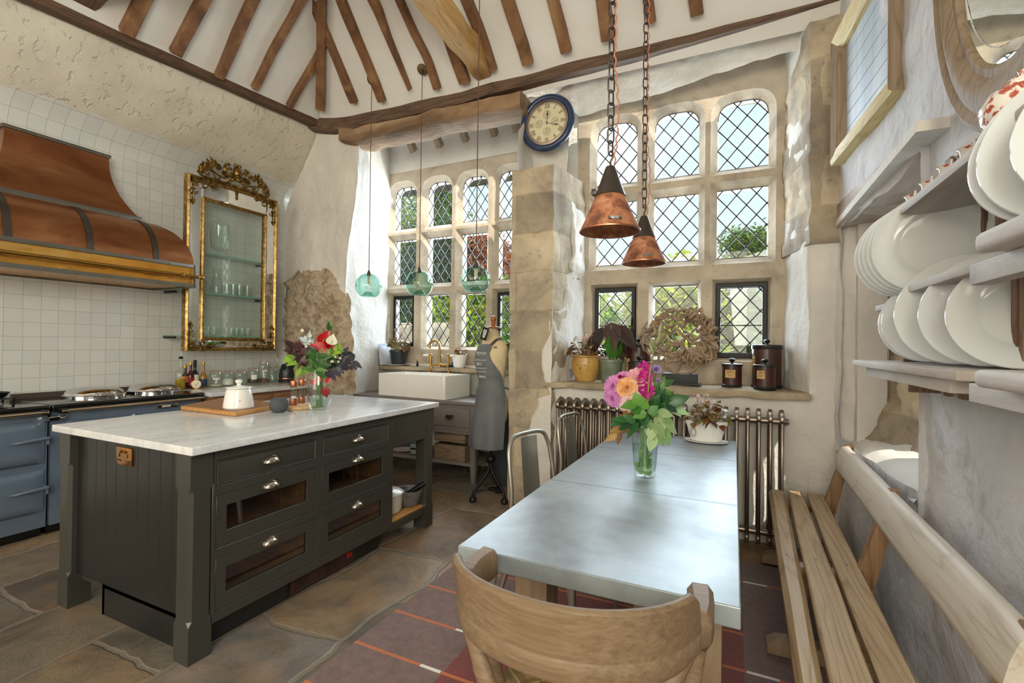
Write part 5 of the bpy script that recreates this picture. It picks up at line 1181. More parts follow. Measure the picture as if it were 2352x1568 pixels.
for (x, y) in ((-.007, .018), (.007, .018), (0, .006)): b.prism([cm_ @ V((x+.003*cos(t), y+.003*sin(t), .0017)) for t in [2*pi*k/10 for k in range(10)]], tuple(cn*.0004))
b.build('dog_face_print', M['rubberblack'], ct, smooth=False)
MB().tube([cm_ @ V((.03, .052, 0)), F*.06+V((0, 0, 1.52))], .0012, 5).build('string', wp, ct)
# ------------------------------------------------------------------ flower vase on the island
def atd(px, py, d): r_ = ray(px, py); return EYE+r_*(d/FPX)
vx = onz(733, 941, .92); VD = (vx-EYE).dot(_f)
vs = thing('glass_vase', 'rounded clear glass vase with red flowers on the island', 'vase', (vx.x, vx.y, .92))
VP = [(0, .002), (.045, .002), (.055, .008), (.074, .06), (.078, .11), (.07, .19), (.062, .265), (.0595, .265), (.067, .19), (.0745, .11), (.07, .06), (.05, .018), (0, .014)]
MB().lathe(VP, n=44).build('glass_body', M['clear'], vs, smooth=60)
M['water'] = glass('vase water', '#eef4f2', 1.2, 0, .6)
MB().lathe([(0, .02), (.05, .02), (.069, .06), (.073, .11), (.073, .13), (0, .13)], n=36).build('water', M['water'], vs)
M['red_petal'] = leafmat('glossy red spathe', '#a80f18', '#d41f24', .25, .25); M['white_petal'] = leafmat('ivory spathe', '#dfe0c0', '#f2efdf', .3, .3)
M['burg_leaf'] = leafmat('burgundy leaves', '#2a1016', '#47191f', .4, .15); M['dark_leaf'] = leafmat('purple black leaves', '#2d2a33', '#4a4450', .4, .15)
M['mid_leaf'] = leafmat('mid green leaves', '#2f5a2a', '#5c8a3a', .35, .3); M['lime_leaf'] = leafmat('lime leaves', '#6d9a2e', '#a4c04a', .4, .35); M['silver_leaf'] = leafmat('silvery leaves', '#9fb3bd', '#c9d6da', .4, .25)
MOUTH = V((vx.x, vx.y, .92+.2)); BASE = V((vx.x, vx.y, .94))
view = lambda p: (EYE-p).normalized()
def stemline(b, tip, mouth, base, rs=.0028):
    k = R2.uniform(-.03, .03); bb = base+V((R2.uniform(-.03, .03), R2.uniform(-.03, .03), 0)); mm = mouth+V((R2.uniform(-.025, .025), R2.uniform(-.025, .025), 0))
    b.tube(spline([bb, mm, mm.lerp(tip, .5)+V((k, k, .02)), tip], 5), rs, 6)
def spathe(t, px, py, d, L, W, ang, mat, up=(0, 0, 1), tilt=.25):
    tip = atd(px, py, d); s = MB(); stemline(s, tip, MOUTH, BASE); s.build('stem', M['stem_green'], t, world=True)
    n = view(tip); dirv = (_r*cos(ang)+_u*sin(ang)); b = MB(); b.leaf(tip-dirv*L*.25, dirv+n*tilt, n, L, W, .25, .14, 9); b.build('spathe', mat, t, world=True, smooth=80)
    sp = tip+n*.012; MB().tube([sp-dirv*L*.1, sp+dirv*L*.18+n*.01], [.005, .003], 8).build('spadix', M['lime_leaf'] if mat is not M['white_petal'] else M['white_petal'], t, world=True)
def sprig(name, lab, px, py, d, n, L, W, ang, mat, mouth=None, base=None, stemmat='stem_green', spread=1.1, len_=.14, cat='foliage', grp=None, flower=None, droop=.25):
    tip = atd(px, py, d); m_ = mouth or MOUTH; bs_ = base or BASE
    t = thing(name, lab, cat, (bs_.x, bs_.y, bs_.z), group=grp); s = MB(); stemline(s, tip, m_, bs_); dv = (_r*cos(ang)+_u*sin(ang)); l = MB()
    for i in range(n):
        q = (i+.5)/n; p = tip-dv*len_*(1-q); sd = 1 if i % 2 else -1; a = ang+sd*spread*(1-.6*q)+R2.uniform(-.25, .25)
        dd = (_r*cos(a)+_u*sin(a)+view(tip)*R2.uniform(-.5, .6)-V((0, 0, droop*R2.random()))).normalized(); l.leaf(p, dd, view(tip)+V((R2.uniform(-.5, .5), R2.uniform(-.5, .5), R2.uniform(0, .6))), L*R2.uniform(.75, 1.15), W*R2.uniform(.8, 1.1), .2, .12, 6)
    s.build('stem', M[stemmat], t, world=True); l.build('leaves', mat, t, world=True, smooth=80)
    if flower:
        f = MB()
        for i in range(flower[1]):
            p = tip+dv*R2.uniform(-.03, .02)+_r*R2.uniform(-.03, .03)+_u*R2.uniform(-.02, .04)+view(tip)*R2.uniform(0, .03)
            for k in range(5): a = 2*pi*k/5; f.leaf(p, _r*cos(a)+_u*sin(a)+view(tip)*.5, view(tip), flower[2], flower[2]*.7, .1, .1, 3)
        f.build('blossom', flower[0], t, world=True, smooth=80)
    return t
D = VD
t = thing('anthurium', 'tall red anthurium bloom at the top of the island bouquet', 'flower', BASE); spathe(t, 742, 784, D-.02, .115, .085, 1.05, M['red_petal'])
t = thing('anthurium', 'broad red anthurium bloom tucked behind the ivory one', 'flower', BASE); spathe(t, 752, 790, D+.03, .09, .09, .5, M['red_petal'])
t = thing('anthurium', 'ivory white anthurium bloom beside the red one on the island', 'flower', BASE); spathe(t, 761, 785, D-.07, .075, .07, 1.3, M['white_petal'], tilt=.5)
t = thing('anthurium', 'lower red anthurium bloom at the heart of the island bouquet', 'flower', BASE); spathe(t, 738, 805, D-.04, .11, .1, 2.6, M['red_petal'])
sprig('burgundy_sprig', 'burgundy leaf sprig reaching out towards the kettle', 671, 797, D-.05, 8, .085, .042, 2.7, M['burg_leaf'], len_=.11)
sprig('burgundy_sprig', 'lower burgundy leaf sprig drooping towards the mills', 690, 818, D-.08, 8, .09, .042, 3.3, M['burg_leaf'], len_=.12)
sprig('burgundy_sprig', 'burgundy leaf sprig just above the vase rim', 708, 838, D-.08, 7, .08, .045, 3.6, M['burg_leaf'], len_=.1)
sprig('smoke_bush_sprig', 'purple black leaf spray stretching out over the marble', 810, 828, D-.02, 15, .085, .036, .35, M['dark_leaf'], len_=.2, droop=.9)
sprig('smoke_bush_sprig', 'short purple black spray behind the long dark one', 795, 812, D+.03, 7, .08, .04, .5, M['dark_leaf'], len_=.12, droop=.4)
sprig('silver_sprig', 'silvery leaf sprig with white star flowers in the island bouquet', 705, 778, D, 9, .075, .03, 1.9, M['silver_leaf'], len_=.13, flower=(M['white_petal'], 6, .014))
sprig('green_sprig', 'glossy green leaf rosette facing out of the island bouquet', 730, 818, D-.11, 13, .085, .038, 1.4, M['mid_leaf'], len_=.1, spread=1.7)
sprig('green_sprig', 'round-leaved green sprig hanging over the vase rim', 718, 836, D-.12, 9, .055, .03, -1.7, M['mid_leaf'], len_=.08, spread=1.5)
sprig('lime_sprig', 'lime green sprig under the burgundy leaves', 672, 820, D, 8, .1, .045, 3.0, M['lime_leaf'], len_=.14)
sprig('lime_sprig', 'lime green sprig beside the ivory anthurium', 778, 800, D, 8, .06, .03, .7, M['lime_leaf'], len_=.1)
sprig('lime_sprig', 'yellow green filler sprig with tiny buds in the bouquet middle', 712, 812, D-.06, 10, .05, .025, 1.8, M['lime_leaf'], len_=.1, flower=(M['white_petal'], 5, .01))
sprig('green_sprig', 'tall narrow green leaves rising above the red anthurium', 757, 752, D+.04, 5, .08, .024, 1.5, M['mid_leaf'], len_=.1, spread=.6)
sprig('green_sprig', 'small-leaved green sprig with white berries beside the dark spray', 768, 825, D-.04, 14, .04, .022, .2, M['mid_leaf'], len_=.1, flower=(M['white_petal'], 7, .01), spread=1.6)
sprig('lime_sprig', 'pale green sprig spilling past the mills', 690, 845, D-.03, 6, .08, .04, 3.5, M['lime_leaf'], len_=.1)
t = thing('anthurium', 'red bloom sunk inside the glass vase on the island', 'flower', BASE)
b = MB(); c = V((vx.x, vx.y, 1.07)); n = view(c)
for (dx, dz, a, L) in ((.03, .0, -1.3, .075), (-.02, .02, 2.6, .05), (.035, .03, .6, .05), (.0, .03, 1.8, .045)): b.leaf(c+_r*dx+_u*dz+n*.03, _r*cos(a)+_u*sin(a), n, L, L*.75, .2, .15, 7)
b.build('spathe', M['red_petal'], t, world=True, smooth=80)
# ------------------------------------------------------------------ hanging lamps
M['globe'] = None
def globe_mat():
    t = NT('sea green blown glass'); lw2 = t.add('ShaderNodeLayerWeight', {'Blend': .35}).outputs['Facing']
    c = t.ramp(lw2, [(0., srgb('#dcefe9')), (.6, srgb('#b5ddd2')), (1., srgb('#5fae9d'))])
    a = t.add('ShaderNodeBsdfTransparent', {'Color': c}).outputs[0]; b = t.add('ShaderNodeBsdfGlossy', {'Roughness': .02}).outputs[0]
    f = t.math('ADD', t.math('MULTIPLY', t.math('POWER', lw2, 3.), .45), .05)
    t.t.links.new(t.add('ShaderNodeMixShader', {0: f, 1: a, 2: b}).outputs[0], t.out.inputs[0]); return t.m
M['globe'] = globe_mat()
M['bulb'] = plain('warm glass bulb tube', '#e9c9a6', .2, 0, .02)
for px, py, gy, lab in ((844, 187, 657, 'sea green glass globe pendant hanging before the white alcove side wall'), (969, 160, 652, 'sea green glass globe pendant in front of the second window light'), (1095, 128, 643, 'sea green glass globe pendant whose cord passes the golden tie beam')):
    p = fF(px, py); k = ony(px, gy, p.y); zc = 1.735; r = .104
    if px > 1000: p = ony(1097, 195, 2.55); p.z = 3.8
    if px == 844: q = ony(847, 657, p.y); 
    q = ony({844: 847, 969: 963, 1095: 1093}[px], gy, p.y); zc = q.z; d = (q-EYE).dot(_f); r = {844: 29.5, 969: 31.5, 1095: 33}[px]*d/FPX; zz_ = p.z
    t = thing('globe_pendant', lab, 'pendant lamp', (q.x, q.y, zc), group=None)
    prof = [(r*sin(a), -r*cos(a)*.98) for a in [.62+(pi-.62-.16)*i/22 for i in range(23)]]; base_z = prof[0][1]
    prof = [(0, base_z+r*.34), (r*.28, base_z+r*.33), (r*.36, base_z+r*.2), (r*.52, base_z+.004), (r*.57, base_z)]+prof
    MB().lathe(prof, n=44, cap=False).build('glass_globe', M['globe'], t, smooth=70)
    MB().lathe([(.0, r*1.0+.03), (.006, r+.03), (.012, r+.015), (.018, r*.985), (.018, r*.8), (0, r*.8)], n=20).build('lamp_holder', plain('bronze lampholder', '#5f4a3c', .35, .8) if px == 844 else bpy.data.materials['bronze lampholder'], t)
    MB().lathe([(0, r*.12), (.008, r*.14), (.011, r*.25), (.011, r*.7), (.008, r*.8), (0, r*.8)], n=16).build('bulb', M['bulb'], t)
    MB().tube([(0, 0, r+.02), (0, 0, zz_-zc-.01)], .0032, 8).build('cord', M['cord'], t)
    nn = -nF if nF.z > 0 else nF
    if px < 1000: MB().lathe([(.0, .03), (.012, .03), (.02, .012), (.045, .008), (.05, 0)], (0, 0, zz_-zc), 28, tuple(nn)).lathe([(.012, .0), (.006, .03)], (0, 0, zz_-zc-.04), 12).build('ceiling_rose', plain('antique brass rose', '#8f8568', .3, .9) if px == 844 else bpy.data.materials['antique brass rose'], t)
# copper spot
p = fF(1087, 126); t = thing('spotlight', 'small copper cylinder spotlight behind the golden tie beam', 'spotlight', p)
nn = nF if nF.z < 0 else -nF
MB().lathe([(.05, 0), (.05, .01), (.03, .022), (0, .024)], (0, 0, 0), 28, tuple(nn)).build('back_plate', M['nickel'], t)
tp1 = fF(1066, 95)-p+nn*.09; MB().tube([nn*.02, nn*.07], .008, 10).build('arm', M['nickel'], t)
MB().tube([nn*.07-tp1.normalized()*.02, nn*.07+tp1.normalized()*.14], .03, 24).build('barrel', mc, t)
# rusty cone lamps over the table
M['rust'] = mottled('rusted copper sheet', [(.3, '#4a3128'), (.42, '#7d4c35'), (.54, '#a3694a'), (.7, '#bd8c6a')], 22, .6, .3, 60, .004, 9, .15, .4)
M['bakelite'] = plain('dark bakelite cap', '#39312b', .3, .2)
M['chain'] = plain('dark steel chain', '#4a4340', .4, .8)
def link(b, c, axis, L=.042, W=.022, r=.0028):
    x = V((1, 0, 0)) if axis else V((0, 1, 0)); x = (x*.8+V((.6*(0 if axis else 1), .6*(1 if axis else 0), 0))*(.75)).normalized(); pts = []
    for k in range(16):
        a = 2*pi*k/16; pts.append(c+x*(W/2*cos(a))+V((0, 0, (L-W)/2*(1 if sin(a) > 0 else -1)*(1 if abs(sin(a)) > .05 else 0)+W/2*sin(a))))
    b.tube(pts, r, 6, closed=True)
for y, pl, lab, lx in ((1.575, ((-.062, .028), True), 'larger-looking rusty copper cone lamp hung on the longer chain over the zinc table', -.38), (2.235, ((-.01, .028), False), 'rusty copper cone lamp farther along the table, overlapping the middle window light', -.38)):
    z = 1.742; t = thing('cone_pendant', lab, 'pendant lamp', (lx, y, z)); R0 = .1
    b = MB().lathe([(R0, 0), (.046, .122), (.044, .122), (R0-.004, .002)], n=48, cap=False); b.build('shade', M['rust'], t, smooth=50)
    MB().lathe([(R0-.0035, -.001), (R0+.001, -.001), (R0+.001, .003), (R0-.0035, .003)], n=48, cap=False).build('rim', mc, t)
    MB().lathe([(.052, .118), (.049, .125), (.0375, .155), (.0365, .157), (.018, .21), (.014, .218), (0, .22)], n=40).build('cap', M['bakelite'], t)
    MB().lathe([(0, .06), (.012, .065), (.018, .09), (.014, .12), (0, .12)], n=16).build('bulb', M['bulb'], t)
    n = V((-.28, -.96, 0)) if pl[1] else V((.05, -1, 0)); n = (EYE-V((lx, y, z))); n.z = 0; n.normalize(); n = (n+V((.2, 0, 0))).normalized(); xx = V((-n.y, n.x, 0)); slope = (R0-.046)/.122; nn2 = (n+V((0, 0, slope))).normalized(); up_ = nn2.cross(xx); c0 = n*(R0-slope*.024+.0012)+V((0, 0, .024))
    mm = basis(xx, up_, nn2, c0)
    pt = MB().box((-.021, -.0062, -.0008), (.021, .0062, .0008), mm).build('name_plate', plain('dark plate', '#4a4745', .3, .6) if pl[1] else plain('grey plate', '#8b8882', .3, .7), t, bevel=.001)
    b = MB(); [b.lathe([(.0016, 0), (.0012, .0008), (0, .001)], mm @ V((s*.0175, 0, .0008)), 8, tuple(nn2)) for s in (-1, 1)]; b.build('rivet', M['steel'], pt)
    if pl[1]:
        b = MB()
        for (x0, x1, yy, hh) in ((-.014, -.002, 0, .0032), (.0, .011, .0004, .0016), (-.018, .018, .0045, .0008), (-.012, .014, -.0046, .0006)): b.box((x0, yy-hh/2, .0009), (x1, yy+hh/2, .0012), mm)
        b.build('plate_lettering', lw, pt)
        MB().box((-.062, -.012, .128), (-.045, .012, .148)).build('side_bracket', M['bakelite'], t, bevel=.003)
    MB().tube([(0, 0, .218), (0, 0, .235), (.006, 0, .245), (.01, 0, .26), (0, 0, .27), (-.008, 0, .262)], .0035, 8).build('hook', M['chain'], t)
    b = MB(); k = 0; zz2 = .262
    while z+zz2 < 4.25: link(b, V((0, 0, zz2+.018)), k % 2, .05, .021); zz2 += .0425; k += 1
    b.build('chain', M['chain'], t)
    b = MB(); pts = []; 
    for i in range(160): q = i/159; zz3 = .225+q*2.3; pts.append((.012+.004*sin(i*1.9)+(.012*sin(min(1, q*7)*pi) if q < .15 else 0), .004*cos(i*1.9), zz3))
    b.tube(pts, .0027, 6); b.build('braided_cord', plain('braided copper cord', '#b0735a', .6) if pl[1] else bpy.data.materials['braided copper cord'], t)
# ------------------------------------------------------------------ clock
cc_ = ony(1258, 284, 3.93); t = thing('wall_clock', 'round navy-rimmed clock with Roman numerals and four small dials', 'clock', cc_)
RC = .25; ax = (0, -1, 0)
navy = plain('navy lacquer', '#2d3d5a', .18, 0, .06)
MB().lathe([(RC*.74, 0), (RC, 0), (RC*1.01, .02), (RC*.97, .042), (RC*.88, .05), (RC*.8, .04), (RC*.76, .015), (RC*.76, 0)], (0, 0, 0), 72, ax, cap=False).build('rim', navy, t, smooth=60)
MB().lathe([(RC*.785, .022), (RC*.79, .034), (RC*.75, .036), (RC*.71, .022)], (0, 0, 0), 72, ax, cap=False).build('inner_ring', plain('pinkish pewter ring', '#9c8a80', .3, .7), t, smooth=60)
MB().lathe([(RC*.73, .018), (0, .0185)], (0, 0, 0), 64, ax, cap=False).build('dial', plain('cream clock face', '#d9cfae', .5, 0, .05), t)
ink = plain('clock ink', '#2a2620', .6); b = MB(); yk = -.0195
def ring(b, cx, cz, r0, r1, y, n=48):
    for k in range(n):
        a, c = 2*pi*k/n, 2*pi*(k+1)/n; quad(b, V((cx+r0*cos(a), y, cz+r0*sin(a))), V((cx+r0*cos(c), y, cz+r0*sin(c))), V((cx+r1*cos(c), y, cz+r1*sin(c))), V((cx+r1*cos(a), y, cz+r1*sin(a))))
ring(b, 0, 0, RC*.668, RC*.673, yk); ring(b, 0, 0, RC*.692, RC*.696, yk)
for k in range(60):
    a = 2*pi*k/60; b.bar((RC*.673*cos(a), yk, RC*.673*sin(a)), (RC*.692*cos(a), yk, RC*.692*sin(a)), .001 if k % 5 else .006, .0004, (0, 1, 0))
b.build('minute_track', ink, t, smooth=False)
for k, nm in enumerate(('XII', 'I', 'II', 'III', 'IIII', 'V', 'VI', 'VII', 'VIII', 'IX', 'X', 'XI')):
    a = pi/2-2*pi*k/12; c = V((RC*.575*cos(a), yk, RC*.575*sin(a))); rot = a-pi/2
    xx = V((cos(rot), 0, sin(rot))); uu = V((-sin(rot), 0, cos(rot))); text(nm, RC*.22, ink, t, basis(xx*.75, uu, V((0, -1, 0)), c), 'numeral', .0003)
for k, (dx, dz, h1, h2) in enumerate(((0, .3, 1.2, -1.9), (.3, 0, .3, 3.6), (0, -.3, 1.5, -2.0), (-.3, 0, 2.4, -.8))):
    sx, sz = dx*RC, dz*RC; s_ = MB(); ring(s_, sx, sz, RC*.135, RC*.148, yk-.0008, 36); o = s_.build('small_dial', plain('small dial ring', '#b3a98a', .4, .3) if k == 0 else bpy.data.materials['small dial ring'], t, smooth=False)
    b = MB(); ring(b, sx, sz, 0, RC*.134, yk-.0004, 30); b.build('small_face', plain('small dial face', '#c9c0a0', .5) if k == 0 else bpy.data.materials['small dial face'], o, smooth=False)
    b = MB()
    for j in range(12): a = 2*pi*j/12; b.bar((sx+RC*.1*cos(a), yk-.001, sz+RC*.1*sin(a)), (sx+RC*.122*cos(a), yk-.001, sz+RC*.122*sin(a)), .0015, .0004, (0, 1, 0))
    for a, L in ((h1, .1), (h2, .07)): b.bar((sx, yk-.0014, sz), (sx+RC*L*cos(a), yk-.0014, sz+RC*L*sin(a)), .003, .0006, (0, 1, 0))
    b.build('small_hands', ink, o, smooth=False)
for nm, a, L, w_ in (('minute_hand', -.33, .5, .005), ('hour_hand', 1.5, .42, .007)):
    b = MB(); d = V((cos(a), 0, sin(a))); b.bar(d*-.02+V((0, yk-.003, 0)), d*RC*L+V((0, yk-.003, 0)), w_*.6, .001, (0, 1, 0)); c = d*RC*L*.72+V((0, yk-.003, 0)); s2 = V((-d.z, 0, d.x)); b.prism([c-d*.02, c+s2*w_*1.3, c+d*.02, c-s2*w_*1.3], (0, -.001, 0)); b.build(nm, ink, t, smooth=False)
MB().lathe([(.007, 0), (.006, .004), (0, .005)], (0, yk-.001, 0), 16, ax).build('hub', ink, t)
# ------------------------------------------------------------------ radiator
rd = thing('radiator', 'long bare-metal column radiator under the great window', 'radiator', (-.48, 3.63, 0))
M['rad'] = plain('burnished iron', '#8b7f74', .3, .85, .15, 6)
n = 24; X0, X1 = -.775, .77
for k in range(n):
    x = lerp(X0, X1, k/(n-1)); b = MB()
    for yy in (-.075, 0, .075): b.tube([(x, yy, .1), (x, yy, .88)], .0125, 10)
    for zz2, s in ((.885, 1), (.1, -1)):
        pr = [(-.095, 0), (-.09, .03*s), (-.045, .05*s), (0, .065*s), (.045, .05*s), (.09, .03*s), (.095, 0), (.085, -.02*s), (-.085, -.02*s)]
        b.prism([V((x-.013, p, zz2+q)) for p, q in pr], (.026, 0, 0))
    if k in (0, 9, 18, n-1): b.tube([(x, -.06, .09), (x, -.075, 0)], [.018, .015], 8).tube([(x, .06, .09), (x, .075, 0)], [.018, .015], 8)
    b.build('column', M['rad'], rd, bevel=.003, seg=1)
for zz2 in (.87, .12): MB().tube([(X0-.012, 0, zz2), (X1+.012, 0, zz2)], .022, 12).build('connector', M['rad'], rd)
for zz2 in (.87, .12): MB().lathe([(.028, 0), (.028, .012), (.02, .016), (.02, .03), (.012, .034), (0, .034)], (X1+.012, 0, zz2), 8, (1, 0, 0)).build('end_cap', M['rad'], rd)
# ------------------------------------------------------------------ on the great sill
GZ = 1.058
ochre = mottled('ochre glazed pot', [(.3, '#a57f3e'), (.5, '#c29a52'), (.75, '#cfae6c')], 6, .25, .1, 30)
t = potted('potted_begonia', 'pink-flowered begonia in a bulging ochre glazed pot on the great sill', (-1.155, 3.98, GZ), [(0, 0), (.078, 0), (.084, .01), (.105, .06), (.122, .12), (.124, .16), (.112, .195), (.112, .2), (.126, .206), (.127, .218), (.118, .22), (.108, .2), (.11, .17), (0, .17)], ochre, .108, .198, lambda t: begonia(t, .2, .13, .17, 20, ('bego_leaf', 'bego_leaf'), 14, .055))
b = MB(); dk = plain('incised olive line', '#6b5a25', .5)
def on_pot(u, v, r=.1225): return V((r*sin(u), -r*cos(u), v))
for s in (-1, 1):
    b.tube([on_pot(-.1+s*x*.9, z) for x, z in ((0, .1), (.1, .125), (.22, .15), (.36, .155), (.4, .14), (.32, .13), (.27, .142))], .0018, 5)
b.tube([on_pot(-.1+.1*cos(a)*1.2, .158+.012*sin(a)) for a in [2*pi*k/16*.8+.6 for k in range(17)]], .0016, 5); b.build('emblem', dk, t)
def aloc(t):
    st, l, g = MB(), MB(), MB()
    for i in range(10): a = R2.uniform(0, 2*pi); st.tube([(0.015*cos(a), .015*sin(a), .16), (.03*cos(a), .03*sin(a), .3), (.07*cos(a), .05*sin(a), .45+.05*R2.random())], .005, 7)
    for (dx, dy, z, ax_, L, W) in ((.02, -.02, .47, (1, -.3, -.9), .3, .15), (.0, .0, .47, (.35, .1, -1), .33, .16), (-.02, 0, .46, (-1, -.2, -.8), .32, .12), (-.05, .0, .42, (-.9, .2, -1.3), .27, .11), (.06, .02, .44, (.5, .2, -1.1), .28, .14), (.0, -.02, .5, (.2, -.4, -.8), .26, .15)):
        l.leaf((dx, dy, z), ax_, (ax_[0]*.6, -1, .6), L, W, .15, .2, 8)
    for i in range(9): a = R2.uniform(0, 2*pi); g.leaf((.05*cos(a), .05*sin(a), .19), (cos(a)*.6, sin(a)*.6, 1), (cos(a), sin(a), -.2), R2.uniform(.12, .24), .055, .15, .1, 6)
    st.build('stem', plain('pale plant stem', '#8b8a4d', .5), t); l.build('wilted_leaf', leafmat('wilted dark leaves', '#2c1d1a', '#4a342c', .5, .1), t, smooth=80); g.build('foliage', M['bigleaf'], t, smooth=80)
t = potted('potted_alocasia', 'wilting dark-leaved plant in a sage green pot on the great sill', (-.94, 4.0, GZ), [(0, 0), (.076, 0), (.08, .01), (.094, .165), (.1, .167), (.1, .188), (.092, .188), (.088, .16), (0, .16)], M['green_glaze'], .088, .172, aloc)
b = MB(); ring2 = [on_pot(-.05+.33*cos(a), .09+.03*sin(a), .0885+.0009*0+.0) for a in [2*pi*k/28 for k in range(28)]]
dkg = plain('embossed sage ring', '#5d6857', .5); b.tube([V((p.x*(1+(p.z-.09)*.9), p.y*(1+(p.z-.09)*.9), p.z)) for p in ring2], .0016, 5, closed=True)
b.tube([V((p.x*(1+(p.z-.09)*.9), p.y*(1+(p.z-.09)*.9), p.z)) for p in [on_pot(-.05+.24*cos(a), .09+.021*sin(a), .0885) for a in [2*pi*k/28 for k in range(28)]]], .001, 5, closed=True)
for s in (-1, 1): b.tube([on_pot(-.05+s*x, z, .0895) for x, z in ((0, .078), (0, .1), (.08, .098), (.1, .09), (.03, .086))], .0012, 5)
b.build('emblem', dkg, t)
tin = mottled('mahogany japanned tin', [(.3, '#2c1610'), (.55, '#43221a'), (.8, '#57301f')], 8, .3, .05, 40); blk2 = plain('black japanned rim', '#1f1f1f', .35, .2)
def canister(lab, x, y, r, h, labels):
    t = thing('canister', lab, 'canister', (x, y, GZ))
    MB().lathe([(0, .0), (r*.97, 0), (r*.97, h*.93), (0, h*.93)], n=44).build('tin_body', tin, t)
    MB().lathe([(r*1.0, 0), (r*1.03, .004), (r*1.03, .02), (r*.98, .024)], n=44, cap=False).build('base_band', blk2, t)
    l = MB().lathe([(r*1.03, h*.9), (r*1.04, h*.905), (r*1.04, h*.995), (r*1.02, h), (0, h+.004)], n=44).build('lid', blk2, t)
    MB().lathe([(.012, h), (.008, h+.012), (.02, h+.022), (.024, h+.032), (.014, h+.042), (0, h+.044)], n=20).build('knob', blk2, l)
    for (a0, a1, z0, z1) in labels:
        rr = r*.972; MB().grid(lambda u, v: V((rr*sin(lerp(a0, a1, u)), -rr*cos(lerp(a0, a1, u)), lerp(z0, z1, v))), 8, 2).build('paper_label', mottled('aged paper label', [(.3, '#8d6a41'), (.5, '#c5a36c'), (.75, '#d6bb86')], 22, .8, .1, 80) if 'aged paper label' not in bpy.data.materials else bpy.data.materials['aged paper label'], t)
        b = MB(); am = (a0+a1)/2; w_ = (a1-a0)*.28; zc = (z0+z1)/2
        for j in range(2): b.tube([V((rr*1.004*sin(am+w_*(k/12-.5)*1.6), -rr*1.004*cos(am+w_*(k/12-.5)*1.6), zc+.012-.022*j+.005*sin(k*2.3+j))) for k in range(13)], .0009, 4)
        b.build('label_scribble', dk, t)
canister('tall dark canister at the back of the sill behind the driftwood, by the plants', -.735, 4.13, .113, .325, [(-1.2, -.55, .09, .2)])
canister('short dark canister with a pale lid top, half hidden by the pink roses', -.695, 3.93, .088, .178, [(-.65, .6, .05, .12)])
canister('short dark canister with a golden label, standing alone right of the driftwood', -.012, 3.99, .07, .178, [(-.75, .35, .075, .135)])
canister('tallest dark canister in the corner of the great sill', .23, 4.13, .104, .325, [(-1.35, -1.0, .16, .24)])
canister('short dark canister with a torn mottled label in front of the tallest one', .205, 3.91, .073, .18, [(-.85, -.05, .08, .14)])
# driftwood
t = thing('driftwood_sculpture', 'ring of tangled pale driftwood roots on a black plinth', 'sculpture', (-.39, 4.02, GZ))
MB().box((-.13, -.07, .012), (.13, .07, .09)).box((-.155, -.085, 0), (.155, .085, .014)).build('plinth', plain('black slate plinth', '#222427', .6), t, bevel=.002)
drift = mottled('weathered driftwood', [(.3, '#6f5c47'), (.5, '#978068'), (.75, '#b5a186')], 9, .75, .3, 50)
b = MB(); trunk = [[(-.02, 0, .09), (-.07, 0, .12), (-.1, .01, .22), (-.17, 0, .26), (-.2, 0, .27)], [(.0, 0, .092), (.07, 0, .1), (.12, 0, .14), (.16, 0, .21), (.22, .0, .27), (.24, 0, .33)], [(-.03, 0, .1), (.0, 0, .17), (-.02, 0, .22), (.02, -.01, .27), (.02, 0, .34)], [(-.06, 0, .1), (.03, 0, .09), (.09, 0, .1)]]
for p in trunk: sp2 = spline(p, 8); b.tube(sp2, [lerp(.016, .01, i/len(sp2)) for i in range(len(sp2))], 8)
b.build('trunk', drift, t, smooth=80)
b = MB(); R3 = random.Random(5)
for i in range(46):
    heavy = i < 24; a0 = R3.uniform(-1.0, .8) if heavy else R3.uniform(0, 2*pi)
    rr = (R3.uniform(.15, .255) if heavy else R3.uniform(.16, .28)); L = R3.uniform(.7, 1.6)*(1 if R3.random() < .5 else -1); ph = R3.uniform(0, 6); am = R3.uniform(.012, .028); pts = []
    for k in range(36):
        q = k/35; a = a0+L*q; r_ = rr+am*sin(ph+q*L*22)+.02*sin(q*5+ph); pts.append((.02+r_*1.0*cos(a), .04*sin(ph*2+q*7)+.012*cos(q*25+ph), .385+r_*.93*sin(a)+.014*cos(q*L*18+ph)))
    w0 = R3.uniform(.009, .015); b.tube(pts, [w0*(1-.45*abs(2*k/35-1)) for k in range(36)], 7)
for (p0, p1, p2, p3) in (((-.27, .3), (-.1, .36), (.08, .28), (.22, .33)), ((-.24, .4), (-.05, .43), (.1, .38), (.25, .42)), ((-.2, .5), (-.02, .47), (.1, .52), (.24, .47)), ((-.25, .35), (-.12, .28), (.05, .36), (.2, .27)), ((-.28, .46), (-.31, .36), (-.27, .27), (-.2, .25))):
    pts = []
    for k, v in enumerate(spline([V((p[0], 0, p[1])) for p in (p0, p1, p2, p3)], 9)): pts.append(v+V((0, .03*sin(k*.7+p0[0]*40), .018*sin(k*1.1+p1[1]*50))))
    b.tube(pts, .013, 7)
b.build('root_tangle', drift, t, smooth=80)
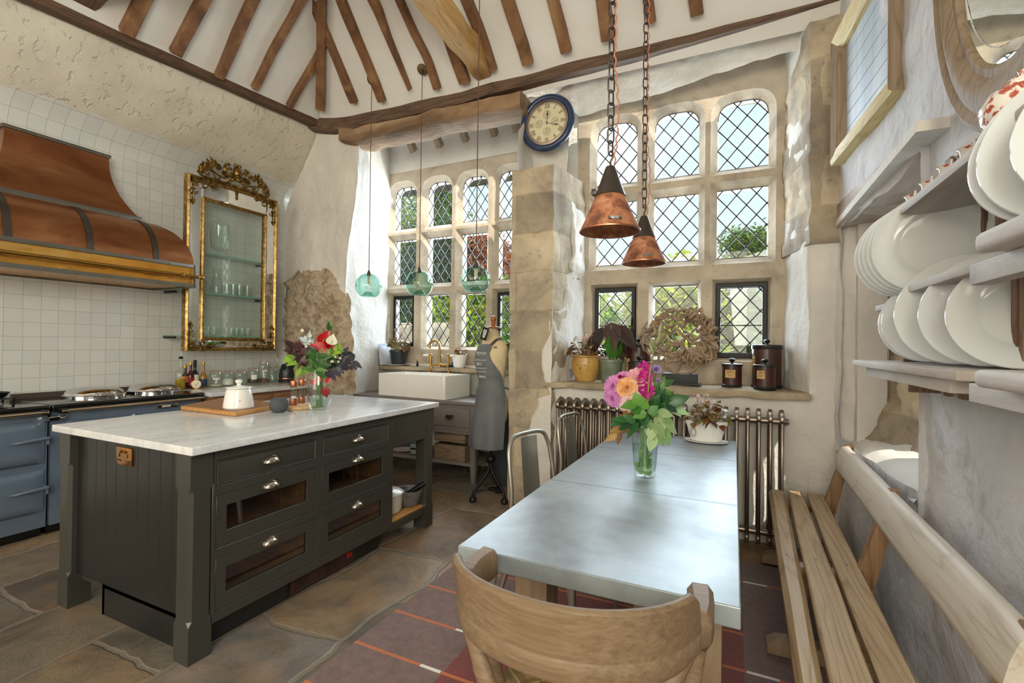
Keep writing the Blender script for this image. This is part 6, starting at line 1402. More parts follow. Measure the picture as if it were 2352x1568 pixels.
# ------------------------------------------------------------------ rug
def rugmat():
    t = NT('striped wool rug'); s = t.sep(); x, y = s[0], s[1]
    def box(v, a, c): return t.math('MULTIPLY', t.math('GREATER_THAN', v, a), t.math('LESS_THAN', v, c))
    n = t.noise(26, 4, .7); f = t.noise(180, 2, .6)
    br_ = t.ramp(n, [(.3, srgb('#5a4240')), (.7, srgb('#775a56'))]); rd_ = t.ramp(n, [(.3, srgb('#5e1512')), (.7, srgb('#7c221b'))])
    c = t.mix(t.math('MULTIPLY', box(x, -1.07, .05), t.math('LESS_THAN', y, 2.52)), br_, rd_)
    c = t.mix(t.math('MULTIPLY', box(x, .0, .05), t.math('GREATER_THAN', y, 2.52)), c, srgb('#5a2030'))
    ys = t.math('ADD', t.math('FRACT', t.math('DIVIDE', t.math('SUBTRACT', y, 1.655-.006-.28*6), .28)), 0.)
    rr3 = t.math('MAXIMUM', t.math('MAXIMUM', box(y, 2.2, 2.3), box(y, 3.0, 3.1)), t.math('LESS_THAN', x, .05)); st = t.math('MULTIPLY', t.math('LESS_THAN', ys, .06), rr3); c = t.mix(st, c, srgb('#b8602c'))
    wh = t.math('MULTIPLY', st, t.math('MAXIMUM', t.math('MULTIPLY', box(x, -1.18, -1.08), t.math('LESS_THAN', y, 2.1)), box(x, .06, .18))); c = t.mix(wh, c, srgb('#e4e0da'))
    return t.done(c, .95, 0, t.bump(t.math('ADD', f, t.math('MULTIPLY', n, .4)), .5, .006), Sheen_Weight=.3)
o = MB().grid(lambda u, v: V((lerp(-1.537, .56, u), lerp(.55, 3.34, v), .014+.002*noise.noise(V((u*20, v*30, 0))))), 30, 40, thick=(0, 0, -.012)).build('rug', rugmat()); tag(o, 'brown wool rug with red blocks and orange stripes under the table', 'rug')
# ------------------------------------------------------------------ table
def zinc():
    t = NT('patinated zinc'); n = t.noise(2.6, 6, .6, .3); f = t.noise(9, 5, .7)
    c = t.ramp(t.math('ADD', t.math('MULTIPLY', n, .7), t.math('MULTIPLY', f, .3)), [(.32, srgb('#7d868b')), (.5, srgb('#9aa4aa')), (.68, srgb('#aeb7bc'))])
    r = t.ramp(f, [(.3, .24), (.7, .38)]); return t.done(c, .38, .35)
M['zinc'] = zinc(); M['oaktable'] = mottled('limed oak', [(.3, '#6b5946'), (.5, '#8d7860'), (.72, '#a8937a')], 5, .7, .4, 40, .006, 6, 0, .5, (1, 1, .2))
tb = thing('dining_table', 'long zinc-topped dining table on chunky oak legs', 'dining table', (-.36, 2.3, 0))
TX0, TX1, TY0, TY1 = -.741, .02, 1.222, 3.385
def bq(b, n, m, p=tb, **k): return b.build(n, m, p, world=True, **k)
bq(MB().box((TX0, TY0, .708), (TX1, TY1, .76)), 'tabletop', M['zinc'], bevel=.004, seg=3)
seam = plain('zinc seam rivets', '#5f686c', .4, .7)
for yy in (2.01, 2.775):
    b = MB()
    for k in range(76): b.lathe([(.0022, 0), (.0012, .0009), (0, .001)], (lerp(TX0+.006, TX1-.006, (k+.5)/76), yy, .76), 6)
    bq(b, 'seam', seam)
bq(MB().box((TX0, 2.0, .7599), (TX1, 2.002, .7604)), 'seam', seam); bq(MB().box((TX0, 2.785, .7599), (TX1, 2.787, .7604)), 'seam', seam)
for x in (TX0+.045, TX1-.165):
    for y in (1.54, 2.98): bq(MB().box((x, y, 0.016), (x+.12, y+.12, .71)), 'leg', M['oaktable'], bevel=.006)
for y in (1.6, 3.04): bq(MB().box((TX0+.165, y-.03, .6), (TX1-.165, y+.03, .7)).box((TX0+.165, y-.03, .1), (TX1-.165, y+.03, .18)), 'cross_rail', M['oaktable'], bevel=.004)
bq(MB().bar((-.29, 1.63, .14), (-.35, 2.3, .68), .06, .06), 'brace', M['oaktable'], bevel=.004)
bq(MB().box((-.39, 1.63, .61), (-.33, 3.01, .69)), 'stretcher', M['oaktable'], bevel=.004)
# ------------------------------------------------------------------ steel cafe chairs
M['gunmetal'] = plain('lacquered bare steel', '#a09d93', .32, .7, .1, 5)
def cafe(lab, loc, ang):
    t = thing('cafe_chair', lab, 'chair', (loc[0], loc[1], .018), ang, 'steel cafe chairs')
    # local: back along y at x=0, seat toward +x, floor z=0
    pts = [(-.06, -.21, .02), (-.03, -.2, .25), (.03, -.19, .45), (.045, -.185, .58), (.025, -.18, .72), (.008, -.165, .81), (0, -.12, .862), (-.003, 0, .872), (0, .12, .862), (.008, .165, .81), (.025, .18, .72), (.045, .185, .58), (.03, .19, .45), (-.03, .2, .25), (-.06, .21, .02)]
    MB().tube(spline(pts, 6), .0115, 12).build('back_frame', M['gunmetal'], t, smooth=60)
    b = MB().grid(lambda u, v: V((lerp(.04, .004, v)+.012*sin(u*pi)*-1, lerp(-.072, .072, u)*lerp(1.0, .95, v), lerp(.46, .85, v))), 8, 12, thick=(.002, 0, 0)); sp2 = b.build('back_splat', M['gunmetal'], t, smooth=60)
    pr = [(.035-.012, -.035, .47)]; q = MB(); loop = [(lerp(.04, .004, (z-.46)/.39)-.011, y, z) for y, z in ([(-.036, .47), (-.036, .72)]+[(-.036*cos(a), .72+.04*sin(a)) for a in [pi*k/10 for k in range(1, 10)]]+[(.036, .72), (.036, .47)])]
    for sx in (1,): q.tube(loop, .004, 6)
    q.build('pressed_panel', M['gunmetal'], sp2, smooth=60)
    st = MB(); rr = [(x, y) for x, y in ((.03, -.17), (.2, -.18), (.36, -.175), (.395, -.14), (.405, 0), (.395, .14), (.36, .175), (.2, .18), (.03, .17))]
    st.prism([V((x, y, .44)) for x, y in rr], (0, 0, .012)); st.prism([V((x, y, .44)) for x, y in rr], (0, 0, -.03)); st.build('seat', M['gunmetal'], t, bevel=.008)
    for s in (-1, 1):
        for (xa, xb) in ((.37, .43), (.05, -.04)):
            R_ = []
            for z, k, w_ in ((.42, 0, .06), (.3, .25, .045), (.12, .7, .03), (.0, 1, .022)):
                x = lerp(xa, xb, k); y = s*lerp(.165, .205, k); R_.append([V((x-w_/2, y-s*w_*.5, z)), V((x+w_/2, y-s*w_*.5, z)), V((x+w_/2, y, z)), V((x+w_*.2, y+s*.006, z)), V((x-w_/2, y, z))])
            MB().loft(R_).build('leg', M['gunmetal'], t, bevel=.003)
        sk_ = []
        for k in range(13):
            q_ = k/12; x = lerp(.06, .36, q_); d = .02+.11*abs(2*q_-1)**2.4; sk_.append((x, d))
        MB().prism([V((x, s*.172, .42-d)) for x, d in sk_]+[V((.36, s*.172, .425)), V((.06, s*.172, .425))], (0, s*.002, 0)).build('side_apron', M['gunmetal'], t)
    sk_ = [(lerp(-.15, .15, k/12), .02+.1*abs(2*k/12-1)**2.4) for k in range(13)]
    MB().prism([V((.388, y, .42-d)) for y, d in sk_]+[V((.388, .15, .425)), V((.388, -.15, .425))], (.002, 0, 0)).build('front_apron', M['gunmetal'], t)
    return t
cafe('steel cafe chair tucked at the table side, the one closer to the kitchen island', (-1.0, 2.36), -.26)
cafe('steel cafe chair at the table side nearest the column radiator', (-1.02, 3.12), -.17)
# ------------------------------------------------------------------ wooden armchair
M['chairwood'] = wood('worn honey beech', '#5f4c39', '#806a52', '#98836a', 0, 5, .5, .15, 1.2, .1)
ac = thing('armchair', 'wooden captain armchair with tartan seat at the end of the table', 'armchair', (-.33, 1.12, .018))
def ba(b, n, m=M['chairwood'], p=ac, **k): return b.build(n, m, p, world=True, **k)
def ringpt(a, k=0.): # a: 0 = tip by the island side, 1 = other tip
    pts = [(-.613, 1.19), (-.622, 1.1), (-.59, 1.0), (-.52, .925), (-.42, .888), (-.31, .882), (-.21, .91), (-.125, .975), (-.075, 1.07), (-.062, 1.15), (-.07, 1.24)]
    sp3 = spline([V((x, y, 0)) for x, y in pts], 8); i = min(len(sp3)-2, int(a*(len(sp3)-1))); f = a*(len(sp3)-1)-i
    p = sp3[i].lerp(sp3[i+1], f); d = (sp3[i+1]-sp3[i]).normalized(); return p, V((-d.y, d.x, 0))
R_ = []
for i in range(61):
    a = i/60; p, nrm = ringpt(a); e = max(0, abs(2*a-1)-.45)/.55; e2 = sstep(.66, .71, abs(2*a-1)); w_ = lerp(.026, .04, e)+.02*e2; hh = .056+.026*e2; z = lerp(.735, .752, e)+.002*e2; c = .42
    if i in (0, 60): w_ *= .8; hh *= .8
    R_.append([p+nrm*(w_/2*u)+V((0, 0, z+hh/2*v)) for u, v in ((-1, -1+c), (-1+c, -1), (1-c, -1), (1, -1+c), (1, 1-c), (1-c, 1), (-1+c, 1), (-1, 1-c))])
ba(MB().loft(R_), 'arm_ring', smooth=50)
R_ = []
for i in range(41):
    q = i/40; a = .15+.68*q; p, nrm = ringpt(a); rise = sstep(0, .1, q)*sstep(1, .9, q); top = .768+.095*rise; lean = nrm*(-.016*rise)
    R_.append([p+nrm*-.013+V((0, 0, .758)), p+nrm*.013+V((0, 0, .758)), p+nrm*.011+lean+V((0, 0, top-.006)), p+nrm*.004+lean+V((0, 0, top)), p-nrm*.006+lean+V((0, 0, top)), p+nrm*-.012+lean+V((0, 0, top-.006))])
ba(MB().loft(R_), 'crest_rail', smooth=50)
seatc = V((-.335, 1.13, 0))
for (a, sx, sy) in ((.2, -.46, .985), (.78, -.21, .985), (.1, -.545, 1.12), (.9, -.105, 1.12)):
    p, nrm = ringpt(a); ba(MB().tube(spline([V((p.x, p.y, .73)), V((lerp(p.x, sx, .45), lerp(p.y, sy, .5), .6)), V((sx, sy, .455))], 6), [.02]*6+[.024]*7, 10, sx=.7), 'spindle', smooth=60)
def seatpt(t, k, z): return V((seatc.x+.235*k*cos(t), seatc.y+.225*k*sin(t), z))
ba(MB().loft([[seatpt(2*pi*k/40, 1, z) for k in range(40)] for z in (.415, .45)]), 'seat_rail', smooth=40)
def tartan():
    t = NT('tartan wool'); s = t.sep(t.map((1, 1, 1), (0, 0, .75)))
    def bands(v, per, ws): 
        f = t.math('FRACT', t.math('DIVIDE', v, per)); return [t.math('MULTIPLY', t.math('GREATER_THAN', f, a), t.math('LESS_THAN', f, c)) for a, c in ws]
    c = srgb('#9a7d4c')
    for v in (s[0], s[1]):
        for m_, (k, cc2) in zip(bands(v, .14, ((.1, .4), (.22, .26), (.6, .63), (.8, .82))), ((.5, '#5f4326'), (.8, '#b39a63'), (.6, '#4c351f'), (.5, '#7f8a5a'))): c = t.mix(t.math('MULTIPLY', m_, k), c, srgb(cc2))
    return t.done(c, .9, 0, t.bump(t.noise(300, 2), .3, .002))
ba(MB().loft([[seatpt(2*pi*k/40, kk, z) for k in range(40)] for kk, z in ((.97, .45), (.99, .462), (.93, .482), (.6, .493), (.15, .495))]), 'seat_cushion', tartan(), smooth=60)
for sx, sy in ((-.51, .96), (-.17, .96), (-.53, 1.29), (-.14, 1.29)): ba(MB().tube([(sx, sy, .43), (lerp(seatc.x, sx, 1.08), lerp(seatc.y, sy, 1.1), .018)], [.024, .018], 10), 'leg')
# ------------------------------------------------------------------ bench
M['benchwood'] = wood('worn chestnut slats', '#7c6246', '#a98d68', '#c3aa86', 1, 3.5, .4, .35, 4.); M['benchpale'] = wood('scrubbed pale backrest wood', '#b0a391', '#cdc4b5', '#dcd5ca', 1, 4, .55, .3)
M['benchleg'] = wood('orange brown bench supports', '#664a32', '#8a6848', '#a58562', 2, 4, .5)
bn = thing('bench', 'long slatted wooden bench with a pale back rail along the whitewashed wall', 'bench', (.4, 2.4, 0))
def bb(b, n, m, p=bn, **k): return b.build(n, m, p, world=True, **k)
def slat(x0, x1, xa, xb, y0, y1, z, th, mat, rnd_=.01, nm='seat_slat'):
    b = MB(); R_ = []
    for i in range(19):
        q = i/18; y = lerp(y0, y1, q); a = lerp(x0, xa, q)+.004*noise.noise(V((y*2, x0*9, 0))); c = lerp(x1, xb, q)+.004*noise.noise(V((y*2, x0*9, 5)))
        R_.append([V((a, y, z-th)), V((c, y, z-th)), V((c, y, z-rnd_)), V((c-rnd_, y, z)), V((a+rnd_, y, z)), V((a, y, z-rnd_))])
    return bb(b.loft(R_), nm, mat, smooth=40)
slat(.155, .222, .213, .302, 1.25, 3.5, .45, .045, M['benchwood'], .018); slat(.235, .35, .322, .402, 1.25, 3.52, .45, .03, M['benchwood'], .006); slat(.36, .455, .424, .514, 1.25, 3.52, .45, .03, M['benchwood'], .006)
b = MB(); R_ = []
for i in range(33):
    q = i/32; y = lerp(1.33, 3.44, q); x = lerp(.535, .583, q); z = .715; w_ = .078-.012*(1 if q < .02 or q > .98 else 0)
    n_ = V((-.96, 0, .28)); u_ = V((.28, 0, .96)); c = V((x, y, z+.003*noise.noise(V((y*2, 0, 0)))))
    R_.append([c+u_*(w_*s)+n_*t_ for s, t_ in ((-1, -.014), (-.95, .002), (-.7, .012), (0, .015), (.7, .012), (.95, .002), (1, -.014), (0, -.02))])
bb(b.loft(R_), 'back_rail', M['benchpale'], smooth=50)
for y in (1.36, 2.42, 3.4):
    q = (y-1.25)/2.25; xs_ = lerp(.455, .514, q); xr = lerp(.545, .598, q)
    b = MB().prism([V((xs_-.03, y-.025, .38)), V((xs_+.045, y-.025, .38)), V((xr+.045, y-.025, .79)), V((xr+.008, y-.025, .79))], (0, .05, 0)); bb(b, 'back_support', M['benchleg'], bevel=.004)
    bb(MB().box((lerp(.17, .23, q), y-.03, .37), (xs_+.03, y+.03, .42)), 'bearer', M['benchleg'], bevel=.004)
    bb(MB().box((lerp(.2, .27, q), y-.03, .07), (lerp(.26, .33, q), y+.03, .38)), 'leg', M['benchleg'], bevel=.004); bb(MB().box((xs_-.02, y-.03, .07), (xs_+.04, y+.03, .38)), 'leg', M['benchleg'], bevel=.004)
    bb(MB().prism([V((lerp(.11, .17, q), y-.04, .018)), V((xs_+.05, y-.04, .018)), V((xs_+.05, y-.04, .085)), V((lerp(.15, .21, q), y-.04, .085)), V((lerp(.11, .17, q), y-.04, .06))], (0, .08, 0)), 'foot', M['oaktable'], bevel=.01)
b = MB()
for q, y in ((.08, 1.36), (.52, 2.42), (.95, 3.4)):
    for xc in (.19, .3, .41): b.lathe([(.005, 0), (.004, .0008), (0, .001)], (xc+.055*q+.0, y, .4501), 8).lathe([(.005, 0), (.004, .0008), (0, .001)], (xc+.055*q+.045, y, .4501), 8)
bb(b, 'bolt', M['iron'])
# ------------------------------------------------------------------ table flowers
tv = V((-.367, 2.245, .76)); t = thing('tall_vase', 'tall flared clear glass vase of garden flowers on the zinc table', 'vase', tv)
MB().lathe([(0, .002), (.042, .002), (.046, .006), (.048, .025), (.052, .06), (.064, .232), (.0615, .232), (.05, .06), (.045, .03), (0, .026)], n=40).build('glass_body', M['clear'], t, smooth=50)
MB().lathe([(0, .03), (.044, .031), (.049, .06), (.0555, .15), (0, .15)], n=36).build('water', M['water'], t)
TM, TB, TD = tv+V((0, 0, .215)), tv+V((0, 0, .05)), (tv-EYE).dot(_f)
def petalmat(n, a, b): M[n] = leafmat(n, a, b, .6, .35, 30)
petalmat('candy pink petals', '#e79bb0', '#f7c8cf'); petalmat('lilac pink petals', '#cf7fc4', '#eaa9d8'); petalmat('peach petals', '#e9a35c', '#f9d3a4'); petalmat('blush petals', '#ecc5c4', '#f8e2dd'); petalmat('magenta petals', '#b51580', '#e0409f'); petalmat('lavender petals', '#a487c4', '#cdb5dd'); petalmat('crimson petals', '#a3123a', '#d52a55')
def bloom(nm, lab, px, py, dd, r, mat, facing=(0, 0), layers=5, open_=1., cat='flower', stem=True):
    c = atd(px, py, TD+dd); ax = (view(c)+_r*facing[0]+_u*facing[1]).normalized(); x, y = orth(ax); t = thing(nm, lab, cat, c)
    b = MB()
    for L in range(layers):
        q = L/(layers-1) if layers > 1 else 1; n = 4+L*2; pr = r*lerp(.35, 1, q); tilt = lerp(.15, 1.15*open_, q)
        for k in range(n):
            a = 2*pi*(k+.5*(L % 2))/n+.3*L; d = x*cos(a)+y*sin(a); s_ = -x*sin(a)+y*cos(a); w_ = pr*lerp(.9, .62, q)
            def fn(u, v):
                th = tilt*v**.9; rr = pr*(.12+.88*v); p = c+d*(rr*sin(th)*1.05+.1*pr)+ax*(rr*cos(th)*lerp(.9, .45, q)-pr*.35*q); w2 = w_*sin(pi*min(.96, .1+v*.82))**.7
                e = (u-.5)*2; return p+s_*(w2*e)-d*(w2*.28*e*e*(1-q*.6))+ax*(.1*pr*sin(e*4+k)*v*v-.12*r*q*v*v)
            b.grid(fn, 5, 5)
    b.build('petals', M[mat], t, world=True, smooth=80)
    g = MB()
    for k in range(5): a = 2*pi*k/5; g.leaf(c-ax*r*.35, x*cos(a)+y*sin(a)-ax*.3, -ax, r*.8, r*.3, -.2, .1, 4)
    g.build('sepal', M['mid_leaf'], t, world=True)
    if stem: s = MB(); stemline(s, c-ax*r*.4, TM, TB, .003); s.build('stem', M['stem_green'], t, world=True)
bloom('rose', 'peach rose at the front of the pink bunch', 1440, 889, -.07, .052, 'peach petals', (-.1, .25), 6, .8)
bloom('rose', 'large candy pink rose at the top of the bunch', 1468, 868, -.02, .058, 'candy pink petals', (.1, .45), 5, .95)
bloom('rose', 'open blush rose hanging lowest in the bunch', 1443, 922, -.07, .052, 'blush petals', (-.2, -.3), 3, 1.3)
bloom('peony', 'ruffled lilac pink bloom at the outer edge of the bunch', 1408, 886, -.02, .05, 'lilac pink petals', (-.6, .2), 6, 1.)
bloom('peony', 'lower ruffled lilac pink bloom beside the blush rose', 1406, 914, -.03, .044, 'lilac pink petals', (-.6, -.3), 5, 1.)
bloom('peony', 'small pink bloom peeping above the peach rose', 1432, 866, .02, .038, 'lilac pink petals', (-.2, .6), 5, .9)
bloom('rose', 'crimson rosebud above the peach rose', 1424, 864, -.03, .016, 'crimson petals', (-.2, .7), 4, .4)
bloom('rose', 'lavender rose standing above the magenta stock', 1508, 846, -.02, .032, 'lavender petals', (.2, .8), 5, .55)
bloom('rose', 'small lavender bud under the lavender rose', 1513, 873, -.03, .018, 'lavender petals', (.2, .6), 4, .4)
t = thing('stock_flower', 'magenta stock spike in the middle of the table flowers', 'flower', TB); b, s = MB(), MB(); stemline(s, atd(1484, 835, TD), TM, TB, .004)
for k in range(20):
    q = k/19; c = atd(1484+8*sin(k*2.4)+6*q-5, 833+q*100, TD-.03); rr = lerp(.012, .026, min(1, q*2)); 
    for j in range(6): a = R2.uniform(0, 2*pi); b.leaf(c, _r*cos(a)+_u*sin(a)+view(c)*R2.uniform(.2, .9), view(c), rr*1.25, rr*1.2, .2, .2, 4)
s.build('stem', M['stem_green'], t, world=True); b.build('petals', M['magenta petals'], t, world=True, smooth=80)
t = thing('stock_flower', 'lower magenta florets below the rose leaves', 'flower', TB); b, s = MB(), MB(); stemline(s, atd(1482, 915, TD-.02), TM, TB, .003)
for k in range(7):
    c = atd(1480+5*sin(k*2.1), 905+k*4, TD-.05)
    for j in range(5): a = R2.uniform(0, 2*pi); b.leaf(c, _r*cos(a)+_u*sin(a)+view(c)*R2.uniform(.2, .9), view(c), .026, .024, .2, .2, 4)
s.build('stem', M['stem_green'], t, world=True); b.build('petals', M['magenta petals'], t, world=True, smooth=80)
t = thing('lily_stem', 'tall green budded stem rising past the magenta stock', 'flower', TB); s = MB(); s.tube(spline([TB, TM, atd(1486, 960, TD-.06), atd(1490, 880, TD-.05), atd(1500, 815, TD-.02), atd(1513, 770, TD)], 6), .0035, 8); s.build('stem', M['stem'], t, world=True)
b = MB()
for px, py, px2, py2 in ((1500, 815, 1492, 785), (1513, 770, 1520, 742), (1506, 790, 1519, 765), (1503, 800, 1494, 775)): b.tube([atd(px, py, TD-.02), atd((px+px2)/2, (py+py2)/2, TD-.03), atd(px2, py2, TD-.02)], [.004, .009, .003], 8)
b.build('bud', leafmat('pale green buds', '#8f9a6a', '#b5b98c'), t, world=True, smooth=80)
M['rose_leaf'] = leafmat('dark rose leaves', '#1f4a2a', '#3d7038', .35, .25); M['bronze_leaf'] = leafmat('bronze new leaves', '#6a4428', '#a07a3a', .4, .3); M['pale_leaf'] = leafmat('pale jagged leaves', '#86a866', '#b9cf9a', .5, .35)
kw = dict(mouth=TM, base=TB)
sprig('rose_foliage', 'dark glossy rose leaves over the vase mouth', 1505, 935, TD-.06, 9, .085, .06, .4, M['rose_leaf'], len_=.09, spread=1.6, **kw)
sprig('rose_foliage', 'dark rose leaves leaning out towards the begonia', 1540, 925, TD-.04, 8, .085, .055, .1, M['rose_leaf'], len_=.12, spread=1.2, **kw)
sprig('rose_foliage', 'olive rose leaves in front of the blush rose', 1462, 925, TD-.11, 6, .07, .055, 2.4, M['bigleaf'], len_=.08, spread=1.3, **kw)
sprig('rose_foliage', 'long rose leaves under the blush rose', 1430, 965, TD-.08, 6, .085, .04, 3.0, M['rose_leaf'], len_=.1, spread=.9, **kw)
sprig('rose_foliage', 'bright rose leaves beside the lavender bud', 1525, 885, TD, 7, .06, .035, .9, M['mid_leaf'], len_=.1, spread=1., **kw)
sprig('bronze_foliage', 'bronze leaf sprig drooping over the vase towards the chairs', 1415, 1000, TD-.04, 5, .06, .035, 3.9, M['bronze_leaf'], len_=.1, spread=.9, **kw)
sprig('bronze_foliage', 'bronze leaf sprig below the lilac bloom', 1432, 955, TD-.03, 6, .05, .035, 3.3, M['bronze_leaf'], len_=.09, spread=1., **kw)
sprig('pale_foliage', 'pale jagged leaves hanging over the vase rim', 1535, 985, TD-.07, 7, .09, .045, -1.0, M['pale_leaf'], len_=.12, spread=.9, **kw)
sprig('pale_foliage', 'pale pointed leaves reaching over the table towards the begonia', 1552, 935, TD+.0, 6, .1, .03, -.5, M['pale_leaf'], len_=.13, spread=.7, **kw)
sprig('pale_foliage', 'pale leaves spilling down the middle of the vase', 1503, 1000, TD-.07, 5, .08, .05, -1.4, M['pale_leaf'], len_=.08, spread=.8, **kw)
sprig('rose_foliage', 'dark leaves filling the heart of the bouquet', 1495, 965, TD-.05, 10, .08, .055, -1.5, M['rose_leaf'], len_=.1, spread=1.8, **kw)
sprig('sunk_foliage', 'green leaves pressed inside the tall vase water', 1481, 1040, TD-.01, 13, .05, .034, 1.5, M['pale_leaf'], len_=.1, spread=1.0, mouth=TM, base=TB)
# white oval pot of begonia
wp_ = V((-.155, 3.24, .76)); t = thing('saucer', 'white oval saucer under the begonia pot on the table', 'saucer', wp_)
b = MB().lathe([(0, .002), (.1, .002), (.125, .008), (.13, .014), (.12, .012), (0, .008)], n=44)
for v in b.b.verts: v.co.y *= .62
b.build('saucer_body', M['white_gloss'], t)
t = thing('potted_begonia', 'pink-flowered begonia in a white oval planter on the zinc table', 'potted plant', wp_+V((0, 0, .0125)))
b = MB().lathe([(0, 0), (.086, 0), (.09, .006), (.118, .1), (.124, .102), (.126, .128), (.119, .128), (.112, .1), (0, .1)], n=48)
for v in b.b.verts: v.co.y *= .62
b.build('planter', M['white_gloss'], t)
b = MB().lathe([(.116, .108), (0, .114)], n=36)
for v in b.b.verts: v.co.y *= .62
b.build('soil', M['soil'], t); begonia(t, .11, .12, .15, 24, ('bego_leaf', 'bego_green'), 12, .05)
b = MB(); gr_ = plain('grey crest print', '#9a988f', .5)
for r_ in (.024, .018): b.tube([V((-.072+r_*.75*cos(a), -.0545-.0*cos(a)+.01*cos(a)*-1, .055+r_*1.2*sin(a))) for a in [2*pi*k/24 for k in range(24)]], .0015, 5, closed=True)
b.build('emblem', gr_, t)
# ------------------------------------------------------------------ plate rack
M['rackwood'] = mottled('chalk-washed rack wood', [(.3, '#8f8378'), (.48, '#b7aea6'), (.65, '#d2ccc6'), (.85, '#a1917f')], 6, .7, .4, 30, .006, 6, 0, .6, (1, .15, 1)); M['rackbrown'] = wood('brown rack boards', '#5d4636', '#7f6350', '#a08571', 2, 6, .7)
rk = thing('plate_rack', 'chalk-washed wall plate rack with notched shelves over the niche corner', 'plate rack', (.58, 1.95, 1.3))
def br_(b, n, m=M['rackwood'], p=rk, **k): return b.build(n, m, p, world=True, **k)
xw = .70
br_(MB().box((.455, 1.40, 1.290), (xw, 2.44, 1.315)), 'shelf', bevel=.006)
br_(MB().box((.475, 1.5, 1.255), (.515, 2.3, 1.29)), 'rail', M['rackwood'], bevel=.004)
br_(MB().box((.515, 1.86, 1.512), (xw, 2.36, 1.535)), 'shelf', bevel=.006)
br_(MB().box((.49, 1.28, 1.538), (xw, 1.87, 1.563)), 'shelf', bevel=.006)
br_(MB().box((.495, 1.1, 1.805), (xw, 1.97, 1.832)), 'shelf', bevel=.006)
br_(MB().box((xw-.05, 1.1, 1.99), (xw, 2.02, 2.05)), 'top_rail', bevel=.008)
for y in (1.46, 2.24): br_(MB().box((.575, y-.014, 1.315), (.6, y+.014, 1.805)), 'upright', M['rackbrown'], bevel=.004)
for k in range(9): br_(MB().box((xw-.028, 1.16+k*.12, 1.2), (xw-.016, 1.21+k*.12, 2.03)), 'back_slat', M['rackbrown'], bevel=.002)
br_(MB().box((.575, 1.42, 1.315), (xw, 1.44, 1.805)), 'side_board', M['rackbrown'], bevel=.003); br_(MB().box((.6, 2.26, 1.2), (xw, 2.275, 1.52)), 'side_board', M['rackbrown'], bevel=.003)
rk2 = thing('plate_rack', 'second chalk-washed plate rack with thick plank shelves, cut by the frame edge', 'plate rack', (.56, 1.0, 1.3))
for (z0, z1, x) in ((1.545, 1.583, .415), (1.29, 1.325, .415)): br_(MB().box((x, .5, z0), (xw, 1.2, z1)), 'shelf', M['rackwood'], rk2, bevel=.014, seg=3)
for (z0, z1) in ((1.5, 1.545), (1.25, 1.29)): br_(MB().box((.46, .55, z0), (.5, 1.35, z1)), 'rail', M['rackwood'], rk2, bevel=.004)
br_(MB().box((.5, .5, 1.805), (xw, 1.09, 1.832)), 'shelf', M['rackwood'], rk2, bevel=.006)
china = plain('white china', '#d6dbdd', .13, 0, .02)
def plate(lab, c, nrm, R, grp=None):
    t = thing('plate', lab, 'plate', c, group=grp); n = V(nrm).normalized()
    MB().lathe([(0, 0), (R*.55, 0), (R*.62, .006), (R*.68, .016), (R*.98, .024), (R, .027), (R*.985, .03), (R*.68, .021), (R*.6, .012), (R*.54, .0065), (0, .006)], (0, 0, 0), 56, tuple(n)).build('china', china, t, smooth=60); return t
def plate_px(lab, cx, cy, x, R, nrm, rest=None, grp=None):
    c = onx(cx, cy, x); return plate(lab, c, nrm, R, grp)
N1 = (-.50, -.86, .20)
for k in range(5):
    plate(('frontmost of the big plates standing in the far upper bay of the rack', 'second big plate behind the front one in the far upper bay', 'third big plate in the far upper bay', 'fourth big plate in the far upper bay', 'rearmost big plate in the far upper bay, nearest the niche')[k], V((.59-.004*k, 1.95+.044*k, 1.54+.165)), N1, .172, 'big plates in the far upper bay')
for k, (y, R, lab) in enumerate(((2.04, .148, 'rearmost plate in the low bay, half hidden by its neighbour'), (2.0, .148, 'second plate from the niche end in the low bay'), (1.83, .15, 'thin-edged plate squeezed behind the wide-rimmed plate in the low bay'), (1.79, .165, 'wide-rimmed plate in the middle of the low bay'), (1.62, .152, 'smooth plate in the low bay, second from the thick plank'), (1.47, .14, 'plate in the low bay beside the thick plank, cut by the frame edge'))):
    plate(lab, V((.605, y, 1.315+R*.96)), (-.56, -.79, .25), R)
for k, (y, R, lab) in enumerate(((1.225, .165, 'rearmost huge plate above the thick plank shelf'), (1.185, .165, 'middle huge plate above the thick plank shelf'), (1.08, .155, 'frontmost huge plate above the thick plank shelf, nearest the camera'))):
    plate(lab, V((.585, y, 1.583+R*.97)), (-.66, -.72, .22), R)
# cups and teapot
def floral():
    t = NT('red floral china'); n = t.noise(38, 4, .6, .8); s = t.sep()
    m = t.math('MULTIPLY', t.ramp(n, [(.5, 0.), (.56, 1.)]), t.ramp(s[2], [(.028, 0.), (.034, 1.)])); c = t.mix(m, srgb('#ece6dd'), srgb('#b4503c')); return t.done(c, .12)
M['floral'] = floral()
def cup_(lab, px, py, rz):
    p = onz(px, py, 1.833); p = onx(px, py, .555); t = thing('teacup', lab, 'cup', (.57, p.y, 1.8325), rz, 'teacups on the top shelf')
    MB().lathe([(0, .001), (.02, .001), (.022, .006), (.03, .02), (.036, .05), (.041, .056), (.039, .056), (.033, .048), (.027, .02), (0, .01)], n=32).build('cup_body', M['floral'], t, smooth=60)
    MB().tube(spline([(.033, 0, .05), (.055, 0, .058), (.062, 0, .04), (.05, 0, .02), (.03, 0, .018)]), .0045, 8, sx=.7).build('handle', M['floral'], t); return t
for px, py, lab in ((2098, 455, 'red floral teacup at the niche end of the top shelf'), (2135, 420, 'second red floral teacup from the niche end'), (2178, 378, 'third red floral teacup from the niche end'), (2228, 335, 'red floral teacup closest to the teapot')): cup_(lab, px, py, -2.0)
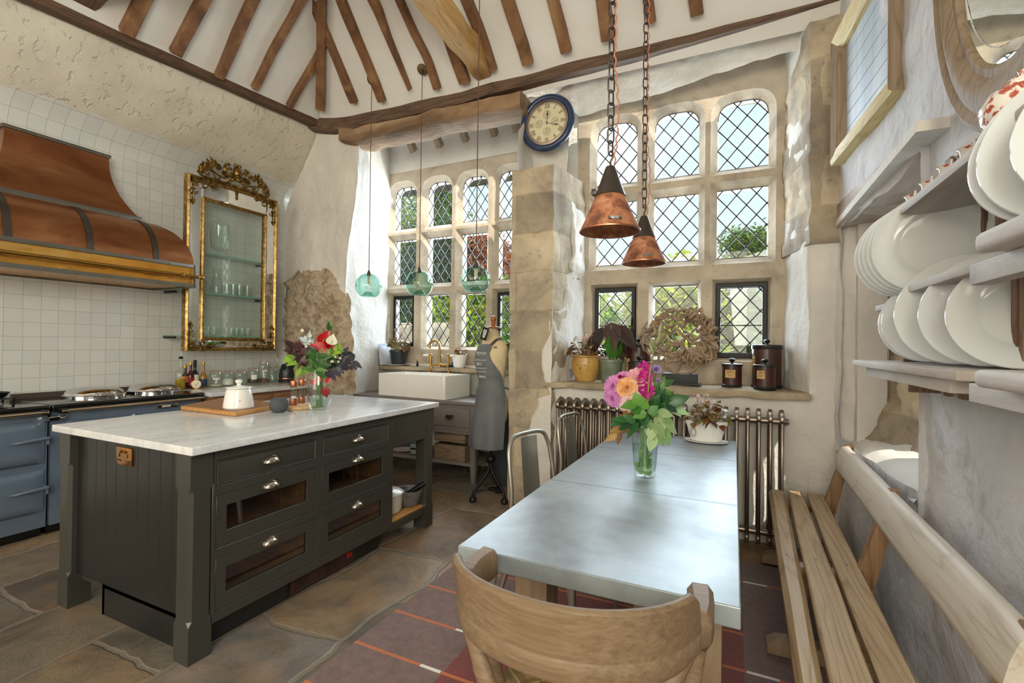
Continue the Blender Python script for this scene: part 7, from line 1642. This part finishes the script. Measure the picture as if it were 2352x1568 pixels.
p = onx(2330, 262, .57); t = thing('teapot', 'red floral china teapot on the top shelf, cut by the frame edge', 'teapot', (.575, p.y-.03, 1.8325))
MB().lathe([(0, .001), (.04, .001), (.045, .008), (.07, .04), (.075, .07), (.06, .1), (.04, .108), (.04, .112), (0, .12)], n=36).build('teapot_body', M['floral'], t, smooth=60)
MB().lathe([(.04, .11), (.03, .125), (.008, .132), (.012, .145), (0, .15)], n=28).build('lid', M['floral'], t)
MB().tube(spline([(-.03, .06, .05), (-.02, .1, .07), (-.02, .12, .105), (-.02, .135, .11)]), [.02]*8+[.014]*8+[.011]*9, 12).build('spout', M['floral'], t); MB().tube(spline([(0, -.06, .09), (0, -.11, .09), (0, -.11, .04), (0, -.065, .03)]), .007, 8).build('handle', M['floral'], t)
# ------------------------------------------------------------------ panel picture and oval mirror on the wall above
M['framewood'] = wood('weathered brown moulding', '#6f5c4a', '#8f7b66', '#ab9880', 2, 7, .7, .5); M['framepale'] = wood('honey pale moulding', '#a98f55', '#cdb67b', '#e0cf9d', 1, 6, .6, .4)
A, B, C_, D_ = onx(1922, 375, .575), onx(2062, 212, .655), None, None
zt_ = 3.45; p0, p1 = V((.57, 3.52, 2.5)), V((.655, 2.60, 2.5))
t = thing('framed_panel', 'deep-framed panel with pale blue boards on the wall above the niche', 'picture frame', (p0+p1)/2)
d_ = (p1-p0).normalized(); n_ = V((-d_.y, d_.x, 0)); n_ = n_ if n_.x < 0 else -n_; L = (p1-p0).length; H_ = .78; out = .0
def fr(u, z, o): return p0+d_*u+V((0, 0, z))+n_*o
def mould(name, mat, a, c, w_in):
    """a,c: corners (u,z) outer; mitred bar with stepped profile"""
    prof = [(0, -.09), (0, .03), (.02, .042), (.05, .03), (.075, .026), (.09, .006), (.1, .004), (.1, -.03)]
    ua, za = a; uc, zc = c; ctr = (L/2, H_/2); R_ = []
    for (u, z) in (a, c):
        su = 1 if u < ctr[0] else -1; sz = 1 if z < ctr[1] else -1; R_.append([fr(u+su*w, z+sz*w, o) for w, o in prof])
    return MB().loft(R_).build(name, mat, t, world=True, bevel=.002, smooth=30)
mould('side_moulding', M['framewood'], (0, 0), (0, H_), 0); mould('side_moulding', M['framewood'], (L, 0), (L, H_), 0); mould('bottom_moulding', M['framepale'], (0, 0), (L, 0), 0); mould('top_moulding', M['framepale'], (0, H_), (L, H_), 0)
pb_ = mottled('pale blue washed boards', [(.3, '#8f9db0'), (.5, '#b3bfcb'), (.75, '#cfd6da')], 5, .6, .3, 40, .006, 5, 0, .4, (1, 1, .12)); b = MB(); nb = 7
for k in range(nb): b.prism([fr(.08, .08+(H_-.16)*k/nb+.002, -.02), fr(L-.08, .08+(H_-.16)*k/nb+.002, -.02), fr(L-.08, .08+(H_-.16)*(k+1)/nb-.002, -.02), fr(.08, .08+(H_-.16)*(k+1)/nb-.002, -.02)], tuple(n_*-.02))
b.build('panel_board', pb_, t, world=True)
c0 = V((.66, 1.65, 2.70)); t = thing('oval_mirror', 'oval mirror in a worn brown moulded frame above the plate rack', 'mirror', c0); ry_, rz_ = .5, .75; nx_ = V((-1, -.048, 0)).normalized()
def ov(r, a, o): return c0+V((0, 1, 0))*((ry_*r)*cos(a))+V((0, 0, 1))*((rz_*r)*sin(a))+nx_*o
b = MB(); prof = [(1.0, -.02), (1.0, .02), (.97, .03), (.93, .022), (.88, .03), (.84, .026), (.8, .012), (.77, .012), (.755, .002), (.755, -.02)]; R_ = [[ov(1-(1-r)*1.0, 2*pi*k/72, o*1.2) for k in range(72)] for r, o in prof]; b.loft(R_+[R_[0]], cap=False); b.build('frame', M['framewood'], t, world=True, smooth=30)
b = MB(); b.prism([ov(.765, 2*pi*k/72, -.004) for k in range(72)], tuple(nx_*.004)); b.build('mirror_glass', M['mirror'], t, world=True, smooth=False)
b = MB(); R_ = [[ov(r, 2*pi*k/72, o) for k in range(72)] for r, o in ((.757, .0005), (.755, .003), (.70, .003), (.695, .0005))]; b.loft(R_+[R_[0]], cap=False); b.build('bevelled_edge', M['mirror'], t, world=True, smooth=30)
# ------------------------------------------------------------------ garden
struct('ground_garden', MB().grid(lambda u, v: V((lerp(-30, 25, u), lerp(4.9, 60, v), -.25)), 4, 4), mottled('meadow grass', [(.3, '#5d7a2e'), (.7, '#8fa548')], 2, .9, .2, 40))
R4 = random.Random(3)
gl = {'sun': leafmat('sunlit hedge leaves', '#6f9426', '#bfcf3c', .45, .4), 'deep': leafmat('deep green leaves', '#26451a', '#4f7228', .45, .35), 'lime': leafmat('yellow green leaves', '#8fa828', '#d5d650', .45, .45), 'maple': leafmat('rust red maple leaves', '#a3553a', '#d99a6a', .5, .4), 'far': leafmat('hazy tree leaves', '#5b7a36', '#93aa52', .5, .35)}
bark = plain('grey brown bark', '#5d5146', .9)
def tree(name, lab, c, r, n, L, mat, cat='tree', group=None, stem=True):
    c, r = V(c), V(r); t = thing(name, lab, cat, (c.x, c.y, -.25), group=group); b = MB(); lob = [(V((R4.uniform(-.55, .55)*r.x, R4.uniform(-.5, .5)*r.y, R4.uniform(-.55, .55)*r.z)), R4.uniform(.45, .75)) for _ in range(9)]
    for i in range(n):
        o, k = lob[R4.randrange(len(lob))]; d = V((R4.gauss(0, 1), R4.gauss(0, 1), R4.gauss(0, 1))).normalized(); q = R4.random()**.4
        p = c+o+V((d.x*r.x, d.y*r.y, d.z*r.z))*k*q
        if p.z < -.25: continue
        a = V((R4.uniform(-1, 1), R4.uniform(-1, 1), R4.uniform(-1, .4))).normalized(); x, _ = orth(a); x = (x+V((0, 0, R4.uniform(-.5, .5)))).normalized(); l = L*R4.uniform(.7, 1.3); w_ = l*.45
        b.b.faces.new([b.b.verts.new(v) for v in (p, p+a*l*.5+x*w_*.5, p+a*l, p+a*l*.5-x*w_*.5)])
    b.build('foliage', gl[mat], t, world=True, smooth=False)
    if stem: MB().tube([(0, 0, 0), (r.x*.05, 0, (c.z+.25)*.6), (0, 0, c.z+.25+r.z*.3)], [.05+.02*r.x, .04+.015*r.x, .02], 8).build('trunk', bark, t)
    return t
# beyond the great window: sunny hedge bushes and one far tree
tree('hedge_bush', 'sunny yellow green bush outside the casement above the ochre pot', (-2.55, 8.2, 1.2), (1.1, .9, 1.45), 9000, .16, 'sun', 'bush')
tree('hedge_bush', 'bright bush outside the middle lower light behind the driftwood', (-.9, 8.0, 1.15), (1.0, .9, 1.5), 9000, .16, 'lime', 'bush')
tree('hedge_bush', 'dark green bush outside the casement above the canisters', (.45, 8.6, 1.25), (.95, .9, 1.5), 9000, .16, 'deep', 'bush')
tree('hedge_bush', 'low lime green shrub under the dark bush', (.05, 6.6, .75), (.55, .4, .75), 1800, .12, 'lime', 'bush')
p = ony(1722, 580, 22); tree('garden_tree', 'distant round tree showing in the tallest light of the great window', (p.x, p.y, p.z), (1.15, 1., 1.2), 4500, .22, 'far')
# beyond the alcove window
for (px, py, Y, rx, rz, n, m, lab) in ((925, 560, 9.5, 1.0, 2.2, 6500, 'sun', 'tall yellow green tree outside the lights nearest the white side wall'), (1000, 600, 9.0, .9, 1.5, 5200, 'deep', 'green tree outside the second column of alcove lights'), (1010, 500, 11.5, .9, 1.5, 3800, 'far', 'taller pale tree behind the green one'), (1100, 620, 9.5, .75, .85, 3600, 'maple', 'rust red maple outside the third column of alcove lights'), (1165, 640, 9.2, .6, .8, 2600, 'maple', 'second rust red maple by the stone pier'), (1090, 740, 8.2, .9, .9, 4500, 'sun', 'leafy shrub below the red maples'), (945, 720, 10.5, 1.2, .9, 4200, 'deep', 'shrub standing behind the low garden wall')):
    p = ony(px, py, Y); tree('garden_tree', lab, (p.x, p.y, p.z), (rx, rx*.8, rz), int(n*1.7), .16, m)
a, c = ony(900, 742, 7.4), ony(1045, 742, 7.4)
o = MB().box((a.x-.8, 7.3, -.25), (c.x, 7.6, a.z)).build('garden_wall', M['quoin'], bevel=.02); tag(o, 'low golden stone garden wall outside the alcove window', 'garden wall')
tree('hedge_bush', 'pale blossoming plants in front of the low garden wall', (ony(1010, 790, 6.8).x, 6.8, .75), (1.3, .35, .6), 3600, .09, 'lime', 'bush', stem=False)
o = MB().box((-4.6, 4.98, 3.40), (-1.95, 5.35, 3.52)).build('eaves_gutter', plain('dark eaves board', '#4a4744', .7), bevel=.01); tag(o, 'dark eaves board with gutter just outside the alcove window arches', 'gutter')
# ------------------------------------------------------------------ light
w = bpy.data.worlds.new('sky'); scene.world = w; w.use_nodes = True; nt = w.node_tree; nt.nodes.clear()
out = nt.nodes.new('ShaderNodeOutputWorld'); bg = nt.nodes.new('ShaderNodeBackground'); tc = nt.nodes.new('ShaderNodeTexCoord')
rp = nt.nodes.new('ShaderNodeValToRGB'); sp = nt.nodes.new('ShaderNodeSeparateXYZ'); nz_ = nt.nodes.new('ShaderNodeTexNoise'); mx = nt.nodes.new('ShaderNodeMix'); mx.data_type = 'RGBA'; r2 = nt.nodes.new('ShaderNodeValToRGB')
nt.links.new(tc.outputs['Generated'], sp.inputs[0]); nt.links.new(sp.outputs[2], rp.inputs[0])
rp.color_ramp.elements[0].position = .0; rp.color_ramp.elements[0].color = srgb('#eef4f6'); rp.color_ramp.elements[1].position = .7; rp.color_ramp.elements[1].color = srgb('#b4d3ec')
nz_.inputs['Scale'].default_value = 2.2; nz_.inputs['Detail'].default_value = 6; nt.links.new(tc.outputs['Generated'], nz_.inputs['Vector'])
nt.links.new(nz_.outputs[0], r2.inputs[0]); r2.color_ramp.elements[0].position = .45; r2.color_ramp.elements[0].color = (0, 0, 0, 1); r2.color_ramp.elements[1].position = .62; r2.color_ramp.elements[1].color = (1, 1, 1, 1)
nt.links.new(r2.outputs[0], mx.inputs[0]); nt.links.new(rp.outputs[0], mx.inputs[6]); mx.inputs[7].default_value = srgb('#f7f8f8')
nt.links.new(mx.outputs[2], bg.inputs[0]); bg.inputs[1].default_value = 1.25; nt.links.new(bg.outputs[0], out.inputs[0])
def area(name, loc, to, sx, sy, power, colr):
    l = bpy.data.lights.new(name, 'AREA'); l.shape = 'RECTANGLE'; l.size = sx; l.size_y = sy; l.energy = power; l.color = srgb(colr)[:3]
    o = bpy.data.objects.new(name, l); col.objects.link(o); o.location = loc; o.rotation_euler = (V(to)-V(loc)).to_track_quat('-Z', 'Y').to_euler(); return o
area('back_fill_light', (-2.4, -7.4, 2.6), (-2.2, 3, 1.8), 5.5, 3.4, 260, '#fff1de')  # added fill lamp in front of the solid back wall, which has no window
area('side_fill_light', (.55, -1.5, 2.3), (-4.5, 1.2, 1.7), 2.6, 1.8, 165, '#f6f3de')  # added fill lamp brightening the tiled wall; no opening is built behind it
area('daylight_great_window', (-.45, 4.75, 2.3), (-.8, 0, .9), 1.5, 2.3, 190, '#eef5ff')
area('daylight_alcove_window', (-3, 5.2, 2.3), (-2.8, 0, .9), 1.8, 2.0, 220, '#eef5ff')
s = bpy.data.lights.new('sun', 'SUN'); s.energy = 5; s.angle = .01; s.color = (1, .93, .8); so = bpy.data.objects.new('sun', s); col.objects.link(so)
so.rotation_euler = (V((-.65, .75, -1.05))).to_track_quat('-Z', 'Y').to_euler()
scene.view_settings.view_transform = 'Standard'; scene.view_settings.look = 'None'; scene.view_settings.gamma = 1; scene.view_settings.use_curve_mapping = False
scene.view_settings.exposure = 0.22
scene.cycles.transparent_max_bounces = 40
